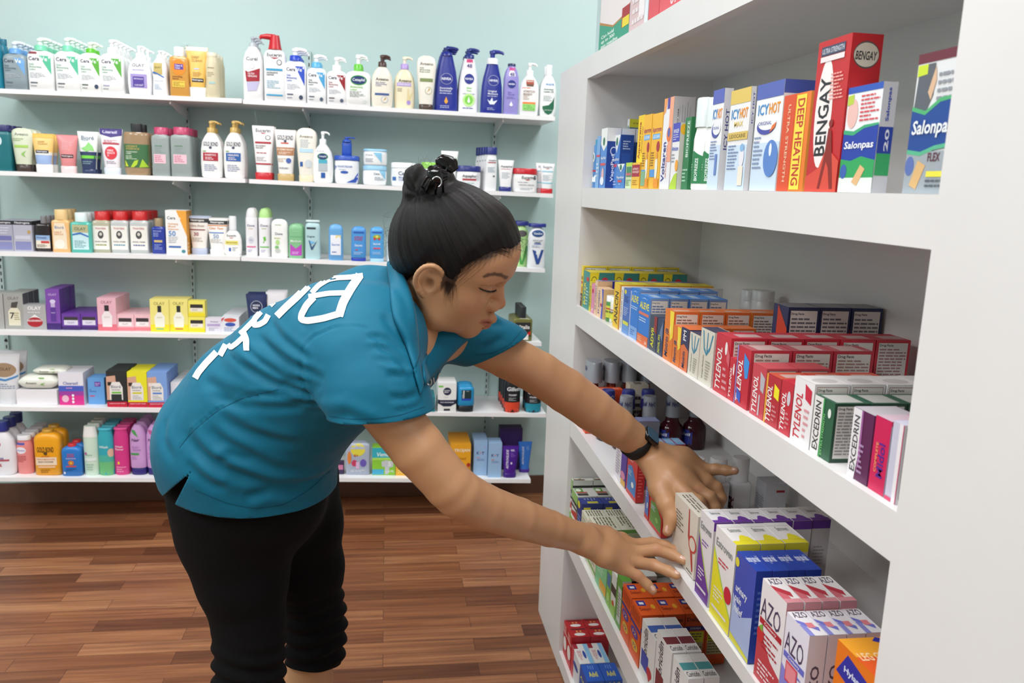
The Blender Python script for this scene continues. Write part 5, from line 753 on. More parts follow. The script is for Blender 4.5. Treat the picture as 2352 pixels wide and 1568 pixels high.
CI('migraine_carton','box','purple and white carton beside the hot pink one','d',1944,1990,956,'5c2450',[('p',[(0,0),(.35,0),(.45,.4),(.42,1),(0,1)],'e6e3e6'),('t','EXCEDRIN',.22,.5,.8,.26,'48484c',90),('p',[(.42,1),(.5,1),(.55,.3),(.45,.1)],'a0609c'),('l',.45,.1,.7,.55,6,'b898c0')],side=facts('6a3460'),top=[('r',0,0,1,1,'b8b2b8')],D=.05)
CI('cramp_carton','box','hot pink carton with sideways purple lettering','d',1992,2028,970,'cc1f56',[('t','Midol',.6,.44,.46,.4,'5a2488',90),('t','COMPLETE',.3,.46,.4,.14,'f0a070',90)],side=[('r',0,0,1,1,'b8b4c8'),('r',0,.94,1,1,'d84870')],top=[('r',0,0,1,1,'c8b0bc')],D=.035)
CI('cramp_carton','box','white carton with pink edges at the near end of the row','d',2030,2056,978,'c6c4d6',[('r',.6,0,1,1,'e6e2e6'),('r',.93,0,1,1,'c83860'),('r',0,0,.6,.05,'d84870')],side=facts('d8d4d8'),D=.04)
CI('sleep_carton','box','navy carton with white fact panel standing against the case back','d',0,0,706,'28345c',[('p',[(.3,1),(1,.7),(1,0),(.3,0)],'c8402c')],side=facts('25305a'),top=[('r',0,0,1,1,'8f9298')],D=.056,n=3,inset=.158,Yr=(1.315,1.262))
# ---- third opening
qb=lambda t,c: [('r',.05,.15,.95,.6,c),('t',t,.5,.45,.8,.12,'eef0fa')]
CI('syrup_bottle','bottle','orange red syrup bottle with silver dosing cup','f',1315,1349,872,'8c2a1c',qb('DayQuil','c8502c'),kind='bottle',D=.045,cap=('taper',828,.68,'8f949c',None,'foil','DayQuil'),inset=.018,n=4,mk='gloss',gap=.002)
CI('relief_carton','box','small bright orange carton','f',0,0,896,'e0502c',[('t','DayQuil',.5,.6,.6,.2,'f4e0d8',90)],top=[('r',0,0,1,1,'e4562c'),('t','DayQuil',.5,.5,.5,.3,'f4e0d8',90)],step=28,n=3,Yr=(2.018,1.985))
CI('relief_carton','box','cream carton with black printed letters beneath the shelf edge','f',0,0,884,'d8d0bc',[],side=[('l',.1,.1,.9,.8,5,'504a44')],top=[('r',0,0,1,1,'d8d2c0'),('t','CORICIDIN',.5,.5,.6,.4,'3c3834')],D=.05,inset=.12,Yr=(2.018,1.98))
CI('syrup_bottle','bottle','dark syrup bottle with navy blue cap','f',0,0,936,'2a1424',qb('NyQuil','2c3c9c'),kind='bottle',D=.05,cap=('taper',895,.66,'2c3484',None,'plastic','NyQuil'),inset=.029,Yr=(1.973,1.918),n=3,mk='gloss',gap=.002)
CI('syrup_bottle','bottle','dark red syrup bottle with silver dosing cup','f',0,0,955,'3c0c18',qb('NyQuil','2c3c9c'),kind='bottle',D=.058,cap=('taper',909,.62,'8f949c',None,'foil','NyQuil'),inset=.052,Yr=(1.906,1.85),n=4,mk='gloss',gap=.002)
CI('relief_carton','box','blue and grey carton behind the watch','f',0,0,968,'4a5ca8',[],side=[('r',0,0,1,1,'8a90a0'),('l',.1,.1,.9,.8,7,'5c6070')],top=[('r',0,0,1,1,'7c84a8')],D=.045,inset=.03,Yr=(1.645,1.612))
CI('relief_carton','box','red carton with pale blue top behind the watch','f',0,0,1022,'c02430',[],side=[('r',0,0,1,1,'b01c28')],top=[('r',0,0,1,1,'7fb0dc'),('r',.2,.1,.7,.9,'96c0e6')],D=.0185,n=3,inset=.058,Yr=(1.605,1.56))
CI('syrup_carton','box','white and purple carton with flower picture below the wrist','f',1411,1435,1010,'e8e2ea',[('r',.55,.1,1,1,'5a3c9c'),('e',.75,.2,.2,.08,'d88cb0'),('r',.6,0,1,.12,'e0b04c'),('l',.1,.1,.45,.9,14,'a8a0b0')],side=[('r',0,0,1,1,'6a4aa4')],D=.03)
cz=lambda c,c2: [('p',[(.1,.1),(.1,.6),(.5,.66),(.95,.4),(.95,.08)],c),('e',.62,.28,.12,.06,c2),('l',.15,.72,.8,.9,3,'f0b8b0'),('l',.15,.42,.6,.55,3,'c8d8ec')]
CI('cold_carton','box','red cold tablet carton with blue panel under the wrist','f',1437,1459,1046,'d03a34',cz('4a82c4','f0f0ec'),side=[('r',0,0,1,1,'b82228'),('l',.2,.1,.8,.9,12,'d86860')],step=20)
CI('cold_carton','box','red and blue cold tablet carton half hidden under the hand','f',1479,1488,1080,'cc3430',cz('5a7cc4','f0f0ec'),side=[('r',0,0,1,1,'b82228')],D=.02)
CI('cold_carton','box','red cold tablet carton with green panel beside the thumb','f',1489,1517,1140,'d03c34',cz('6c9c4c','8fc46c'),side=[('r',0,0,1,1,'c4302c'),('t','ALKA',.5,.4,.5,.5,'f0d8d4',90)],step=17)
rx=[('r',.55,.1,1,.5,'5a2434'),('t','REX',.76,.36,.24,.1,'e8e4e8')]
CI('remedy_bottle','bottle','white glossy bottle with round white cap behind the fingers','f',0,0,1104,'d9dcdf',rx,kind='box',D=.042,cap=('cap',1052,.86,'e4e6e8'),n=4,inset=.05,Yr=(1.525,1.485),mk='gloss',gap=.006)
CI('remedy_carton','box','white carton with small red bar at the end of the white bottles','f',0,0,1112,'cfd2da',[('l',.1,.1,.9,.5,5,'9a9cb0')],side=[('r',0,0,1,1,'d2d6dc'),('r',.5,.7,.9,.78,'a82c38')],D=.045,inset=.262,Yr=(1.525,1.48))
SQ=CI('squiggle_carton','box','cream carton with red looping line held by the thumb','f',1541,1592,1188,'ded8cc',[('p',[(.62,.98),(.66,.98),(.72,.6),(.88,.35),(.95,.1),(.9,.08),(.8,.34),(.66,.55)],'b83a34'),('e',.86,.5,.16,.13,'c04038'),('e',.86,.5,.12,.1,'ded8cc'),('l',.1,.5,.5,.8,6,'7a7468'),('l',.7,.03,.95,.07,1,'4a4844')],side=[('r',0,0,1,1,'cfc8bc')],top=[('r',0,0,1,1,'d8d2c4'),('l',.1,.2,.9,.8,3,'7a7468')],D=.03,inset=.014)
es=lambda c: [('p',[(0,0),(1,0),(1,.16),(.7,.3),(.35,.5),(0,.74)],c),('p',[(1,.16),(.7,.3),(.35,.5),(0,.74),(0,.77),(.37,.53),(.72,.33),(1,.19)],'b4d44c'),('t','Estroven',.48,.84,.8,.09,'8a9090'),('l',.25,.62,.9,.7,2,'8a5ab0' if c[0]=='6' else 'c83c4c'),('l',.15,.2,.6,.36,4,'e8e4ec'),('r',.1,.1,.85,.13,'e8e4ec')]
et=lambda c: [('r',0,0,1,.16,c),('e',.55,.16,.4,.3,c),('e',.5,.1,.2,.06,'d8d8dc'),('t','Estroven',.5,.74,.62,.14,'a8aca8'),('l',.2,.52,.8,.62,1,'b07c98')]
def es_top(c): return [('p',[(.0,.0),(.16,0),(.16,1),(.0,1)],'e6e4e2'),('r',.82,0,1,1,c),('p',[(.82,.3),(.6,.45),(.55,.6),(.65,.8),(.82,.9)],c),('t','Estroven',.32,.5,.5,.18,'9aa09c',90)]
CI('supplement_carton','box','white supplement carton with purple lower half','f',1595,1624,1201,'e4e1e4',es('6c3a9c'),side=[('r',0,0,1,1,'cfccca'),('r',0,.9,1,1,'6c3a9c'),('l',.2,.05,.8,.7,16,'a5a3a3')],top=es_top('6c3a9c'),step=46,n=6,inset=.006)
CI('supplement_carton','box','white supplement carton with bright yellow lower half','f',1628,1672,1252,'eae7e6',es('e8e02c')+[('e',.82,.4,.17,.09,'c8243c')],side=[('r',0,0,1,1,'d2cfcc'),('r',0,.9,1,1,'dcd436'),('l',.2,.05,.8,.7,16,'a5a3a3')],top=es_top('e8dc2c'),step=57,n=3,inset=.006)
CI('urinary_carton','box','tall deep blue carton with white slanted lettering','f',1674,1717,1313,'3d4fb0',[('p',[(0,0),(1,0),(1,.5),(.4,.35),(0,.55)],'a8b8e0'),('t','urinary\npain\nrelief',.4,.52,.6,.3,'e4e8f4',0,.1),('e',.08,.9,.1,.05,'dccf3c'),('p',[(0,.02),(1,-.0),(1,.04),(0,.1)],'d8d43c')],side=[('r',0,0,1,1,'1f3c9c'),('l',.2,.3,.6,.8,8,'5a74c0')],top=[('r',0,0,1,1,'2545a8'),('t','urinary pain relief',.45,.5,.8,.4,'dfe6f6',90)],step=38,n=4,inset=.006)
az=lambda c,c2: [('p',[(0,0),(1,0),(1,.24),(.6,.3),(.3,.42),(0,.48)],c),('t','AZO',.45,.74,.8,.2,'4a3c5c',0,0,.0),('r',.05,.57,.95,.63,c2),('t','Cranberry',.5,.6,.5,.035,'f4e4e6'),('l',.2,.34,.85,.52,4,c2),('l',.15,.05,.9,.22,4,'f0d8dc')]
CI('urinary_carton','box','white and cranberry red supplement carton with thin dark capitals','f',1730,1783,1386,'eae4e6',az('c0404a','b02434')+[('e',.14,.46,.14,.08,'c83034'),('p',[(.05,.52),(.2,.58),(.22,.5)],'7ab03c')],side=[('r',0,0,1,1,'e0d6d8'),('r',0,.88,1,1,'c88890')],top=[('r',0,0,1,1,'e8e4e4'),('t','AZO',.16,.5,.8,.24,'5c5468',90),('r',.5,0,1,.5,'cc6a74'),('p',[(.3,.0),(.5,.0),(.8,.7),(.6,.8)],'b83444'),('r',.85,0,1,1,'d89098')],step=41,n=4,inset=.006)
CI('urinary_carton','box','white and violet tablet carton with thin dark capitals','f',1784,1834,1461,'e6e2ee',az('8a84d4','6a6cc8')+[('r',.2,.36,.7,.56,'d84c60'),('r',.24,.38,.66,.54,'e88c94')],side=[('r',0,0,1,1,'e2dbe4'),('t','AZO',.5,.5,.4,.5,'5a5064',90),('r',.1,.2,.9,.32,'c05468')],top=[('r',0,0,1,1,'e8e6ea'),('t','AZO',.16,.5,.8,.24,'5c5468',90),('r',.55,.0,1,.3,'8a8cd4'),('p',[(.35,.0),(.5,.0),(.85,.8),(.7,.9)],'7478cc'),('r',.5,.35,.7,.75,'e0848c')],step=44,n=4,inset=.006)
CI('cramp_carton','box','orange leg cramp carton with navy badge at the near end','f',0,0,1468,'e4761c',[('p',[(.05,.78),(.3,.96),(.9,.9),(.7,.72)],'2c2f9c'),('t','Hyland',.5,.84,.5,.06,'e0e4f4'),('t','LEG\nCRAMPS',.5,.5,.7,.2,'f4d8b0'),('r',0,0,1,.25,'b83424')],side=[('r',0,0,1,1,'d8642c'),('p',[(.1,.0),(.1,.7),(.3,.84),(1,.84),(1,0)],'23407c'),('t','LEG CRAMPS',.55,.6,.6,.12,'c8d4ec')],top=[('r',0,0,1,1,'de5a24'),('r',0,0,.5,1,'eaa02c'),('t','LEG CRAMPS',.5,.4,.7,.2,'f4d0a0',90),('p',[(.0,.6),(.2,.95),(.35,.9),(.1,.5)],'2c2f9c')],D=.075,n=2,inset=.012,Yr=(.79,.715),far=True)
CI('urinary_carton','box','flat navy carton with pale lettering lying at the case back','f',0,0,1358,'20386c',[],top=[('r',0,0,1,1,'213c74'),('t','urinary',.4,.6,.7,.4,'9ab0d0',90),('e',.8,.2,.1,.12,'c8c43c')],side=[('r',0,0,1,1,'1c3060')],D=.1,inset=.2,Yr=(.93,.82))
# ---- fourth opening
rb=[('r',0,.0,1,.35,'78b83c'),('r',0,.35,1,.42,'e8e8e4'),('p',[(0,.42),(1,.42),(1,.62),(0,.5)],'b83c34'),('r',0,.62,1,.8,'26282a'),('t','Robitussin',.5,.71,.9,.08,'eceae6'),('r',0,.8,1,1,'8fb868')]
rs=[('r',0,0,1,1,'cfd2cc'),('r',0,.68,1,.9,'1d1f20'),('t','Robitussin',.5,.79,.86,.1,'e4e2dc'),('r',0,0,1,.68,'7cae48')]
rt=[('r',0,0,1,1,'d3d3cc'),('r',.1,.05,.5,.45,'5a9438'),('e',.3,.22,.14,.14,'e4e8dc'),('r',.5,.05,.62,.6,'b04038'),('r',.66,.05,.9,.6,'303230')]
CI('cough_carton','box','tall green, white and black cough carton in the far corner','h',1301,1309,1104,'d8dcd4',rb,side=rs,top=rt,step=47,n=3)
CI('cough_carton','box','green and black cough carton one place nearer than the corner one','h',1309.5,1322,1141,'d8dcd4',rb,side=rs,top=rt,step=46,n=3)
CI('cough_carton','box','dark blue cough carton with yellow half circle badge','h',1322.5,1331,1158,'26347c',[('e',.3,.9,.3,.08,'d8cc3c'),('l',.1,.1,.9,.7,8,'8a98c8')],side=[('r',0,0,1,1,'26347c'),('p',[(.1,.92),(.1,.8),(.2,.72),(.34,.72),(.42,.8),(.42,.92)],'e0d43c'),('t','sunmark',.48,.83,.7,.12,'e8eaf2'),('l',.35,.58,.7,.66,2,'8a98c8')],top=[('r',0,0,1,1,'2a3a84'),('r',.6,.3,.9,.8,'c0b83c'),('l',.1,.2,.5,.8,4,'9aa4cc')],step=50,n=2)
cr=[('l',.1,.1,.9,.9,10,'9a957c'),('p',[(0,.1),(1,.05),(1,.12),(0,.18)],'7fb058')]
ct=[('r',0,0,1,1,'dcd9c6'),('l',.08,.1,.92,.9,6,'6c6850')]
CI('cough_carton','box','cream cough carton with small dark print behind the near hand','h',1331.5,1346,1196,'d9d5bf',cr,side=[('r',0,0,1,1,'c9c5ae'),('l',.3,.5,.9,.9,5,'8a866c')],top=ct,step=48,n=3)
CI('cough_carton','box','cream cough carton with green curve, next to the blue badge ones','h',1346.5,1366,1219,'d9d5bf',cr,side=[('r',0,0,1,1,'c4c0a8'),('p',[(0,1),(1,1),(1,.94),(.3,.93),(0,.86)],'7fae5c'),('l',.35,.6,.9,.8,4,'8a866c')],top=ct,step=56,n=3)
CI('cough_carton','box','mint green carton with orange corner by the near hand','h',1366.5,1390,1290,'7cc48c',[('r',.4,.05,1,.3,'e0a83c'),('l',.2,.4,.8,.8,6,'c8e8d0')],side=[('r',0,0,1,1,'6cae78')],D=.045,n=2)
CI('cough_carton','box','lime green and blue cough carton by the near hand','h',1390.5,1400,1312,'84b848',[('r',.1,.5,.9,.85,'4a78a4'),('e',.5,.25,.3,.1,'b0d874')],side=rs,D=.045,n=2)
CI('cough_carton','box','white, black and green cough carton by the near hand','h',1400.5,1411,1326,'dcdcd6',[('r',0,.5,1,.7,'3c3434'),('r',0,.0,1,.3,'94c058'),('e',.5,.3,.2,.06,'c83c2c')],side=rs,D=.045,n=2)
CI('cough_carton','box','green framed cough carton touching the orange ones','h',1411.5,1423,1336,'5c9a3c',[('r',.3,.1,.95,.8,'c8ccc8'),('l',.35,.2,.9,.7,8,'5a6458')],side=rs,D=.02,n=1)
for yr,xi,lb in (((1.785,1.748),.036,'farther white capped bottle behind the orange cartons'),((1.785,1.748),.082,'nearer white capped bottle behind the orange cartons')):
    CI('cough_bottle','bottle',lb,'h',0,0,1345,'d8d4cc',[],kind='can',D=.04,cap=('cap',1326,.9,'eceeee'),inset=xi,Yr=yr)
de=[('t','Delsym',.5,.8,.86,.09,'5a2c20',90) ,('r',0,.55,1,.62,'3a3c90'),('e',.5,.4,.3,.11,'4a409c'),('e',.5,.4,.22,.08,'e8a03c'),('t','12',.5,.4,.3,.08,'3a2c6c')]
de=[('r',0,.62,1,.68,'34348c'),('e',.45,.5,.36,.09,'54409c'),('t','12',.45,.5,.36,.07,'e8c07c'),('e',.55,.28,.32,.09,'e0b03c'),('t','12',.55,.28,.3,.07,'34348c'),('l',.1,.74,.9,.94,4,'a83c18')]
ds=[('r',0,0,1,1,'d8561c'),('t','Delsym',.5,.88,.84,.1,'3c2418'),('r',0,.68,1,.76,'34348c'),('t','COUGH',.5,.72,.5,.04,'e8e0d0'),('r',.08,.42,.92,.66,'d8d434'),('r',.1,.2,.9,.45,'b8b080'),('l',.12,.22,.88,.64,8,'70683c')]
dt=[('r',0,0,1,1,'de5a1e'),('r',.1,.1,.42,.5,'34348c'),('r',.2,.2,.34,.42,'e4e4ec'),('t','Delsym',.66,.34,.5,.24,'8a2c14',90),('e',.5,.76,.14,.1,'e4a42c')]
CI('cough_carton','box','orange cough syrup carton, farther of the two orange rows','h',1424,1443,1374,'e0581c',de,side=ds,top=dt,step=50,n=4)
CI('cough_carton','box','orange cough syrup carton, nearer of the two orange rows','h',1443.5,1465,1414,'e0581c',de,side=ds,top=dt,step=51,n=4)
co=lambda c,c2: [('t','Coricidin',.32,.66,.56,.3,'4a4448',90),('r',.1,.2,.6,.5,c),('e',.7,.28,.18,.09,c2),('p',[(.53,.27),(.87,.27),(.7,.12)],c2)]
ctp=lambda c: [('r',0,0,1,1,'d2cfcc'),('r',.35,0,.65,1,c),('t','Coricidin',.82,.5,.84,.2,'4c4848',90)]
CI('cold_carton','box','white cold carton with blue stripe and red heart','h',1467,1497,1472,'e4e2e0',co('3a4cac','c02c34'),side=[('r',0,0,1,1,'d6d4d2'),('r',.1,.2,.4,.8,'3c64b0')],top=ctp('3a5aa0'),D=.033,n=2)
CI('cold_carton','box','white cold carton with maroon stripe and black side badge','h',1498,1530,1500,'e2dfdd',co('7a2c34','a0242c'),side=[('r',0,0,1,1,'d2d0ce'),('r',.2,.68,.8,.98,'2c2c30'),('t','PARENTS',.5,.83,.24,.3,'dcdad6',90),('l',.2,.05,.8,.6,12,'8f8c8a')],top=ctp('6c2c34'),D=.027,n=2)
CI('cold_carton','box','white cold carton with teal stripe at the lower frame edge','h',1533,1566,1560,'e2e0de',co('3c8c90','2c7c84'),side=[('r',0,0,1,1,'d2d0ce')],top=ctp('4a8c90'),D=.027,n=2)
CI('cold_carton','box','flat dark red and white carton lying deep on the fourth shelf','h',0,0,1530,'7c2030',[],top=[('r',0,0,1,1,'c8c2be'),('p',[(0,.1),(1,.3),(1,.95),(.4,.9)],'701e2c'),('l',.5,.4,.95,.8,5,'b07c84'),('e',.3,.5,.15,.14,'8a2c38')],side=[('r',0,0,1,1,'6c1c28')],D=.13,inset=.13,Yr=(1.21,1.08))
# ---- bottom opening
rd=[('r',0,.7,1,.74,'e8c8c4'),('e',.5,.4,.4,.2,'e8e0dc'),('l',.1,.76,.9,.95,3,'f0c0b8')]
rdt=[('r',0,0,1,1,'b01c24'),('e',.7,.5,.16,.3,'e6dedc'),('r',.08,.1,.2,.9,'5c1c20'),('l',.3,.3,.5,.7,2,'e0a050')]
CI('throat_carton','box','red carton with white oval on top in the far bottom corner','k',1292,1300,1443,'c01f28',rd,side=[('r',0,0,1,1,'b01c26')],top=rdt,step=42,n=2)
CI('throat_carton','box','red carton with white oval on top, one place nearer','k',1300.5,1309,1464,'c01f28',rd,side=[('r',0,0,1,1,'b01c26')],top=rdt,step=44,n=2)
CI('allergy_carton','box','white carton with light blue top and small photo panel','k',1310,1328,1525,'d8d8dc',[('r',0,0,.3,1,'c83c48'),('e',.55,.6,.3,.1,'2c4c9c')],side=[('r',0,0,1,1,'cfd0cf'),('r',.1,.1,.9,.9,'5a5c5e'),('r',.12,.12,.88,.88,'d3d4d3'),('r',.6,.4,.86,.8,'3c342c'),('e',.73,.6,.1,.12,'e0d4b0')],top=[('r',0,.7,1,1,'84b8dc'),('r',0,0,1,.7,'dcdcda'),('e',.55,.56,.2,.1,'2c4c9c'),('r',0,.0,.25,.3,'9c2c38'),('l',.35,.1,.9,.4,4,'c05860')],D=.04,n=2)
CI('allergy_carton','box','bright blue carton with yellow lettering at the lower frame edge','k',1329,1345,1566,'1f4fa8',[('t','Advil',.5,.7,.8,.1,'e6dc3c')],side=[('r',0,0,1,1,'2454ac'),('t','Advil',.5,.9,.7,.1,'e6dc3c')],top=[('r',0,0,1,1,'2858b4'),('t','Advil',.6,.5,.5,.3,'d8d040',90),('l',.1,.3,.35,.7,3,'6a94d8')],D=.045,n=2)
# ---- on top of the bookcase
def case_top(name, label, Y0, Y1, X, D, H, col, items=(), side=(), mk='carton', cat='box'):
    z = top_z((Y0+Y1)/2); r = make_body(name, 'carton', Y0-Y1, H, D, col, items, side); r.rotation_euler = (0, 0, -PI/2)
    r.location = (X+D/2, (Y0+Y1)/2, z+.0015+.002); r['category'] = cat; r['label'] = label; return r
Yt = lambda px, X=.515: solveY(px, X, top_z(1.6))
y0, y1 = Yt(1366), Yt(1443)
case_top('needle_box', 'clear edged needle disposal box with green wave on the bookcase top', y0, y1, .515, .1, .2, 'e9dfe0', [('r',0,0,.12,1,'b8ccce'),('p',[(.12,0),(1,0),(1,.34),(.8,.25),(.55,.22),(.12,.36)],'2f9a7c'),('p',[(.12,.36),(.55,.22),(.8,.25),(1,.34),(1,.32),(.8,.23),(.55,.2),(.12,.33)],'b87c34'),('t','Can hold\nup to 300\npen needles',.45,.1,.5,.16,'e8f4ee'),('r',.8,.12,1,.33,'a81420'),('r',.82,.12,1,.22,'e8d428'),('t','Puncture resistant',.72,.74,.5,.035,'8f8590'),('t','Leak resistant',.7,.64,.42,.035,'8f8590'),('t','Snap-lock lid',.68,.54,.38,.035,'8f8590')])
y2 = Yt(1487)
case_top('needle_box', 'clear plastic sided box with white panels beside the green wave box', y1-.003, y2, .515, .1, .22, 'd9bcbe', [('r',.1,.3,.45,.75,'efe8ea'),('r',.5,.1,.8,.5,'efe8ea'),('r',.82,0,1,1,'dfe8ee'),('l',.15,.05,.75,.9,9,'e8dcde')])
case_top('first_aid_box', 'glossy red box on the bookcase top, farther of two', y2-.003, Yt(1512), .515, .1, .22, 'd84c58', [])
case_top('first_aid_box', 'glossy red box with white sideways lettering on the bookcase top', Yt(1512)-.003, Yt(1600), .515, .1, .24, 'dc5560', [('t','STERILE',.4,.24,.4,.16,'f0d8da',90)])
# ------------------------------------------------------------------ implicit surfaces -> mesh
def rc(a, b, ra, rb, k=.01, sub=False, pl=None): return ('c', np.array(a, float), np.array(b, float), ra, rb, k, sub, pl)
def el(c, r, k=.01, sub=False, R=None): return ('e', np.array(c, float), np.array(r, float), R, None, k, sub, None)
def surf_nets(prims, lo, hi, h):
    lo, hi = np.array(lo, float), np.array(hi, float); n = np.maximum(4, np.ceil((hi-lo)/h).astype(int)+1)
    D = np.full(n, .08, np.float32); ax = [lo[i]+np.arange(n[i])*h for i in range(3)]
    for p in prims:
        ty, a, b, ra, rb, k, sub, pln = p
        if ty == 'c': plo = np.minimum(a-ra, b-rb); phi = np.maximum(a+ra, b+rb)
        else: m = max(b); plo = a-m; phi = a+m
        mg = k+3*h+.004
        i0 = np.clip(np.floor((plo-mg-lo)/h).astype(int), 0, n); i1 = np.clip(np.ceil((phi+mg-lo)/h).astype(int)+1, 0, n)
        if (i1 <= i0).any(): continue
        X = (ax[0][i0[0]:i1[0]].astype(np.float32))[:, None, None]; Y = (ax[1][i0[1]:i1[1]].astype(np.float32))[None, :, None]; Z = (ax[2][i0[2]:i1[2]].astype(np.float32))[None, None, :]
        if ty == 'c':
            ba = b-a; L = float(ba@ba)+1e-12
            t = np.clip(((X-a[0])*ba[0]+(Y-a[1])*ba[1]+(Z-a[2])*ba[2])/L, 0, 1)
            d = np.sqrt((X-a[0]-t*ba[0])**2+(Y-a[1]-t*ba[1])**2+(Z-a[2]-t*ba[2])**2)-(ra+(rb-ra)*t)
            if pln is not None: d = np.maximum(d, (X-pln[0][0])*pln[1][0]+(Y-pln[0][1])*pln[1][1]+(Z-pln[0][2])*pln[1][2])
        else:
            x, y, z = X-a[0], Y-a[1], Z-a[2]; R = ra
            if R is not None: x, y, z = [x*R[i][0]+y*R[i][1]+z*R[i][2] for i in range(3)]
            k0 = np.sqrt((x/b[0])**2+(y/b[1])**2+(z/b[2])**2); k1 = np.sqrt((x/b[0]**2)**2+(y/b[1]**2)**2+(z/b[2]**2)**2)
            d = k0*(k0-1)/np.maximum(k1, 1e-9)
        s = (slice(i0[0], i1[0]), slice(i0[1], i1[1]), slice(i0[2], i1[2])); O = D[s]
        if sub:
            q = np.maximum(k-np.abs(-d-O), 0)/k; D[s] = np.maximum(O, -d)+q*q*k*.25
        else:
            q = np.maximum(k-np.abs(d-O), 0)/k; D[s] = np.minimum(O, d)-q*q*k*.25
    D[0] = D[-1] = .05; D[:, 0] = D[:, -1] = .05; D[:, :, 0] = D[:, :, -1] = .05
    I = D < 0
    c = np.zeros(tuple(n-1), np.int8)
    for dx in (0, 1):
        for dy in (0, 1):
            for dz in (0, 1): c += I[dx:n[0]-1+dx, dy:n[1]-1+dy, dz:n[2]-1+dz]
    act = (c > 0) & (c < 8); idx = np.argwhere(act); vid = np.full(act.shape, -1, np.int64); vid[act] = np.arange(len(idx))
    acc = np.zeros((len(idx), 3)); cnt = np.zeros(len(idx))
    cor = [(x, y, z) for x in (0, 1) for y in (0, 1) for z in (0, 1)]
    for a in cor:
        for b in cor:
            if sum(b)-sum(a) == 1 and all(b[i] >= a[i] for i in range(3)):
                A = D[idx[:, 0]+a[0], idx[:, 1]+a[1], idx[:, 2]+a[2]]; B = D[idx[:, 0]+b[0], idx[:, 1]+b[1], idx[:, 2]+b[2]]
                m = (A < 0) != (B < 0); t = np.where(m, A/np.where(m, A-B, 1), 0)
                for i in range(3): acc[:, i] += np.where(m, a[i]+t*(b[i]-a[i]), 0)
                cnt += m
    V = (idx+acc/cnt[:, None])*h+lo; F = []
    for axn in range(3):
        sl0 = [slice(None)]*3; sl1 = [slice(None)]*3; sl0[axn] = slice(0, -1); sl1[axn] = slice(1, None)
        cr = I[tuple(sl0)] != I[tuple(sl1)]; e = np.argwhere(cr); u, v = [(1, 2), (2, 0), (0, 1)][axn]
        e = e[(e[:, u] > 0) & (e[:, v] > 0) & (e[:, u] < n[u]-1) & (e[:, v] < n[v]-1)]
        ins = I[e[:, 0], e[:, 1], e[:, 2]]
        q = []
        for du, dv in ((-1, -1), (0, -1), (0, 0), (-1, 0)):
            f = e.copy(); f[:, u] += du; f[:, v] += dv; q.append(vid[f[:, 0], f[:, 1], f[:, 2]])
        q = np.stack(q, 1); q[~ins] = q[~ins][:, ::-1]; F.append(q)
    return V, np.concatenate(F)
def relax(V, F, it=2, w=.5):
    E = np.concatenate([F[:, [0, 1]], F[:, [1, 2]], F[:, [2, 3]], F[:, [3, 0]]]) if F.shape[1] == 4 else np.concatenate([F[:, [0, 1]], F[:, [1, 2]], F[:, [2, 0]]])
    for _ in range(it):
        A = np.zeros_like(V); c = np.zeros(len(V)); np.add.at(A, E[:, 0], V[E[:, 1]]); np.add.at(c, E[:, 0], 1); np.add.at(A, E[:, 1], V[E[:, 0]]); np.add.at(c, E[:, 1], 1)
        V = V*(1-w)+w*A/np.maximum(c, 1)[:, None]
    return V
def normals(V, F):
    a, b, c = V[F[:, 0]], V[F[:, 1]], V[F[:, 2]]; N = np.cross(b-a, c-a)
    if F.shape[1] == 4: N = np.cross(c-a, V[F[:, 3]]-b)
    O = np.zeros_like(V)
    for i in range(F.shape[1]): np.add.at(O, F[:, i], N)
    return O/np.maximum(np.linalg.norm(O, axis=1), 1e-12)[:, None]
def clip_mesh(V, F, g):        # keep g < 0 ; returns triangles
    T = np.concatenate([F[:, [0, 1, 2]], F[:, [0, 2, 3]]]) if F.shape[1] == 4 else F
    keep = (g[T] < 0); k = keep.sum(1); out = [T[k == 3]]; V = list(map(tuple, V)); ed = {}; tris = []
    def cut(i, j):
        key = (min(i, j), max(i, j))
        if key not in ed:
            t = g[i]/(g[i]-g[j]); ed[key] = len(V); V.append(tuple(np.array(V[i])*(1-t)+np.array(V[j])*t))
        return ed[key]
    for t in T[(k > 0) & (k < 3)]:
        t = [int(x) for x in t]; s = [g[x] < 0 for x in t]
        while not (s[0] and not s[2]): t = t[1:]+t[:1]; s = s[1:]+s[:1]
        if s[1]: a = cut(t[1], t[2]); b = cut(t[0], t[2]); tris += [(t[0], t[1], a), (t[0], a, b)]
        else: a = cut(t[0], t[1]); b = cut(t[0], t[2]); tris += [(t[0], a, b)]
    T = np.concatenate(out+[np.array(tris).reshape(-1, 3)]); V = np.array(V)
    used = np.unique(T); mp = np.full(len(V), -1); mp[used] = np.arange(len(used)); return V[used], mp[T].astype(int)
def mk(name, V, F, mats, parent=None, smooth=True, fm=None):
    me = bpy.data.meshes.new(name); me.from_pydata([tuple(v) for v in V], [], [tuple(int(i) for i in f) for f in F])
    for m in (mats if isinstance(mats, (list, tuple)) else [mats]): me.materials.append(m)
    me.polygons.foreach_set('use_smooth', [smooth]*len(me.polygons))
    if fm is not None: me.polygons.foreach_set('material_index', fm)
    o = bpy.data.objects.new(name, me); COL.objects.link(o)
    if parent: o.parent = parent
    return o
def P(px, py, Y): return onY(px, py, Y)
def mr(r, p):                   # radius in photo pixels at world point p -> metres
    return r*float((np.array([p[0], p[1], p[2]-EYE]))@FW)/F_PX
def chain(pts, k=.01, pl=None):
    out = []; W = [(P(x, y, Y)) for x, y, Y, r in pts]; R = [mr(p[3], w) for p, w in zip(pts, W)]
    for i in range(len(pts)-1): out.append(rc(W[i], W[i+1], R[i], R[i+1], k, False, pl))
    return out
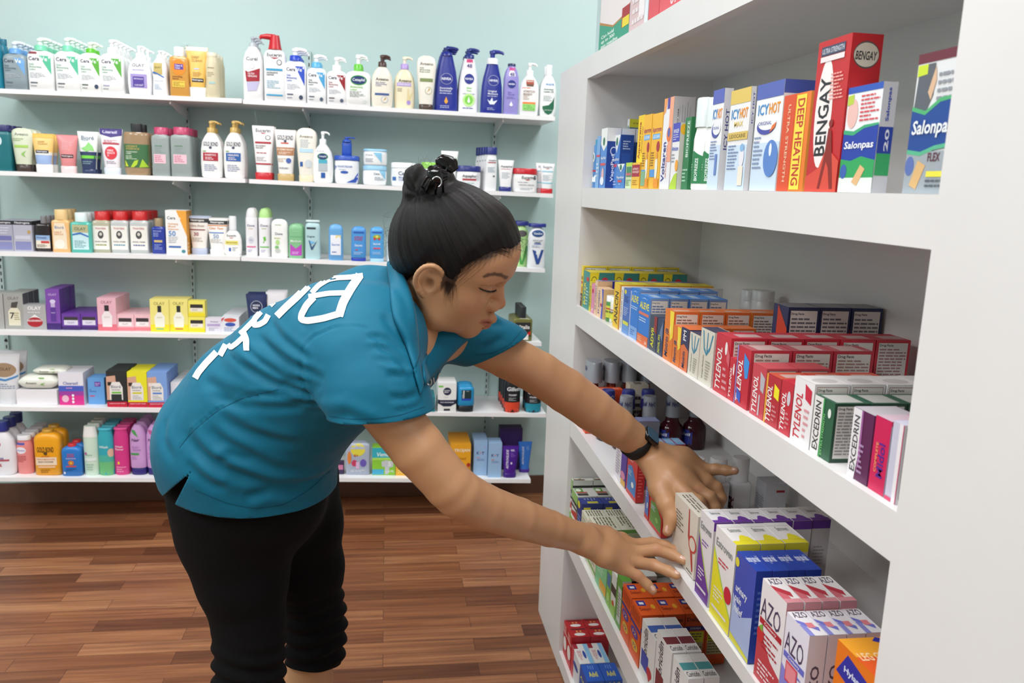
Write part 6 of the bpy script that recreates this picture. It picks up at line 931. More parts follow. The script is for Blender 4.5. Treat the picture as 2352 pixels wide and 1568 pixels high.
def bbox(prims, m=.01):
    lo = np.min([np.minimum(p[1]-p[3], p[2]-p[4]) if p[0] == 'c' else p[1]-max(p[2]) for p in prims if not p[6]], 0)-m
    hi = np.max([np.maximum(p[1]+p[3], p[2]+p[4]) if p[0] == 'c' else p[1]+max(p[2]) for p in prims if not p[6]], 0)+m
    return lo, hi

# ------------------------------------------------------------------ head pose
HS = .975; HO = np.array([.0893, 1.2388, -.1133+EYE])
HF = np.array([.90922, -.20746, -.36094]); HL = np.array([.34243, .86575, .36499]); HU = np.array([.23677, -.45545, .85820])
HR = np.array([HF, HL, HU])
def HW(x, y, z): return HO+HS*(HF*x+HL*y+HU*z)
def HC(W): return ((W-HO)@HR.T)/HS
def hc(a, b, ra, rb, k=.01, sub=False): return rc(HW(*a), HW(*b), ra*HS, rb*HS, k*HS, sub)
def he(c, r, k=.01, sub=False, tilt=None):
    R = HR if tilt is None else np.array(Matrix.Rotation(tilt[1], 3, tilt[0]))@HR
    return el(HW(*c), np.array(r)*HS, k*HS, sub, R)
head = [he((-.001, 0, .040), (.084, .071, .076), .02), he((.024, 0, .0), (.060, .063, .085), .03), he((.054, 0, .05), (.0465, .057, .042), .03)]
for s in (-1, 1):
    head += [hc((-.002, s*.056, -.03), (.018, s*.05, -.062), .018, .018, .03), hc((.018, s*.05, -.062), (.066, s*.012, -.086), .018, .016, .03),
             he((.046, s*.036, -.022), (.034, .028, .03), .022), he((.046, s*.029, -.05), (.028, .022, .026), .025),
             hc((.086, s*.008, .027), (.066, s*.044, .027), .0085, .008, .02)]
head += [hc((.067, -.008, -.086), (.067, .008, -.086), .0175, .0175, .018), he((.064, 0, -.06), (.026, .030, .026), .02)]
for s in (-1, 1): head += [he((.0885, s*.031, .006), (.013, .016, .012), .014, True)]
for s in (-1, 1): head += [el(HW(.0685, s*.0305, .003), np.array([.0142]*3)*HS, .005)]
head += [hc((.083, 0, .018), (.0895, 0, -.012), .0075, .008, .014), hc((.0895, 0, -.012), (.1005, 0, -.030), .008, .0092, .01), he((.093, 0, -.034), (.011, .010, .006), .008)]
for s in (-1, 1): head += [he((.0900, s*.0128, -.0345), (.0125, .0084, .0085), .006), he((.0925, s*.0075, -.0415), (.006, .0038, .004), .004, True)]
for s in (-1, 1): head += [hc((.0985, s*.0, -.0635), (.0780, s*.0245, -.0600), .0066, .0034, .006), hc((.0920, 0, -.0765), (.0790, s*.021, -.0635), .0078, .0044, .006),
                           hc((.1035, s*.0, -.0702), (.0805, s*.0265, -.0612), .0012, .0011, .003, True), hc((.097, s*.0026, -.048), (.0955, s*.0026, -.053), .0014, .0014, .006, False)]
head += [hc((.085, -.006, -.0785), (.085, .006, -.0785), .0035, .0035, .01, True)]
for s in (-1, 1):               # ears
    pts = [(.006, .066, -.004), (.012, .07, .012), (.008, .076, .026), (-.004, .081, .033), (-.017, .084, .027), (-.024, .084, .01), (-.022, .081, -.008), (-.012, .075, -.022), (-.002, .069, -.03)]
    pa = np.array(pts); tt_ = np.linspace(0, len(pts)-1, 25); pts = []
    for x_ in tt_:
        k_ = min(int(x_), len(pa)-2); f_ = x_-k_; p0, p1, p2, p3 = pa[max(k_-1, 0)], pa[k_], pa[k_+1], pa[min(k_+2, len(pa)-1)]
        pts.append(.5*(2*p1+(p2-p0)*f_+(2*p0-5*p1+4*p2-p3)*f_*f_+(3*p1-p0-3*p2+p3)*f_**3))
    for i in range(len(pts)-1):
        a, b = pts[i], pts[i+1]; head.append(hc((a[0], s*a[1], a[2]), (b[0], s*b[1], b[2]), .0038, .0038 if i < 19 else .0050, .0010))
    head += [he((-.006, s*.073, .003), (.019, .0045, .028), .003), he((-.003, s*.079, -.004), (.0085, .0075, .012), .002, True), he((-.007, s*.081, .017), (.009, .0055, .006), .002, True), hc((.006, s*.068, -.004), (.009, s*.07, .001), .0045, .0035, .004)]
neck0 = HW(-.028, 0, -.04)
nb = P(925, 742, 1.28)
head += [rc(neck0, nb, .043, .048, .02), rc(HW(-.02, 0, -.05), P(935, 790, 1.29), .040, .055, .02)]
torso_skin = chain([(925, 742, 1.28, 74), (870, 790, 1.31, 98), (740, 850, 1.36, 130), (600, 1000, 1.42, 140), (580, 1080, 1.43, 140)], .03)
lo, hi = bbox(head); lo[2] = max(lo[2], nb[2]-.07)
Vh, Fh = surf_nets(head+[p for p in torso_skin], lo, hi, .0016); Vh = relax(Vh, Fh, 1, .35)

# ------------------------------------------------------------------ arms and hands
armN = chain([(800, 825, 1.16, 68), (860, 905, 1.135, 64), (960, 1030, 1.12, 62), (1030, 1112, 1.12, 56), (1052, 1132, 1.125, 56), (1110, 1163, 1.15, 52), (1190, 1190, 1.185, 47), (1262, 1213, 1.22, 41), (1325, 1232, 1.25, 34), (1345, 1238, 1.258, 33)], .004)
def finger(pts, k=.004): return chain(pts, k)
hN = []
W0 = [(1346, 1222, 1.285, 20), (1346, 1232, 1.27, 22), (1346, 1244, 1.255, 22), (1346, 1254, 1.24, 18)]
MC = [(1450, 1252, 1.315, 17), (1455, 1270, 1.288, 17), (1445, 1289, 1.268, 16), (1428, 1304, 1.252, 15)]
for a, b in zip(W0, MC):
    m = ((a[0]+b[0])/2, (a[1]+b[1])/2-1, (a[2]+b[2])/2, 19); hN += chain([a, m, b], .016)
hN += chain([(1385, 1260, 1.275, 24), (1415, 1270, 1.28, 20)], .016)
hN += finger([(1450, 1252, 1.315, 15), (1498, 1247, 1.325, 13.5), (1528, 1253, 1.32, 12), (1552, 1264, 1.312, 10)])
hN += finger([(1455, 1269, 1.288, 15.5), (1508, 1262, 1.29, 14), (1546, 1275, 1.280, 12.5), (1569, 1287, 1.266, 9.5)])
hN += finger([(1445, 1289, 1.268, 15), (1500, 1297, 1.268, 13.5), (1535, 1311, 1.248, 12), (1554, 1321, 1.236, 10)])
hN += finger([(1428, 1304, 1.252, 14), (1464, 1321, 1.248, 12), (1487, 1342, 1.243, 11), (1500, 1356, 1.238, 9.5)])
hN += chain([(1358, 1222, 1.29, 20), (1392, 1226, 1.33, 17), (1428, 1238, 1.352, 14), (1462, 1250, 1.36, 11)], .01)
lo, hi = bbox(armN+hN); Va, Fa = surf_nets(armN+hN, lo, hi, .0021); Va = relax(Va, Fa, 1, .4)
armF = chain([(1040, 755, 1.38, 58), (1110, 790, 1.39, 53), (1165, 818, 1.40, 51), (1240, 858, 1.405, 50), (1300, 897, 1.41, 51), (1360, 940, 1.42, 49), (1415, 979, 1.43, 44), (1452, 1005, 1.438, 37), (1476, 1030, 1.445, 33), (1490, 1040, 1.445, 33)], .004)
hF = []
W0 = [(1490, 1066, 1.425, 20), (1498, 1054, 1.435, 24), (1506, 1042, 1.45, 24), (1512, 1034, 1.46, 19)]
MC = [(1574, 1136, 1.35, 20), (1602, 1126, 1.365, 20), (1622, 1106, 1.39, 19), (1620, 1080, 1.415, 16)]
for a, b in zip(W0, MC):
    m = ((a[0]+b[0])/2+3, (a[1]+b[1])/2-3, (a[2]+b[2])/2, 26); hF += chain([a, m, b], .014)
hF += chain([(1525, 1082, 1.415, 32), (1568, 1104, 1.39, 28)], .016)
hF += chain([(1620, 1080, 1.415, 15), (1645, 1077, 1.405, 12.5), (1668, 1080, 1.395, 11.5), (1688, 1081, 1.385, 9)], .005)
hF += chain([(1622, 1106, 1.39, 17), (1646, 1120, 1.38, 14), (1657, 1144, 1.37, 12.5), (1650, 1164, 1.37, 11)], .004)
hF += chain([(1602, 1126, 1.365, 18), (1632, 1142, 1.345, 14.5), (1644, 1166, 1.335, 13), (1636, 1186, 1.335, 11)], .004)
hF += chain([(1574, 1136, 1.35, 18), (1606, 1152, 1.33, 15), (1618, 1176, 1.325, 13), (1610, 1196, 1.325, 11)], .004)
hF += chain([(1503, 1078, 1.415, 25), (1516, 1122, 1.375, 25), (1532, 1158, 1.345, 21), (1544, 1188, 1.33, 18), (1533, 1220, 1.32, 11.5)], .010)
lo, hi = bbox(armF+hF); Vb, Fb = surf_nets(armF+hF, lo, hi, .0021); Vb = relax(Vb, Fb, 1, .4)
# ------------------------------------------------------------------ lower body (mostly under clothes), standing on the floor
def foot(kx, kY, ax, az=.085):
    a = np.array([ax, kY, az]); return [rc(a, a+[.0, 0, -.045], .033, .032, .02), rc(a+[0, 0, -.05], a+[.13, -.02, -.06], .03, .02, .02), rc(a+[.1, -.02, -.062], a+[.165, -.03, -.066], .022, .014, .02), rc(a+[-.03, 0, -.055], a+[0, 0, -.055], .026, .028, .02)]
kn, kf = P(575, 1450, 1.37), P(722, 1440, 1.55)
legs = [rc(P(560, 1080, 1.38), kn, .07, .040, .02), rc(P(660, 1080, 1.50), kf, .07, .040, .02)]
an, af = np.array([kn[0]-.03, 1.37, .085]), np.array([kf[0]-.005, 1.55, .085])
cn, cf = kn+(an-kn)*.33+[-.012, 0, 0], kf+(af-kf)*.3+[-.01, 0, 0]
legs += [rc(kn, cn, .040, .046, .01), rc(cn, an, .046, .03, .01), rc(kf, cf, .040, .046, .01), rc(cf, af, .046, .03, .01)]+foot(0, 1.37, an[0])+foot(0, 1.55, af[0])
low = legs+torso_skin+[rc(P(800, 825, 1.16), P(1040, 755, 1.38), .05, .05, .04), rc(P(870, 800, 1.25), P(700, 890, 1.38), .08, .09, .04)]
lo, hi = bbox(low); Vl, Fl = surf_nets(low, lo, hi, .006); Vl = relax(Vl, Fl, 1, .4)
Vs = np.concatenate([Vh, Va, Vb, Vl]); o1, o2, o3 = len(Vh), len(Vh)+len(Va), len(Vh)+len(Va)+len(Vb)
Fs = np.concatenate([Fh, Fa+o1, Fb+o2, Fl+o3])

# skin material: tone comes from a colour attribute (lips, brows, lash line, nails are marks of the skin itself)
def nz(V, s, seed=0):          # cheap smooth value noise
    r = np.random.RandomState(seed); out = np.zeros(len(V))
    for o in range(3):
        for _ in range(5):
            d = r.normal(size=3); d /= np.linalg.norm(d); out += np.sin(V@d*s*(1.9**o)+r.uniform(0, 6.28))/(1.9**o)/5
    return out
skin = bpy.data.materials.new('skin'); skin.use_nodes = True; nt = skin.node_tree; b = nt.nodes['Principled BSDF']
at = nt.nodes.new('ShaderNodeAttribute'); at.attribute_name = 'tone'; nt.links.new(at.outputs['Color'], b.inputs['Base Color'])
b.inputs['Roughness'].default_value = .45; b.inputs['Subsurface Weight'].default_value = .12; b.inputs['Subsurface Radius'].default_value = (.012, .005, .003); b.inputs['Subsurface Scale'].default_value = 1
n = nt.nodes.new('ShaderNodeTexNoise'); n.inputs['Scale'].default_value = 420; n.inputs['Detail'].default_value = 4; g = nt.nodes.new('ShaderNodeNewGeometry'); nt.links.new(g.outputs['Position'], n.inputs['Vector'])
bp = nt.nodes.new('ShaderNodeBump'); bp.inputs['Strength'].default_value = .25; bp.inputs['Distance'].default_value = .0006; nt.links.new(n.outputs['Fac'], bp.inputs['Height']); nt.links.new(bp.outputs['Normal'], b.inputs['Normal'])
base = np.array(lin('be9069')[:3]); tone = np.tile(base, (len(Vs), 1))*(1+.05*nz(Vs, 30))[:, None]
def mixin(mask, col):
    global tone
    tone = tone*(1-mask[:, None])+np.array(lin(col)[:3])*mask[:, None]
ss = lambda a, b, x: np.clip((x-a)/(b-a), 0, 1)**2*(3-2*np.clip((x-a)/(b-a), 0, 1))
Lc = HC(Vs); ish = np.zeros(len(Vs)); ish[:o1] = 1
def seg(L, pts, w):
    d = np.full(len(L), 9.)
    for a, c in zip(pts[:-1], pts[1:]):
        a, c = np.array(a), np.array(c); q = c-a; t = np.clip(((L-a)@q)/(q@q), 0, 1); d = np.minimum(d, np.linalg.norm(L-a-t[:, None]*q, axis=1)/(w[0]+(w[1]-w[0])*t if isinstance(w, tuple) else w))
    return d
_bh = BVHTree.FromPolygons([tuple(v) for v in Vh], [tuple(int(i) for i in f) for f in Fh])
def onface(*px):                # points of the skin seen at these photo positions, in head coordinates
    out = []
    for x, y in px:
        h = _bh.ray_cast(Vector((0, 0, EYE)), Vector(ray(x, y)).normalized())[0]
        if h is not None: out.append(HC(np.array(h)[None])[0])
    return out
BROW = onface((1112, 635), (1122, 631), (1135, 629), (1150, 631), (1164, 638)); LASH = onface(*[(x_, np.interp(x_, (1101, 1108, 1117, 1128, 1134, 1140), (661, 665, 668, 669.5, 668.3, 665.5))) for x_ in range(1101, 1141, 2)]); CREASE = onface((1103, 655), (1114, 655), (1128, 656), (1140, 657))
print('brow', np.round(BROW, 3), 'lash', np.round(LASH, 3))
for s in (1, -1):
    mir = lambda L: [np.array((p[0], p[1]*s, p[2])) for p in L]
    d = seg(Lc, mir(BROW), (.0028, .0042)); mixin(ish*.85*(1-ss(.4, 1.25, d)), '3c241b')
    d = seg(Lc, mir(LASH), (.0013, .0013)); mixin(ish*.95*(1-ss(.5, 1.4, d)), '1a1010')
    d = seg(Lc, mir(CREASE), (.0010, .0010)); mixin(ish*.45*(1-ss(.3, 1.8, d)), '6b4430')
    d = seg(Lc, [(.0965, s*.007, -.0415), (.092, s*.009, -.042)], (.0034, .0034)); mixin(ish*.7*(1-ss(.4, 1.2, d)), '3c1f18')
    d = seg(Lc, [(.058, s*.042, -.022), (.056, s*.045, -.025)], (.03, .03)); mixin(ish*.25*(1-ss(.2, 1.1, d)), 'b5664c')
    d = seg(Lc, [(-.004, s*.074, -.002), (-.004, s*.076, .006)], (.008, .008)); mixin(ish*.4*(1-ss(.2, 1.2, d)), '7a4630')
lipd = seg(Lc, [(.0815, -.0235, -.0600), (.1, 0, -.0655), (.0815, .0235, -.0600)], (.0058, .0058)); mixin(ish*.8*(1-ss(.7, 1.2, lipd)), '96503f')
lipd = seg(Lc, [(.0825, -.020, -.0630), (.0985, 0, -.0775), (.0825, .020, -.0630)], (.0062, .0062)); mixin(ish*.8*(1-ss(.7, 1.15, lipd)), 'a3594a')
lipd = seg(Lc, [(.0815, -.026, -.0607), (.1025, 0, -.0702), (.0815, .026, -.0607)], (.0013, .0013)); mixin(ish*.85*(1-ss(.5, 1.3, lipd)), '42211b')
lipd = seg(Lc, [(.105, 0, -.032), (.105, 0, -.025)], (.014, .014)); mixin(ish*.2*(1-ss(.2, 1.1, lipd)), 'c07058')
# finger tips and knuckles a little pinker
hm = np.ones(len(Vs)); hm[:o1] = 0; hm[o3:] = 0
for q in [(1570, 1287, 1.276), (1556, 1321, 1.256), (1500, 1356, 1.238), (1552, 1264, 1.312), (1689, 1082, 1.385), (1534, 1220, 1.32), (1508, 1262, 1.285), (1500, 1297, 1.265), (1464, 1321, 1.245), (1602, 1124, 1.35), (1574, 1134, 1.335)]:
    d = np.linalg.norm(Vs-P(*q), axis=1)/.013; mixin(hm*.4*(1-ss(.2, 1.1, d)), 'c4826c')
for q in [(1574, 1280, 1.268), (1560, 1315, 1.25), (1504, 1350, 1.23), (1692, 1076, 1.38), (1531, 1222, 1.31)]:
    d = np.linalg.norm(Vs-P(*q), axis=1)/.0052; mixin(hm*.7*(1-ss(.5, 1.0, d)), 'd8b09c')
body = mk('person', Vs, Fs, skin)
ca = body.data.color_attributes.new('tone', 'FLOAT_COLOR', 'POINT'); ca.data.foreach_set('color', np.concatenate([np.clip(tone, 0, 1), np.ones((len(Vs), 1))], 1).astype(np.float32).ravel())
body['label'] = 'person with black hair in a bun, teal polo shirt and black capri trousers'; body['category'] = 'person'

# ------------------------------------------------------------------ cloth
def fabric(name, c, rough=.75, sheen=.3, wv=900, bump=.25):
    m = bpy.data.materials.new(name); m.use_nodes = True; nt = m.node_tree; b = nt.nodes['Principled BSDF']; b.inputs['Base Color'].default_value = lin(c)
    b.inputs['Roughness'].default_value = rough; b.inputs['Specular IOR Level'].default_value = .2; b.inputs['Sheen Weight'].default_value = sheen; b.inputs['Sheen Roughness'].default_value = .4
    g = nt.nodes.new('ShaderNodeNewGeometry'); n = nt.nodes.new('ShaderNodeTexNoise'); n.inputs['Scale'].default_value = wv; n.inputs['Detail'].default_value = 2; nt.links.new(g.outputs['Position'], n.inputs['Vector'])
    bp = nt.nodes.new('ShaderNodeBump'); bp.inputs['Strength'].default_value = bump; bp.inputs['Distance'].default_value = .0005; nt.links.new(n.outputs['Fac'], bp.inputs['Height']); nt.links.new(bp.outputs['Normal'], b.inputs['Normal'])
    return m
TEAL = fabric('teal_jersey', '0a6480', .6, .06); BLACK = fabric('black_stretch_cloth', '050507', .9, .0)
def bvh(V, F): return BVHTree.FromPolygons([tuple(v) for v in V], [tuple(int(i) for i in f) for f in F])
EYEV = Vector((0, 0, EYE))
def shoot(bv, px, py):
    d = Vector(ray(px, py)).normalized(); h = bv.ray_cast(EYEV, d)
    return h[0], h[1]
def crease(V, N, line, w, A, ridge=.6, side=1):
    """press a fold along a line of world points into the cloth, with a soft ridge beside it"""
    L = np.array([tuple(p) for p in line]); d = np.full(len(V), 9.); tt = np.zeros(len(V)); off = np.zeros(len(V))
    n = len(L)-1
    for i in range(n):
        a, q = L[i], L[i+1]-L[i]; t = np.clip(((V-a)@q)/(q@q), 0, 1); e = V-a-t[:, None]*q; dd = np.linalg.norm(e, axis=1); m = dd < d
        d[m] = dd[m]; tt[m] = (i+t[m])/n
        sgn = np.einsum('ij,ij->i', np.cross(np.broadcast_to(q, V.shape), e), N); off[m] = np.sign(sgn[m])
    taper = np.clip(np.minimum(tt, 1-tt)*5, 0, 1)**.7
    s = d*off*side
    return V+N*((-A*np.exp(-(d/w)**2)+ridge*A*np.exp(-((s-1.9*w)/(1.1*w))**2)+.35*ridge*A*np.exp(-((s+1.9*w)/(1.1*w))**2))*taper)[:, None]
def tube2(st, k=.03):
    out = []
    for sgn in (-1, 1):
        pts = [(x, y, Y+sgn*o, r) for x, y, Y, r, o in st]; out += chain(pts, k)
    return out
def plane3(a, b, c, inside):
    n = np.cross(b-a, c-a); n /= np.linalg.norm(n); s = 1 if (inside-a)@n < 0 else -1
    return lambda V: s*((V-a)@n)
def plane_pn(a, b, c, inside):
    n = np.cross(b-a, c-a); n /= np.linalg.norm(n); s = 1 if (inside-a)@n < 0 else -1
    return (a, n*s)
cNp = (P(755, 968, 1.115), P(981, 944, 1.12), P(872, 985, 1.045), P(850, 850, 1.15)); cFp = (P(1085, 828, 1.40), P(1201, 771, 1.40), P(1163, 812, 1.335), P(1080, 760, 1.38))
shirt = tube2([(578, 1165, 1.445, 172, .055), (580, 1100, 1.44, 184, .05), (568, 1025, 1.43, 198, .045), (620, 942, 1.40, 186, .045), (704, 864, 1.36, 175, .055), (790, 802, 1.32, 158, .075), (860, 772, 1.29, 122, .075), (892, 748, 1.285, 88, .035)], .02)
shirt += chain([(790, 722, 1.33, 84), (850, 702, 1.305, 84), (893, 690, 1.29, 70)], .03)
shirt += chain([(872, 806, 1.30, 112), (930, 822, 1.33, 90)], .02)
slvN = chain([(842, 826, 1.165, 118), (862, 900, 1.14, 114), (884, 985, 1.13, 114), (905, 1040, 1.13, 114)], .022, plane_pn(*cNp))
slvF = chain([(1010, 760, 1.37, 76), (1085, 772, 1.385, 66), (1150, 803, 1.395, 63), (1230, 850, 1.4, 64)], .02, plane_pn(*cFp))
lo, hi = bbox(shirt+slvN+slvF); Vt, Ft = surf_nets(shirt+slvN+slvF, lo, hi, .0042); Vt = relax(Vt, Ft, 4, .5)
Nt = normals(Vt, Ft); Vt = Vt+Nt*(.0012*nz(Vt, 38, 3)+.0009*nz(Vt, 80, 5))[:, None]
bv = bvh(Vt, Ft)
def pl(*pts): return [p for p in (shoot(bv, x, y)[0] for x, y in pts) if p is not None]
FOLDS = [  # photo rows of the folds, width, depth, ridge, side
 ([(520, 795), (575, 850), (640, 885), (735, 907)], .006, .005, .8, 1), ([(548, 780), (600, 835), (660, 870), (740, 890)], .005, .004, .8, 1), ([(590, 770), (640, 815), (700, 850), (745, 872)], .005, .004, .7, 1),
 ([(620, 735), (665, 790), (715, 830)], .005, .003, .7, 1), ([(466, 870), (520, 905), (600, 920)], .008, .004, .7, 1), ([(470, 905), (560, 935), (680, 935), (745, 925)], .006, .0035, .8, 1),
 ([(500, 960), (590, 1000), (700, 1020), (830, 1010)], .009, .005, .8, 1), ([(480, 985), (560, 1040), (680, 1080), (790, 1050)], .009, .005, .8, 1), ([(425, 990), (470, 1050), (560, 1095), (690, 1112), (760, 1080)], .009, .006, .9, 1),
 ([(430, 1060), (480, 1110), (520, 1125)], .008, .005, .8, 1), ([(500, 1060), (530, 1045), (575, 1060)], .006, .004, .7, 1), ([(560, 1140), (620, 1125), (700, 1128)], .008, .005, .8, -1),
 ([(700, 950), (800, 955), (880, 985)], .007, .004, .7, 1), ([(610, 905), (720, 925), (810, 922)], .004, .003, .6, 1), ([(640, 880), (730, 915), (800, 935)], .004, .003, .6, 1), ([(560, 910), (640, 905), (745, 915)], .004, .003, .6, 1),
 ([(860, 790), (905, 812), (940, 850)], .006, .004, .8, -1), ([(870, 820), (915, 838), (950, 868)], .005, .0035, .8, -1), ([(885, 862), (925, 862), (955, 870)], .005, .0035, .7, 1), ([(890, 912), (930, 915), (960, 905)], .005, .003, .7, 1), ([(840, 770), (890, 780), (930, 812)], .005, .004, .7, -1),
 ([(905, 945), (940, 938), (970, 925)], .004, .002, .5, 1), ([(380, 960), (375, 1010), (400, 1060)], .008, .003, .5, 1), ([(880, 720), (905, 760), (940, 800)], .007, .003, .6, 1),
 ([(700, 640), (690, 700), (700, 760)], .006, .0022, .6, 1), ([(610, 700), (625, 750)], .006, .0025, .6, 1), ([(530, 770), (540, 810)], .006, .003, .6, 1),
 ([(1100, 800), (1130, 790), (1160, 775)], .006, .003, .6, 1), ([(1085, 750), (1120, 745), (1160, 745)], .006, .003, .6, 1), ([(1000, 840), (1010, 800), (1040, 780)], .006, .003, .6, 1),
 ([(690, 838), (693, 805), (720, 772), (765, 752), (830, 750), (850, 757)], .0022, .0026, .25, 1), ([(690, 830), (700, 880), (728, 925)], .004, .005, .4, 1),
 ([(410, 1030), (440, 990), (500, 940), (560, 912), (650, 893)], .002, .0022, .3, 1)]
for ln, w, A, rg, sd in FOLDS:
    q = pl(*ln)
    if len(q) > 1:
        big = ln[0][0] < 760 and w > .0035; Vt = crease(Vt, Nt, q, w*(1.1 if big else 1), A*(.85 if big else .95), rg, sd)
# hems, cuffs and neck opening are cut exactly
hemg = plane3(P(390, 1082, 1.40), P(770, 1078, 1.44), P(583, 1178, 1.265), P(600, 900, 1.4))
cufN = plane3(*cNp)
cufF = plane3(*cFp)
def sdl(V, a, b):
    q = b-a; t = np.clip(((V-a)@q)/(q@q), 0, 1); return np.linalg.norm(V-a-t[:, None]*q, axis=1)
def pdist(V, prims):
    d = np.full(len(V), 9.)
    for p in prims:
        q = p[2]-p[1]; t = np.clip(((V-p[1])@q)/(q@q), 0, 1); d = np.minimum(d, np.linalg.norm(V-p[1]-t[:, None]*q, axis=1)-(p[3]+(p[4]-p[3])*t))
    return d
dT = pdist(Vt, shirt); g = hemg(Vt)
mN = (pdist(Vt, slvN) < dT+.006) & (dT > .002) & (cufN(Vt) > -.03); mF = (pdist(Vt, slvF) < dT+.006) & (dT > .002) & (cufF(Vt) > -.03)
g = np.where(mN, np.maximum(g, cufN(Vt)+.0035), g); g = np.where(mF, np.maximum(g, cufF(Vt)+.0035), g)
nk = .058-np.linalg.norm(Vt-P(985, 752, 1.25), axis=1); g = np.maximum(g, nk)
nk = .050-sdl(Vt, HW(-.02, 0, -.03), P(955, 722, 1.25)); g = np.maximum(g, nk)
# side slit at the hem
Wv = Vt-[0, 0, EYE]; zv = Wv@FW; pxv = 1176+F_PX*(Wv@RI)/zv-440; pyv = 784-F_PX*(Wv@UP)/zv-1082
tw = (pxv*-.62+pyv*.785); lw = np.abs(pxv*.785+pyv*.62); wedge = (.20*tw-lw)*.0007; g = np.maximum(g, np.where((tw > -3) & (Vt[:, 1] < 1.40), wedge, -1))
Vt, Ft = clip_mesh(Vt, Ft, g)
so = mk('polo_shirt', Vt, Ft, TEAL, body)
md = so.modifiers.new('cloth_thickness', 'SOLIDIFY'); md.thickness = .0022; md.offset = -1
bvs = bvh(Vt, Ft)
# stitched hem lines
def strip_on(bv, pts, wpx, lift, mat, name, parent, sub=14, taper=False, mb=None):
    """a narrow ribbon that follows the cloth along a line"""
    own = mb is None; mb = mb or MB(); pts = [np.array(p, float) for p in pts]; Q = []
    for a, b in zip(pts[:-1], pts[1:]):
        for i in range(sub): Q.append(a+(b-a)*i/sub)
    Q.append(pts[-1])
    if len(pts) > 2:
        for _ in range(sub//2): Q = [Q[0]]+[(Q[i-1]+Q[i]*2+Q[i+1])/4 for i in range(1, len(Q)-1)]+[Q[-1]]
    Q2 = [Q[0]]
    for q in Q[1:]:
        if np.linalg.norm(q-Q2[-1]) > 1.5: Q2.append(q)
    Q = Q2; rows = []; M_ = 5
    for i, q in enumerate(Q):
        d = Q[min(i+1, len(Q)-1)]-Q[max(i-1, 0)]; d = d/np.linalg.norm(d); nrm = np.array([-d[1], d[0]]); r = []
        for j in range(M_):
            p = q+nrm*wpx*(j/(M_-1)-.5); h, nn = shoot(bv, p[0], p[1]); r.append(None if h is None else tuple(h+nn*lift if nn.dot(h-EYEV) < 0 else h-nn*lift))
        rows.append(r)
    for a, b in zip(rows[:-1], rows[1:]):
        for j in range(M_-1):
            q = (a[j], a[j+1], b[j+1], b[j])
            if all(q) and max((Vector(q[0])-Vector(x)).length for x in q) < .02: mb.add(q, [(0, 1, 2, 3)], mat, True)
    return mb.build(name, parent) if own else mb
PRINT = M('eef3f5', 'matte'); z4 = lambda *p: [(340+x/2.306, 560+y/2.306) for x, y in p]
mb = MB()
for w, pts in ((17, [(1122, 168), (1075, 240), (1035, 310), (1012, 385)]), (10, [(1138, 170), (1070, 180), (1000, 183), (955, 192), (905, 222), (868, 262)]), (10, [(852, 282), (900, 274), (960, 264), (1055, 262)]),
               (13, [(880, 285), (842, 325), (815, 375), (812, 402), (850, 408), (930, 396), (1030, 368)]), (14, [(850, 225), (790, 285), (735, 335), (685, 385)]), (9, [(738, 262), (690, 290), (650, 330)]),
               (11, [(640, 378), (622, 412), (590, 430), (562, 432), (566, 400), (600, 362)]), (12, [(500, 455), (522, 505), (524, 566)]), (10, [(512, 490), (470, 530), (440, 550), (425, 530)]), (10, [(570, 400), (530, 440), (490, 480)]),
               (12, [(415, 535), (398, 565), (384, 592)]), (13, [(365, 575), (310, 632), (270, 680), (252, 712)])):
    strip_on(bvs, z4(*pts), w*1.15, .0012, PRINT, '', None, 10, mb=mb)
mb.build('back_lettering', so)
mb = MB(); SIL = M('c9c8bf', 'matte')
for w, pts in ((2.6, [(976, 868), (980, 882), (987, 885), (991, 877), (988, 868), (981, 866), (977, 872)]), (2.6, [(995, 866), (996, 878), (1001, 879), (1004, 870)]), (2.2, [(1004, 872), (1006, 862), (1009, 856)])): strip_on(bvs, pts, w, .001, SIL, '', None, 5, mb=mb)
mb.build('chest_logo', so)
SEAM = fabric('teal_seam', '08506a', .7, .1)
for pts in ([(757, 955), (800, 962), (860, 962), (920, 953), (976, 933)], [(1092, 815), (1130, 812), (1170, 792), (1196, 762)], [(450, 1126), (520, 1155), (585, 1168), (650, 1160), (710, 1125), (758, 1080)], [(412, 1028), (440, 992), (500, 942), (560, 912), (640, 894)]):
    strip_on(bvs, pts, 1.6, .0005, SEAM, 'seam', so, 10)
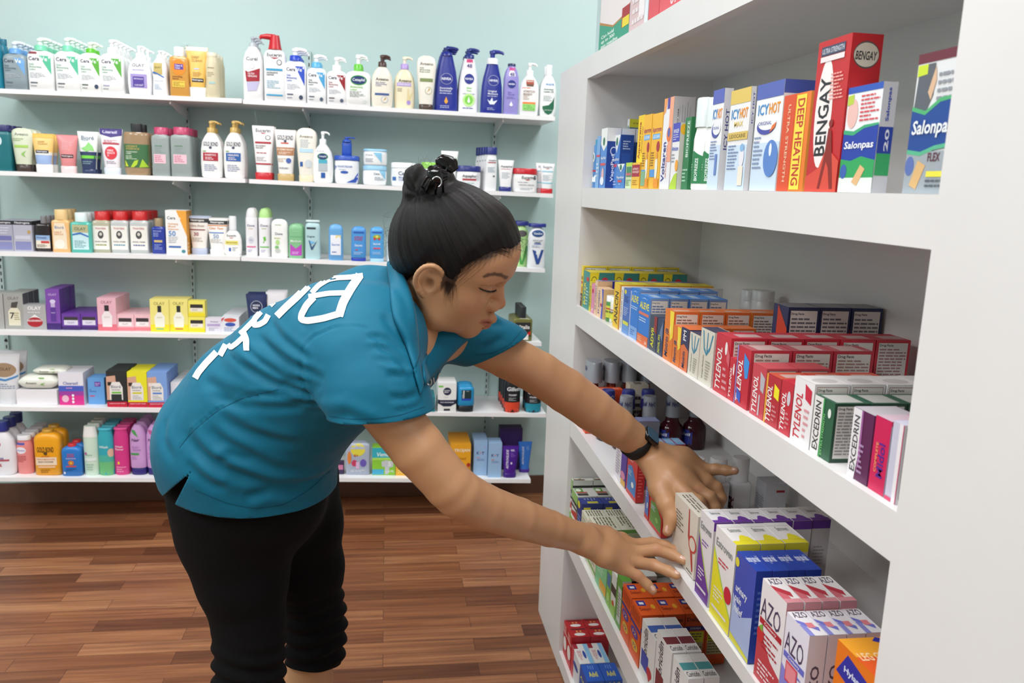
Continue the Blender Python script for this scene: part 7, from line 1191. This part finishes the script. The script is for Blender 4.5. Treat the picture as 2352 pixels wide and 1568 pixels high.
# collar: near flap, far flap and the band behind the neck
def ribbon(A, B, mat, name, parent, bulge=.006, th=.003):
    A = [P(*a) for a in A]; B = [P(*b) for b in B]; n = len(A); m = 24; K = 9; V = []; F = []
    def samp(C, t):
        x = t*(len(C)-1); i = min(int(x), len(C)-2); f = x-i
        p0, p1, p2, p3 = C[max(i-1, 0)], C[i], C[i+1], C[min(i+2, len(C)-1)]
        return .5*((2*p1)+(-p0+p2)*f+(2*p0-5*p1+4*p2-p3)*f*f+(-p0+3*p1-3*p2+p3)*f**3)
    for i in range(m+1):
        a, b = samp(A, i/m), samp(B, i/m)
        for j in range(K):
            t = j/(K-1); p = a*(1-t)+b*t; c = np.array([0, 0, EYE])-p; c /= np.linalg.norm(c); 
            hh = bvs.ray_cast(EYEV, Vector(p-np.array([0, 0, EYE])).normalized())
            if hh[0] is not None and hh[3] < np.linalg.norm(p-np.array([0, 0, EYE]))+.004: p = np.array([0, 0, EYE])-c*(hh[3]-.004)
            V.append(p+c*bulge*math.sin(t*PI)**.7)
    for i in range(m):
        for j in range(K-1): q = i*K+j; F.append((q, q+1, q+K+1, q+K))
    o = mk(name, V, F, mat, parent); md = o.modifiers.new('cloth_thickness', 'SOLIDIFY'); md.thickness = th; md.offset = 0; return o
ribbon([(906, 598, 1.245), (932, 645, 1.20), (950, 700, 1.165), (958, 755, 1.15), (963, 812, 1.165)], [(890, 606, 1.26), (896, 655, 1.205), (903, 722, 1.155), (928, 780, 1.13), (952, 850, 1.14)], TEAL, 'collar', so, .008)
ribbon([(1016, 742, 1.25), (1000, 768, 1.235), (984, 800, 1.215), (970, 838, 1.19)], [(1085, 772, 1.27), (1052, 800, 1.25), (1015, 840, 1.225), (976, 884, 1.19)], TEAL, 'collar', so, .008)
ribbon([(906, 598, 1.245), (915, 590, 1.29), (935, 592, 1.33), (960, 600, 1.36)], [(890, 606, 1.26), (893, 602, 1.30), (915, 602, 1.35), (950, 615, 1.385)], TEAL, 'collar', so, .004)
ribbon([(963, 812, 1.165), (966, 845, 1.165), (972, 880, 1.17)], [(950, 850, 1.15), (955, 868, 1.155), (966, 905, 1.165)], TEAL, 'placket', so, .004)

# ------------------------------------------------------------------ trousers
tr_ = tube2([(572, 1065, 1.44, 172, .04), (575, 1120, 1.44, 175, .045)], .04)
tr_ += chain([(548, 1120, 1.39, 152), (545, 1220, 1.385, 128), (557, 1320, 1.378, 101), (572, 1430, 1.372, 77), (574, 1480, 1.37, 75), (573, 1540, 1.37, 72), (570, 1600, 1.37, 74), (567, 1680, 1.37, 74)], .02)
tr_ += chain([(662, 1110, 1.51, 118), (688, 1200, 1.52, 94), (706, 1300, 1.535, 79), (720, 1400, 1.55, 66), (725, 1450, 1.55, 64), (722, 1510, 1.55, 61), (720, 1600, 1.55, 58)], .02)
lo, hi = bbox(tr_); Vp, Fp = surf_nets(tr_, lo, hi, .0045); Vp = relax(Vp, Fp, 3, .5); Np = normals(Vp, Fp)
low_ = 1-ss(.50, .60, Vp[:, 2])       # gathers near the hems
Vp = Vp+Np*(.0008*nz(Vp, 45, 9)+low_*.0042*np.sin(Vp[:, 2]*190+2.2*np.sin(Vp[:, 0]*28)+1.7*np.sin(Vp[:, 1]*37)))[:, None]
hb = plane3(P(660, 1530, 1.52), P(785, 1520, 1.55), P(720, 1552, 1.47), P(720, 1400, 1.55)); gp = np.where(Vp[:, 1] > 1.462, hb(Vp), P(565, 1650, 1.37)[2]-Vp[:, 2])
gp = np.maximum(gp, Vp[:, 2]-P(620, 1010, 1.42)[2])
Vp, Fp = clip_mesh(Vp, Fp, gp); po = mk('capri_trousers', Vp, Fp, BLACK, body); md = po.modifiers.new('cloth_thickness', 'SOLIDIFY'); md.thickness = .002; md.offset = -1

# ------------------------------------------------------------------ hair
bun = HC(P(985, 425, 1.215)[None])[0]; bb = bvh(Vh, Fh)
hair = [he((-.002, 0, .044), (.093, .079, .083), .01), he((-.036, 0, .018), (.060, .069, .066), .015), he((-.044, 0, -.02), (.037, .048, .044), .015), he((.036, 0, .054), (.0685, .068, .061), .015)]
bw = P(992, 428, 1.21); R_ = lambda r: mr(r, bw)
hair_bun = [rc(P(957, 408, 1.215), P(952, 448, 1.215), R_(30), R_(27), .004), rc(P(985, 416, 1.195), P(975, 450, 1.2), R_(24), R_(26), .004), rc(P(1008, 424, 1.2), P(1000, 446, 1.205), R_(24), R_(28), .006), rc(P(944, 464, 1.215), P(968, 470, 1.21), R_(21), R_(20), .004), rc(P(1004, 396, 1.22), P(1030, 428, 1.22), R_(22), R_(24), .006), rc(P(1024, 412, 1.21), P(1018, 436, 1.21), R_(20), R_(26), .006)]
cut = [he((.118, 0, -.05), (.075, .12, .088), .004, True)]
hp = hair+hair_bun
lo, hi = bbox(hp); Vr, Fr = surf_nets(hp, lo, hi, .0024); Vr = relax(Vr, Fr, 2, .5)
L = HC(Vr)
# hairline: a curve in the side view of the head; hair is kept behind it
hl = [HC(np.array(shoot(bb, *q)[0])[None])[0] for q in ((1186, 552), (1165, 558), (1135, 572), (1105, 588), (1078, 604), (1058, 622), (1046, 650), (1030, 672), (1014, 655), (1006, 622)) if shoot(bb, *q)[0] is not None]
print('hairline', [tuple(np.round(q, 3)) for q in hl])
pts_ = sorted([(q[0], q[2]) for q in hl]+[(-.004, .034), (-.018, .03), (-.03, -.005), (-.045, -.04), (-.06, -.062), (-.085, -.066), (-.13, -.06)]); hx = np.array([q[0] for q in pts_]+[.14]); hz = np.array([q[1] for q in pts_]+[pts_[-1][1]+.004])
zline = np.interp(L[:, 0], hx, hz)
gh = zline-L[:, 2]+.0007*np.sin(L[:, 0]*900)*(L[:, 0] > .02)
gh = np.where(np.linalg.norm(Vr-bw, axis=1) < R_(85), -1, gh)
# fine short hairs: the skin itself darkens towards the hairline
Lh = HC(Vh); zh_ = np.interp(Lh[:, 0], hx, hz); gg = zh_-Lh[:, 2]; msk = 1-ss(-.002, .012+.016*np.exp(-((Lh[:, 0]-.062)/.022)**2), gg+.003*np.sin(Lh[:, 0]*900+Lh[:, 1]*300)); msk *= (Lh[:, 0] > .012)*.86
tn = tone[:o1]*(1-msk[:, None])+np.array(lin('1c1412')[:3])*msk[:, None]; tone[:o1] = tn
body.data.color_attributes['tone'].data.foreach_set('color', np.concatenate([np.clip(tone, 0, 1), np.ones((len(Vs), 1))], 1).astype(np.float32).ravel())
# comb grooves run from the hairline to the bun
rel = L-bun; ax0 = np.array([.55, 0, .83]); e1 = np.array([0, 1., 0]); e2 = np.cross(ax0, e1)
nrm_b = HC((bw+np.zeros(3))[None])[0]; cdir = np.array([.0, 0, .05])-nrm_b; cdir /= np.linalg.norm(cdir); e2 = np.cross(cdir, e1); e2 /= np.linalg.norm(e2); e1 = np.cross(e2, cdir)
phi = np.arctan2(rel@e1, rel@e2); rad = np.linalg.norm(rel, axis=1)
inb = 1-ss(R_(52), R_(75), np.linalg.norm(Vr-bw, axis=1)); sw = HC(Vr)-HC(P(976, 428, 1.215)[None]); phb = np.arctan2(sw[:, 2], sw[:, 0])*2+np.linalg.norm(sw, axis=1)*60
q = phi*26+1.5*np.sin(phi*7+rad*22); Nr = normals(Vr, Fr)
Vr = Vr+Nr*((1-inb)*(.0006*np.sin(q)+.0003*np.sin(q*2.7+1))+inb*.0022*np.sin(phb*3.2))[:, None]
att = np.stack([phi*(1-inb)+inb*phb*.5, rad*3, np.zeros(len(Vr))], 1)
# clip together with attribute by stacking it as extra coordinates
edge = 1-ss(0, .035, -gh); edge = np.where(np.linalg.norm(Vr-bw, axis=1) < R_(95), 0, edge); Vr = Vr-Nr*(.0036*edge)[:, None]
V6, Fr = clip_mesh(np.concatenate([Vr, att], 1), Fr, gh); Vr, att = V6[:, :3], V6[:, 3:]
hm_ = bpy.data.materials.new('black_hair'); hm_.use_nodes = True; nt = hm_.node_tree; b = nt.nodes['Principled BSDF']
at = nt.nodes.new('ShaderNodeAttribute'); at.attribute_name = 'comb'; mp = nt.nodes.new('ShaderNodeMapping'); mp.inputs['Scale'].default_value = (55, 3.0, 1); nt.links.new(at.outputs['Vector'], mp.inputs['Vector'])
n = nt.nodes.new('ShaderNodeTexNoise'); n.inputs['Scale'].default_value = 1.6; n.inputs['Detail'].default_value = 6; n.inputs['Roughness'].default_value = .7; nt.links.new(mp.outputs['Vector'], n.inputs['Vector'])
r = nt.nodes.new('ShaderNodeValToRGB'); r.color_ramp.elements[0].position = .35; r.color_ramp.elements[0].color = lin('070606'); r.color_ramp.elements[1].position = .72; r.color_ramp.elements[1].color = lin('181413'); nt.links.new(n.outputs['Fac'], r.inputs['Fac']); nt.links.new(r.outputs['Color'], b.inputs['Base Color'])
bp = nt.nodes.new('ShaderNodeBump'); bp.inputs['Strength'].default_value = .8; bp.inputs['Distance'].default_value = .0016; nt.links.new(n.outputs['Fac'], bp.inputs['Height']); nt.links.new(bp.outputs['Normal'], b.inputs['Normal'])
b.inputs['Roughness'].default_value = .4; b.inputs['Specular IOR Level'].default_value = .28
ho = mk('hair', Vr, Fr, hm_, body); aa = ho.data.attributes.new('comb', 'FLOAT_VECTOR', 'POINT'); aa.data.foreach_set('vector', att.astype(np.float32).ravel())
md = ho.modifiers.new('hair_depth', 'SOLIDIFY'); md.thickness = .004; md.offset = -1
# loose strands at hairline, temple, ear and nape
rs = np.random.RandomState(4); mb = MB(); HM2 = M('120e0e', 'plastic')
def strand(a, b, sag, r=.00022, n=8, wob=.002):
    a, b = np.array(a), np.array(b); w = rs.normal(size=3)*wob; pts = []
    for i in range(n+1):
        t = i/n; p = a*(1-t)+b*t+np.array(sag)*math.sin(t*PI)+w*math.sin(t*PI*1.5); pts.append(tuple(p))
    mb.tube(pts, [r*(1-.6*i/n) for i in range(n+1)], HM2, 4, False)
def hugging(l0, l1, lift=.0012, n=10):  # strand lying on the skin between two head-local directions
    pts = []
    c = HW(.01, 0, .01)
    for i in range(n+1):
        t = i/n; l = np.array(l0)*(1-t)+np.array(l1)*t; w = HW(*l); d = Vector(w-c).normalized(); h = bb.ray_cast(Vector(c)+d*.14, -d)
        if h[0] is None: return
        pts.append(tuple(h[0]+d*lift))
    mb.tube(pts, [.00013*(1-.7*i/n) for i in range(n+1)], HM2, 4, False)
for s in (-1, 1):
    for i in range(80):        # fine hairs of the forehead and temple, combed back over the hairline
        x = rs.uniform(.035, .1); z = np.interp(x, hx, hz); yf = lambda q: s*.062*max(0.05, 1-(q/.112)**2)**.5; dd = rs.uniform(0, 1)**2*.013; x2 = x-rs.uniform(.015, .035); z2 = np.interp(x2, hx, hz)
        hugging((x, yf(x), z-dd), (x2, yf(x2), z2+.004-dd*.5), .0008)
    for i in range(34):         # hair in front of the ear
        x = rs.uniform(.016, .034); ln = rs.uniform(.01, .035); hugging((x, s*.07, .012), (x+rs.uniform(.0, .016), s*.068, .004-ln), .0011)
    for i in range(30):         # behind the ear and at the nape
        x = rs.uniform(-.07, -.03); hugging((x, s*.05, -.03), (x+rs.uniform(0, .02), s*.045, -rs.uniform(.055, .085)), .002)
for i in range(26):             # flyaways around the bun and forehead
    a = P(rs.uniform(940, 1010), rs.uniform(380, 420), 1.21); strand(a, P(rs.uniform(915, 1000), rs.uniform(352, 395), 1.21+rs.uniform(-.03, .03)), (0, 0, .004), .00013)
for i in range(14):
    a = P(rs.uniform(1182, 1196), rs.uniform(530, 575), 1.14); strand(a, P(rs.uniform(1196, 1222), rs.uniform(545, 600), 1.13), (.004, 0, .003), .00014)
for i in range(12):
    strand(P(900+rs.uniform(-8, 8), rs.uniform(500, 560), 1.22), P(rs.uniform(880, 900), rs.uniform(480, 600), 1.22), (-.008, 0, 0), .00013)
so2 = mb.build('loose_strands', ho); so2['kind'] = 'stuff'
# eyelashes
for s in (-1, 1):
    mb = MB()
    mb.tube([tuple(HW(q[0]+.0012, abs(q[1])*s*1.01, q[2]-.0004)) for q in LASH], [.0003+.0006*math.sin(PI*(k_+.5)/len(LASH)) for k_ in range(len(LASH))], HM2, 6)
    for i in range(12):
        t = i/11*(len(LASH)-1); k = min(int(t), len(LASH)-2); q = LASH[k]*(1-t+k)+LASH[k+1]*(t-k); a = np.array((q[0]+.0006, -s*q[1]*-1 if s > 0 else q[1], q[2]))
        a[1] = abs(q[1])*s; w = HW(*a); d = HW(*(a+np.array((.0026, s*.0008, -.0024)))); mb.tube([tuple(w), tuple((w+d)/2+HU*-.0004), tuple(d)], [.00028, .0002, .0001], HM2, 4, False)
    mb.build('eyelashes', body)

# fingernails
bsk = bvh(Vs, Fs); NAIL = M('d9b3a2', 'gloss')
for cx, cy, rx, ry, ang in ((1569, 1280, 8, 4.2, .45), (1556, 1314, 7.5, 4, .5), (1499, 1350, 7, 4, .95), (1688, 1076, 8, 3, .1), (1531, 1213, 3, 8, .2)):
    mb = MB(); pts = []
    for rr in (0, .5, 1):
        for t in range(14 if rr else 1):
            a = t*2*PI/14; u, v = rx*rr*math.cos(a), ry*rr*math.sin(a); h, nn = shoot(bsk, cx+u*math.cos(ang)-v*math.sin(ang), cy+u*math.sin(ang)+v*math.cos(ang))
            if h is None or nn is None: pts.append(None)
            else: pts.append(tuple(h+nn*(.0005+.0004*(1-rr))))
    if pts[0] is None: continue
    lim = .013
    for t in range(14):
        q = (pts[0], pts[1+t], pts[1+(t+1) % 14])
        if all(q) and max((Vector(q[0])-Vector(x)).length for x in q) < lim: mb.add(q, [(0, 1, 2)], NAIL, True)
        q = (pts[1+t], pts[15+t], pts[15+(t+1) % 14], pts[1+(t+1) % 14])
        if all(q) and max((Vector(q[0])-Vector(x)).length for x in q) < lim: mb.add(q, [(0, 1, 2, 3)], NAIL, True)
    mb.build('fingernail', body)

# ------------------------------------------------------------------ hair claw clip and watch
CL = bpy.data.materials.new('black_shiny_plastic'); CL.use_nodes = True; b = CL.node_tree.nodes['Principled BSDF']; b.inputs['Base Color'].default_value = lin('0a0a0c'); b.inputs['Roughness'].default_value = .12
clip = bpy.data.objects.new('hair_clip', None); COL.objects.link(clip); clip['label'] = 'glossy black claw clip gripping the hair bun'; clip['category'] = 'hair clip'
yc = 1.165
def jaw(pts, w, name):
    mb = MB(); C0 = [P(*p) for p in pts]; C = []; w0 = w; w = []
    for i in range(17):
        x = i/16*(len(C0)-1); k = min(int(x), len(C0)-2); f = x-k; f2 = f*f*(3-2*f); C.append(C0[k]*(1-f)+C0[k+1]*f); w.append(w0[k]*(1-f2)+w0[k+1]*f2)
    for _ in range(2): C = [C[0]]+[(C[i-1]+C[i]*2+C[i+1])/4 for i in range(1, 16)]+[C[16]]
    rings = []
    for i, c in enumerate(C):
        d = C[min(i+1, len(C)-1)]-C[max(i-1, 0)]; d /= np.linalg.norm(d); v = c-np.array([0, 0, EYE]); v /= np.linalg.norm(v); s = np.cross(d, v); s /= np.linalg.norm(s); n = np.cross(s, d)
        rings.append([c+s*w[i]*math.cos(t*PI/6)+n*.0032*math.sin(t*PI/6) for t in range(12)])
    mb.loft(rings, CL); return mb.build(name, clip)
jaw([(988, 384, yc), (994, 394, yc-.006), (1008, 403, yc-.01), (1026, 402, yc-.006)], [.004, .010, .0115, .007], 'grip')
jaw([(1002, 372, yc+.012), (1016, 371, yc+.008), (1034, 378, yc+.004), (1044, 392, yc)], [.005, .0105, .012, .007], 'grip')
for k, (a, c) in enumerate((((1000, 402), (968, 428)), ((1006, 408), (978, 440)), ((1012, 410), (1000, 444)), ((1020, 408), (1018, 440)))):
    mb = MB(); mb.tube([tuple(P(a[0], a[1], yc-.004)), tuple(P((a[0]+c[0])/2-3, (a[1]+c[1])/2-8, yc-.004)), tuple(P(c[0], c[1], yc+.008)), tuple(P(c[0]+6, c[1]+5, yc+.024))], [.0024, .0021, .0017, .001], CL, 8); mb.build('tooth', clip)
mb = MB(); c = [P(1003+11*math.cos(t), 418+12*math.sin(t), yc-.022) for t in np.linspace(-2.6, 1.2, 14)]; mb.tube([tuple(p) for p in c], .0009, M('c8ccd2', 'metal'), 8); mb.build('spring', clip)

wd = P(1500, 1048, 1.448)-P(1440, 998, 1.434); wd /= np.linalg.norm(wd)
wt = bpy.data.objects.new('wrist_watch', None); COL.objects.link(wt); wt['label'] = 'black square smart watch on a black strap around the far wrist'; wt['category'] = 'watch'
wc = P(1461, 1018, 1.441); up = P(1492, 980, 1.415)-wc; up -= wd*(up@wd); up /= np.linalg.norm(up); sd = np.cross(wd, up)
RB = M('15161a', 'matte'); mb = MB(); rings = []
for t in range(36):
    a = t*2*PI/36; o = wc+(up*math.cos(a)+sd*math.sin(a))*.0292; n = (up*math.cos(a)+sd*math.sin(a)); hw = .0105
    rings.append([o+wd*hw-n*.001, o+wd*hw+n*.0016, o-wd*hw+n*.0016, o-wd*hw-n*.001])
vs = [p for r in rings for p in r]; fs = [(i*4+j, ((i+1) % 36)*4+j, ((i+1) % 36)*4+(j+1) % 4, i*4+(j+1) % 4) for i in range(36) for j in range(4)]
mb.add(vs, fs, RB, True); mb.build('strap', wt)
mb = MB(); fc = wc+up*.0295+wd*.003; sh = [(-1, -1), (1, -1), (1, 1), (-1, 1)]
def plate(c, hw, hl, z0, z1, m, mb):
    R0 = []
    for z, k in ((z0, .92), (z0+.001, 1), (z1-.0015, 1), (z1, .9)):
        R0.append([c+up*z+wd*hw*k*math.copysign(abs(math.cos(t))**.4, math.cos(t))+sd*hl*k*math.copysign(abs(math.sin(t))**.4, math.sin(t)) for t in np.arange(24)*2*PI/24])
    mb.loft(R0, m)
plate(fc, .0175, .0155, -.001, .0095, CL, mb); mb.build('case', wt)
mb = MB(); plate(fc, .0155, .0135, .0093, .0099, M('3d5f78', 'gloss'), mb); mb.build('screen', wt)
mb = MB(); mb.tube([tuple(fc-sd*.0155+up*.005+wd*.006), tuple(fc-sd*.018+up*.005+wd*.006)], .003, M('9aa0a6', 'metal'), 12); mb.build('crown', wt)
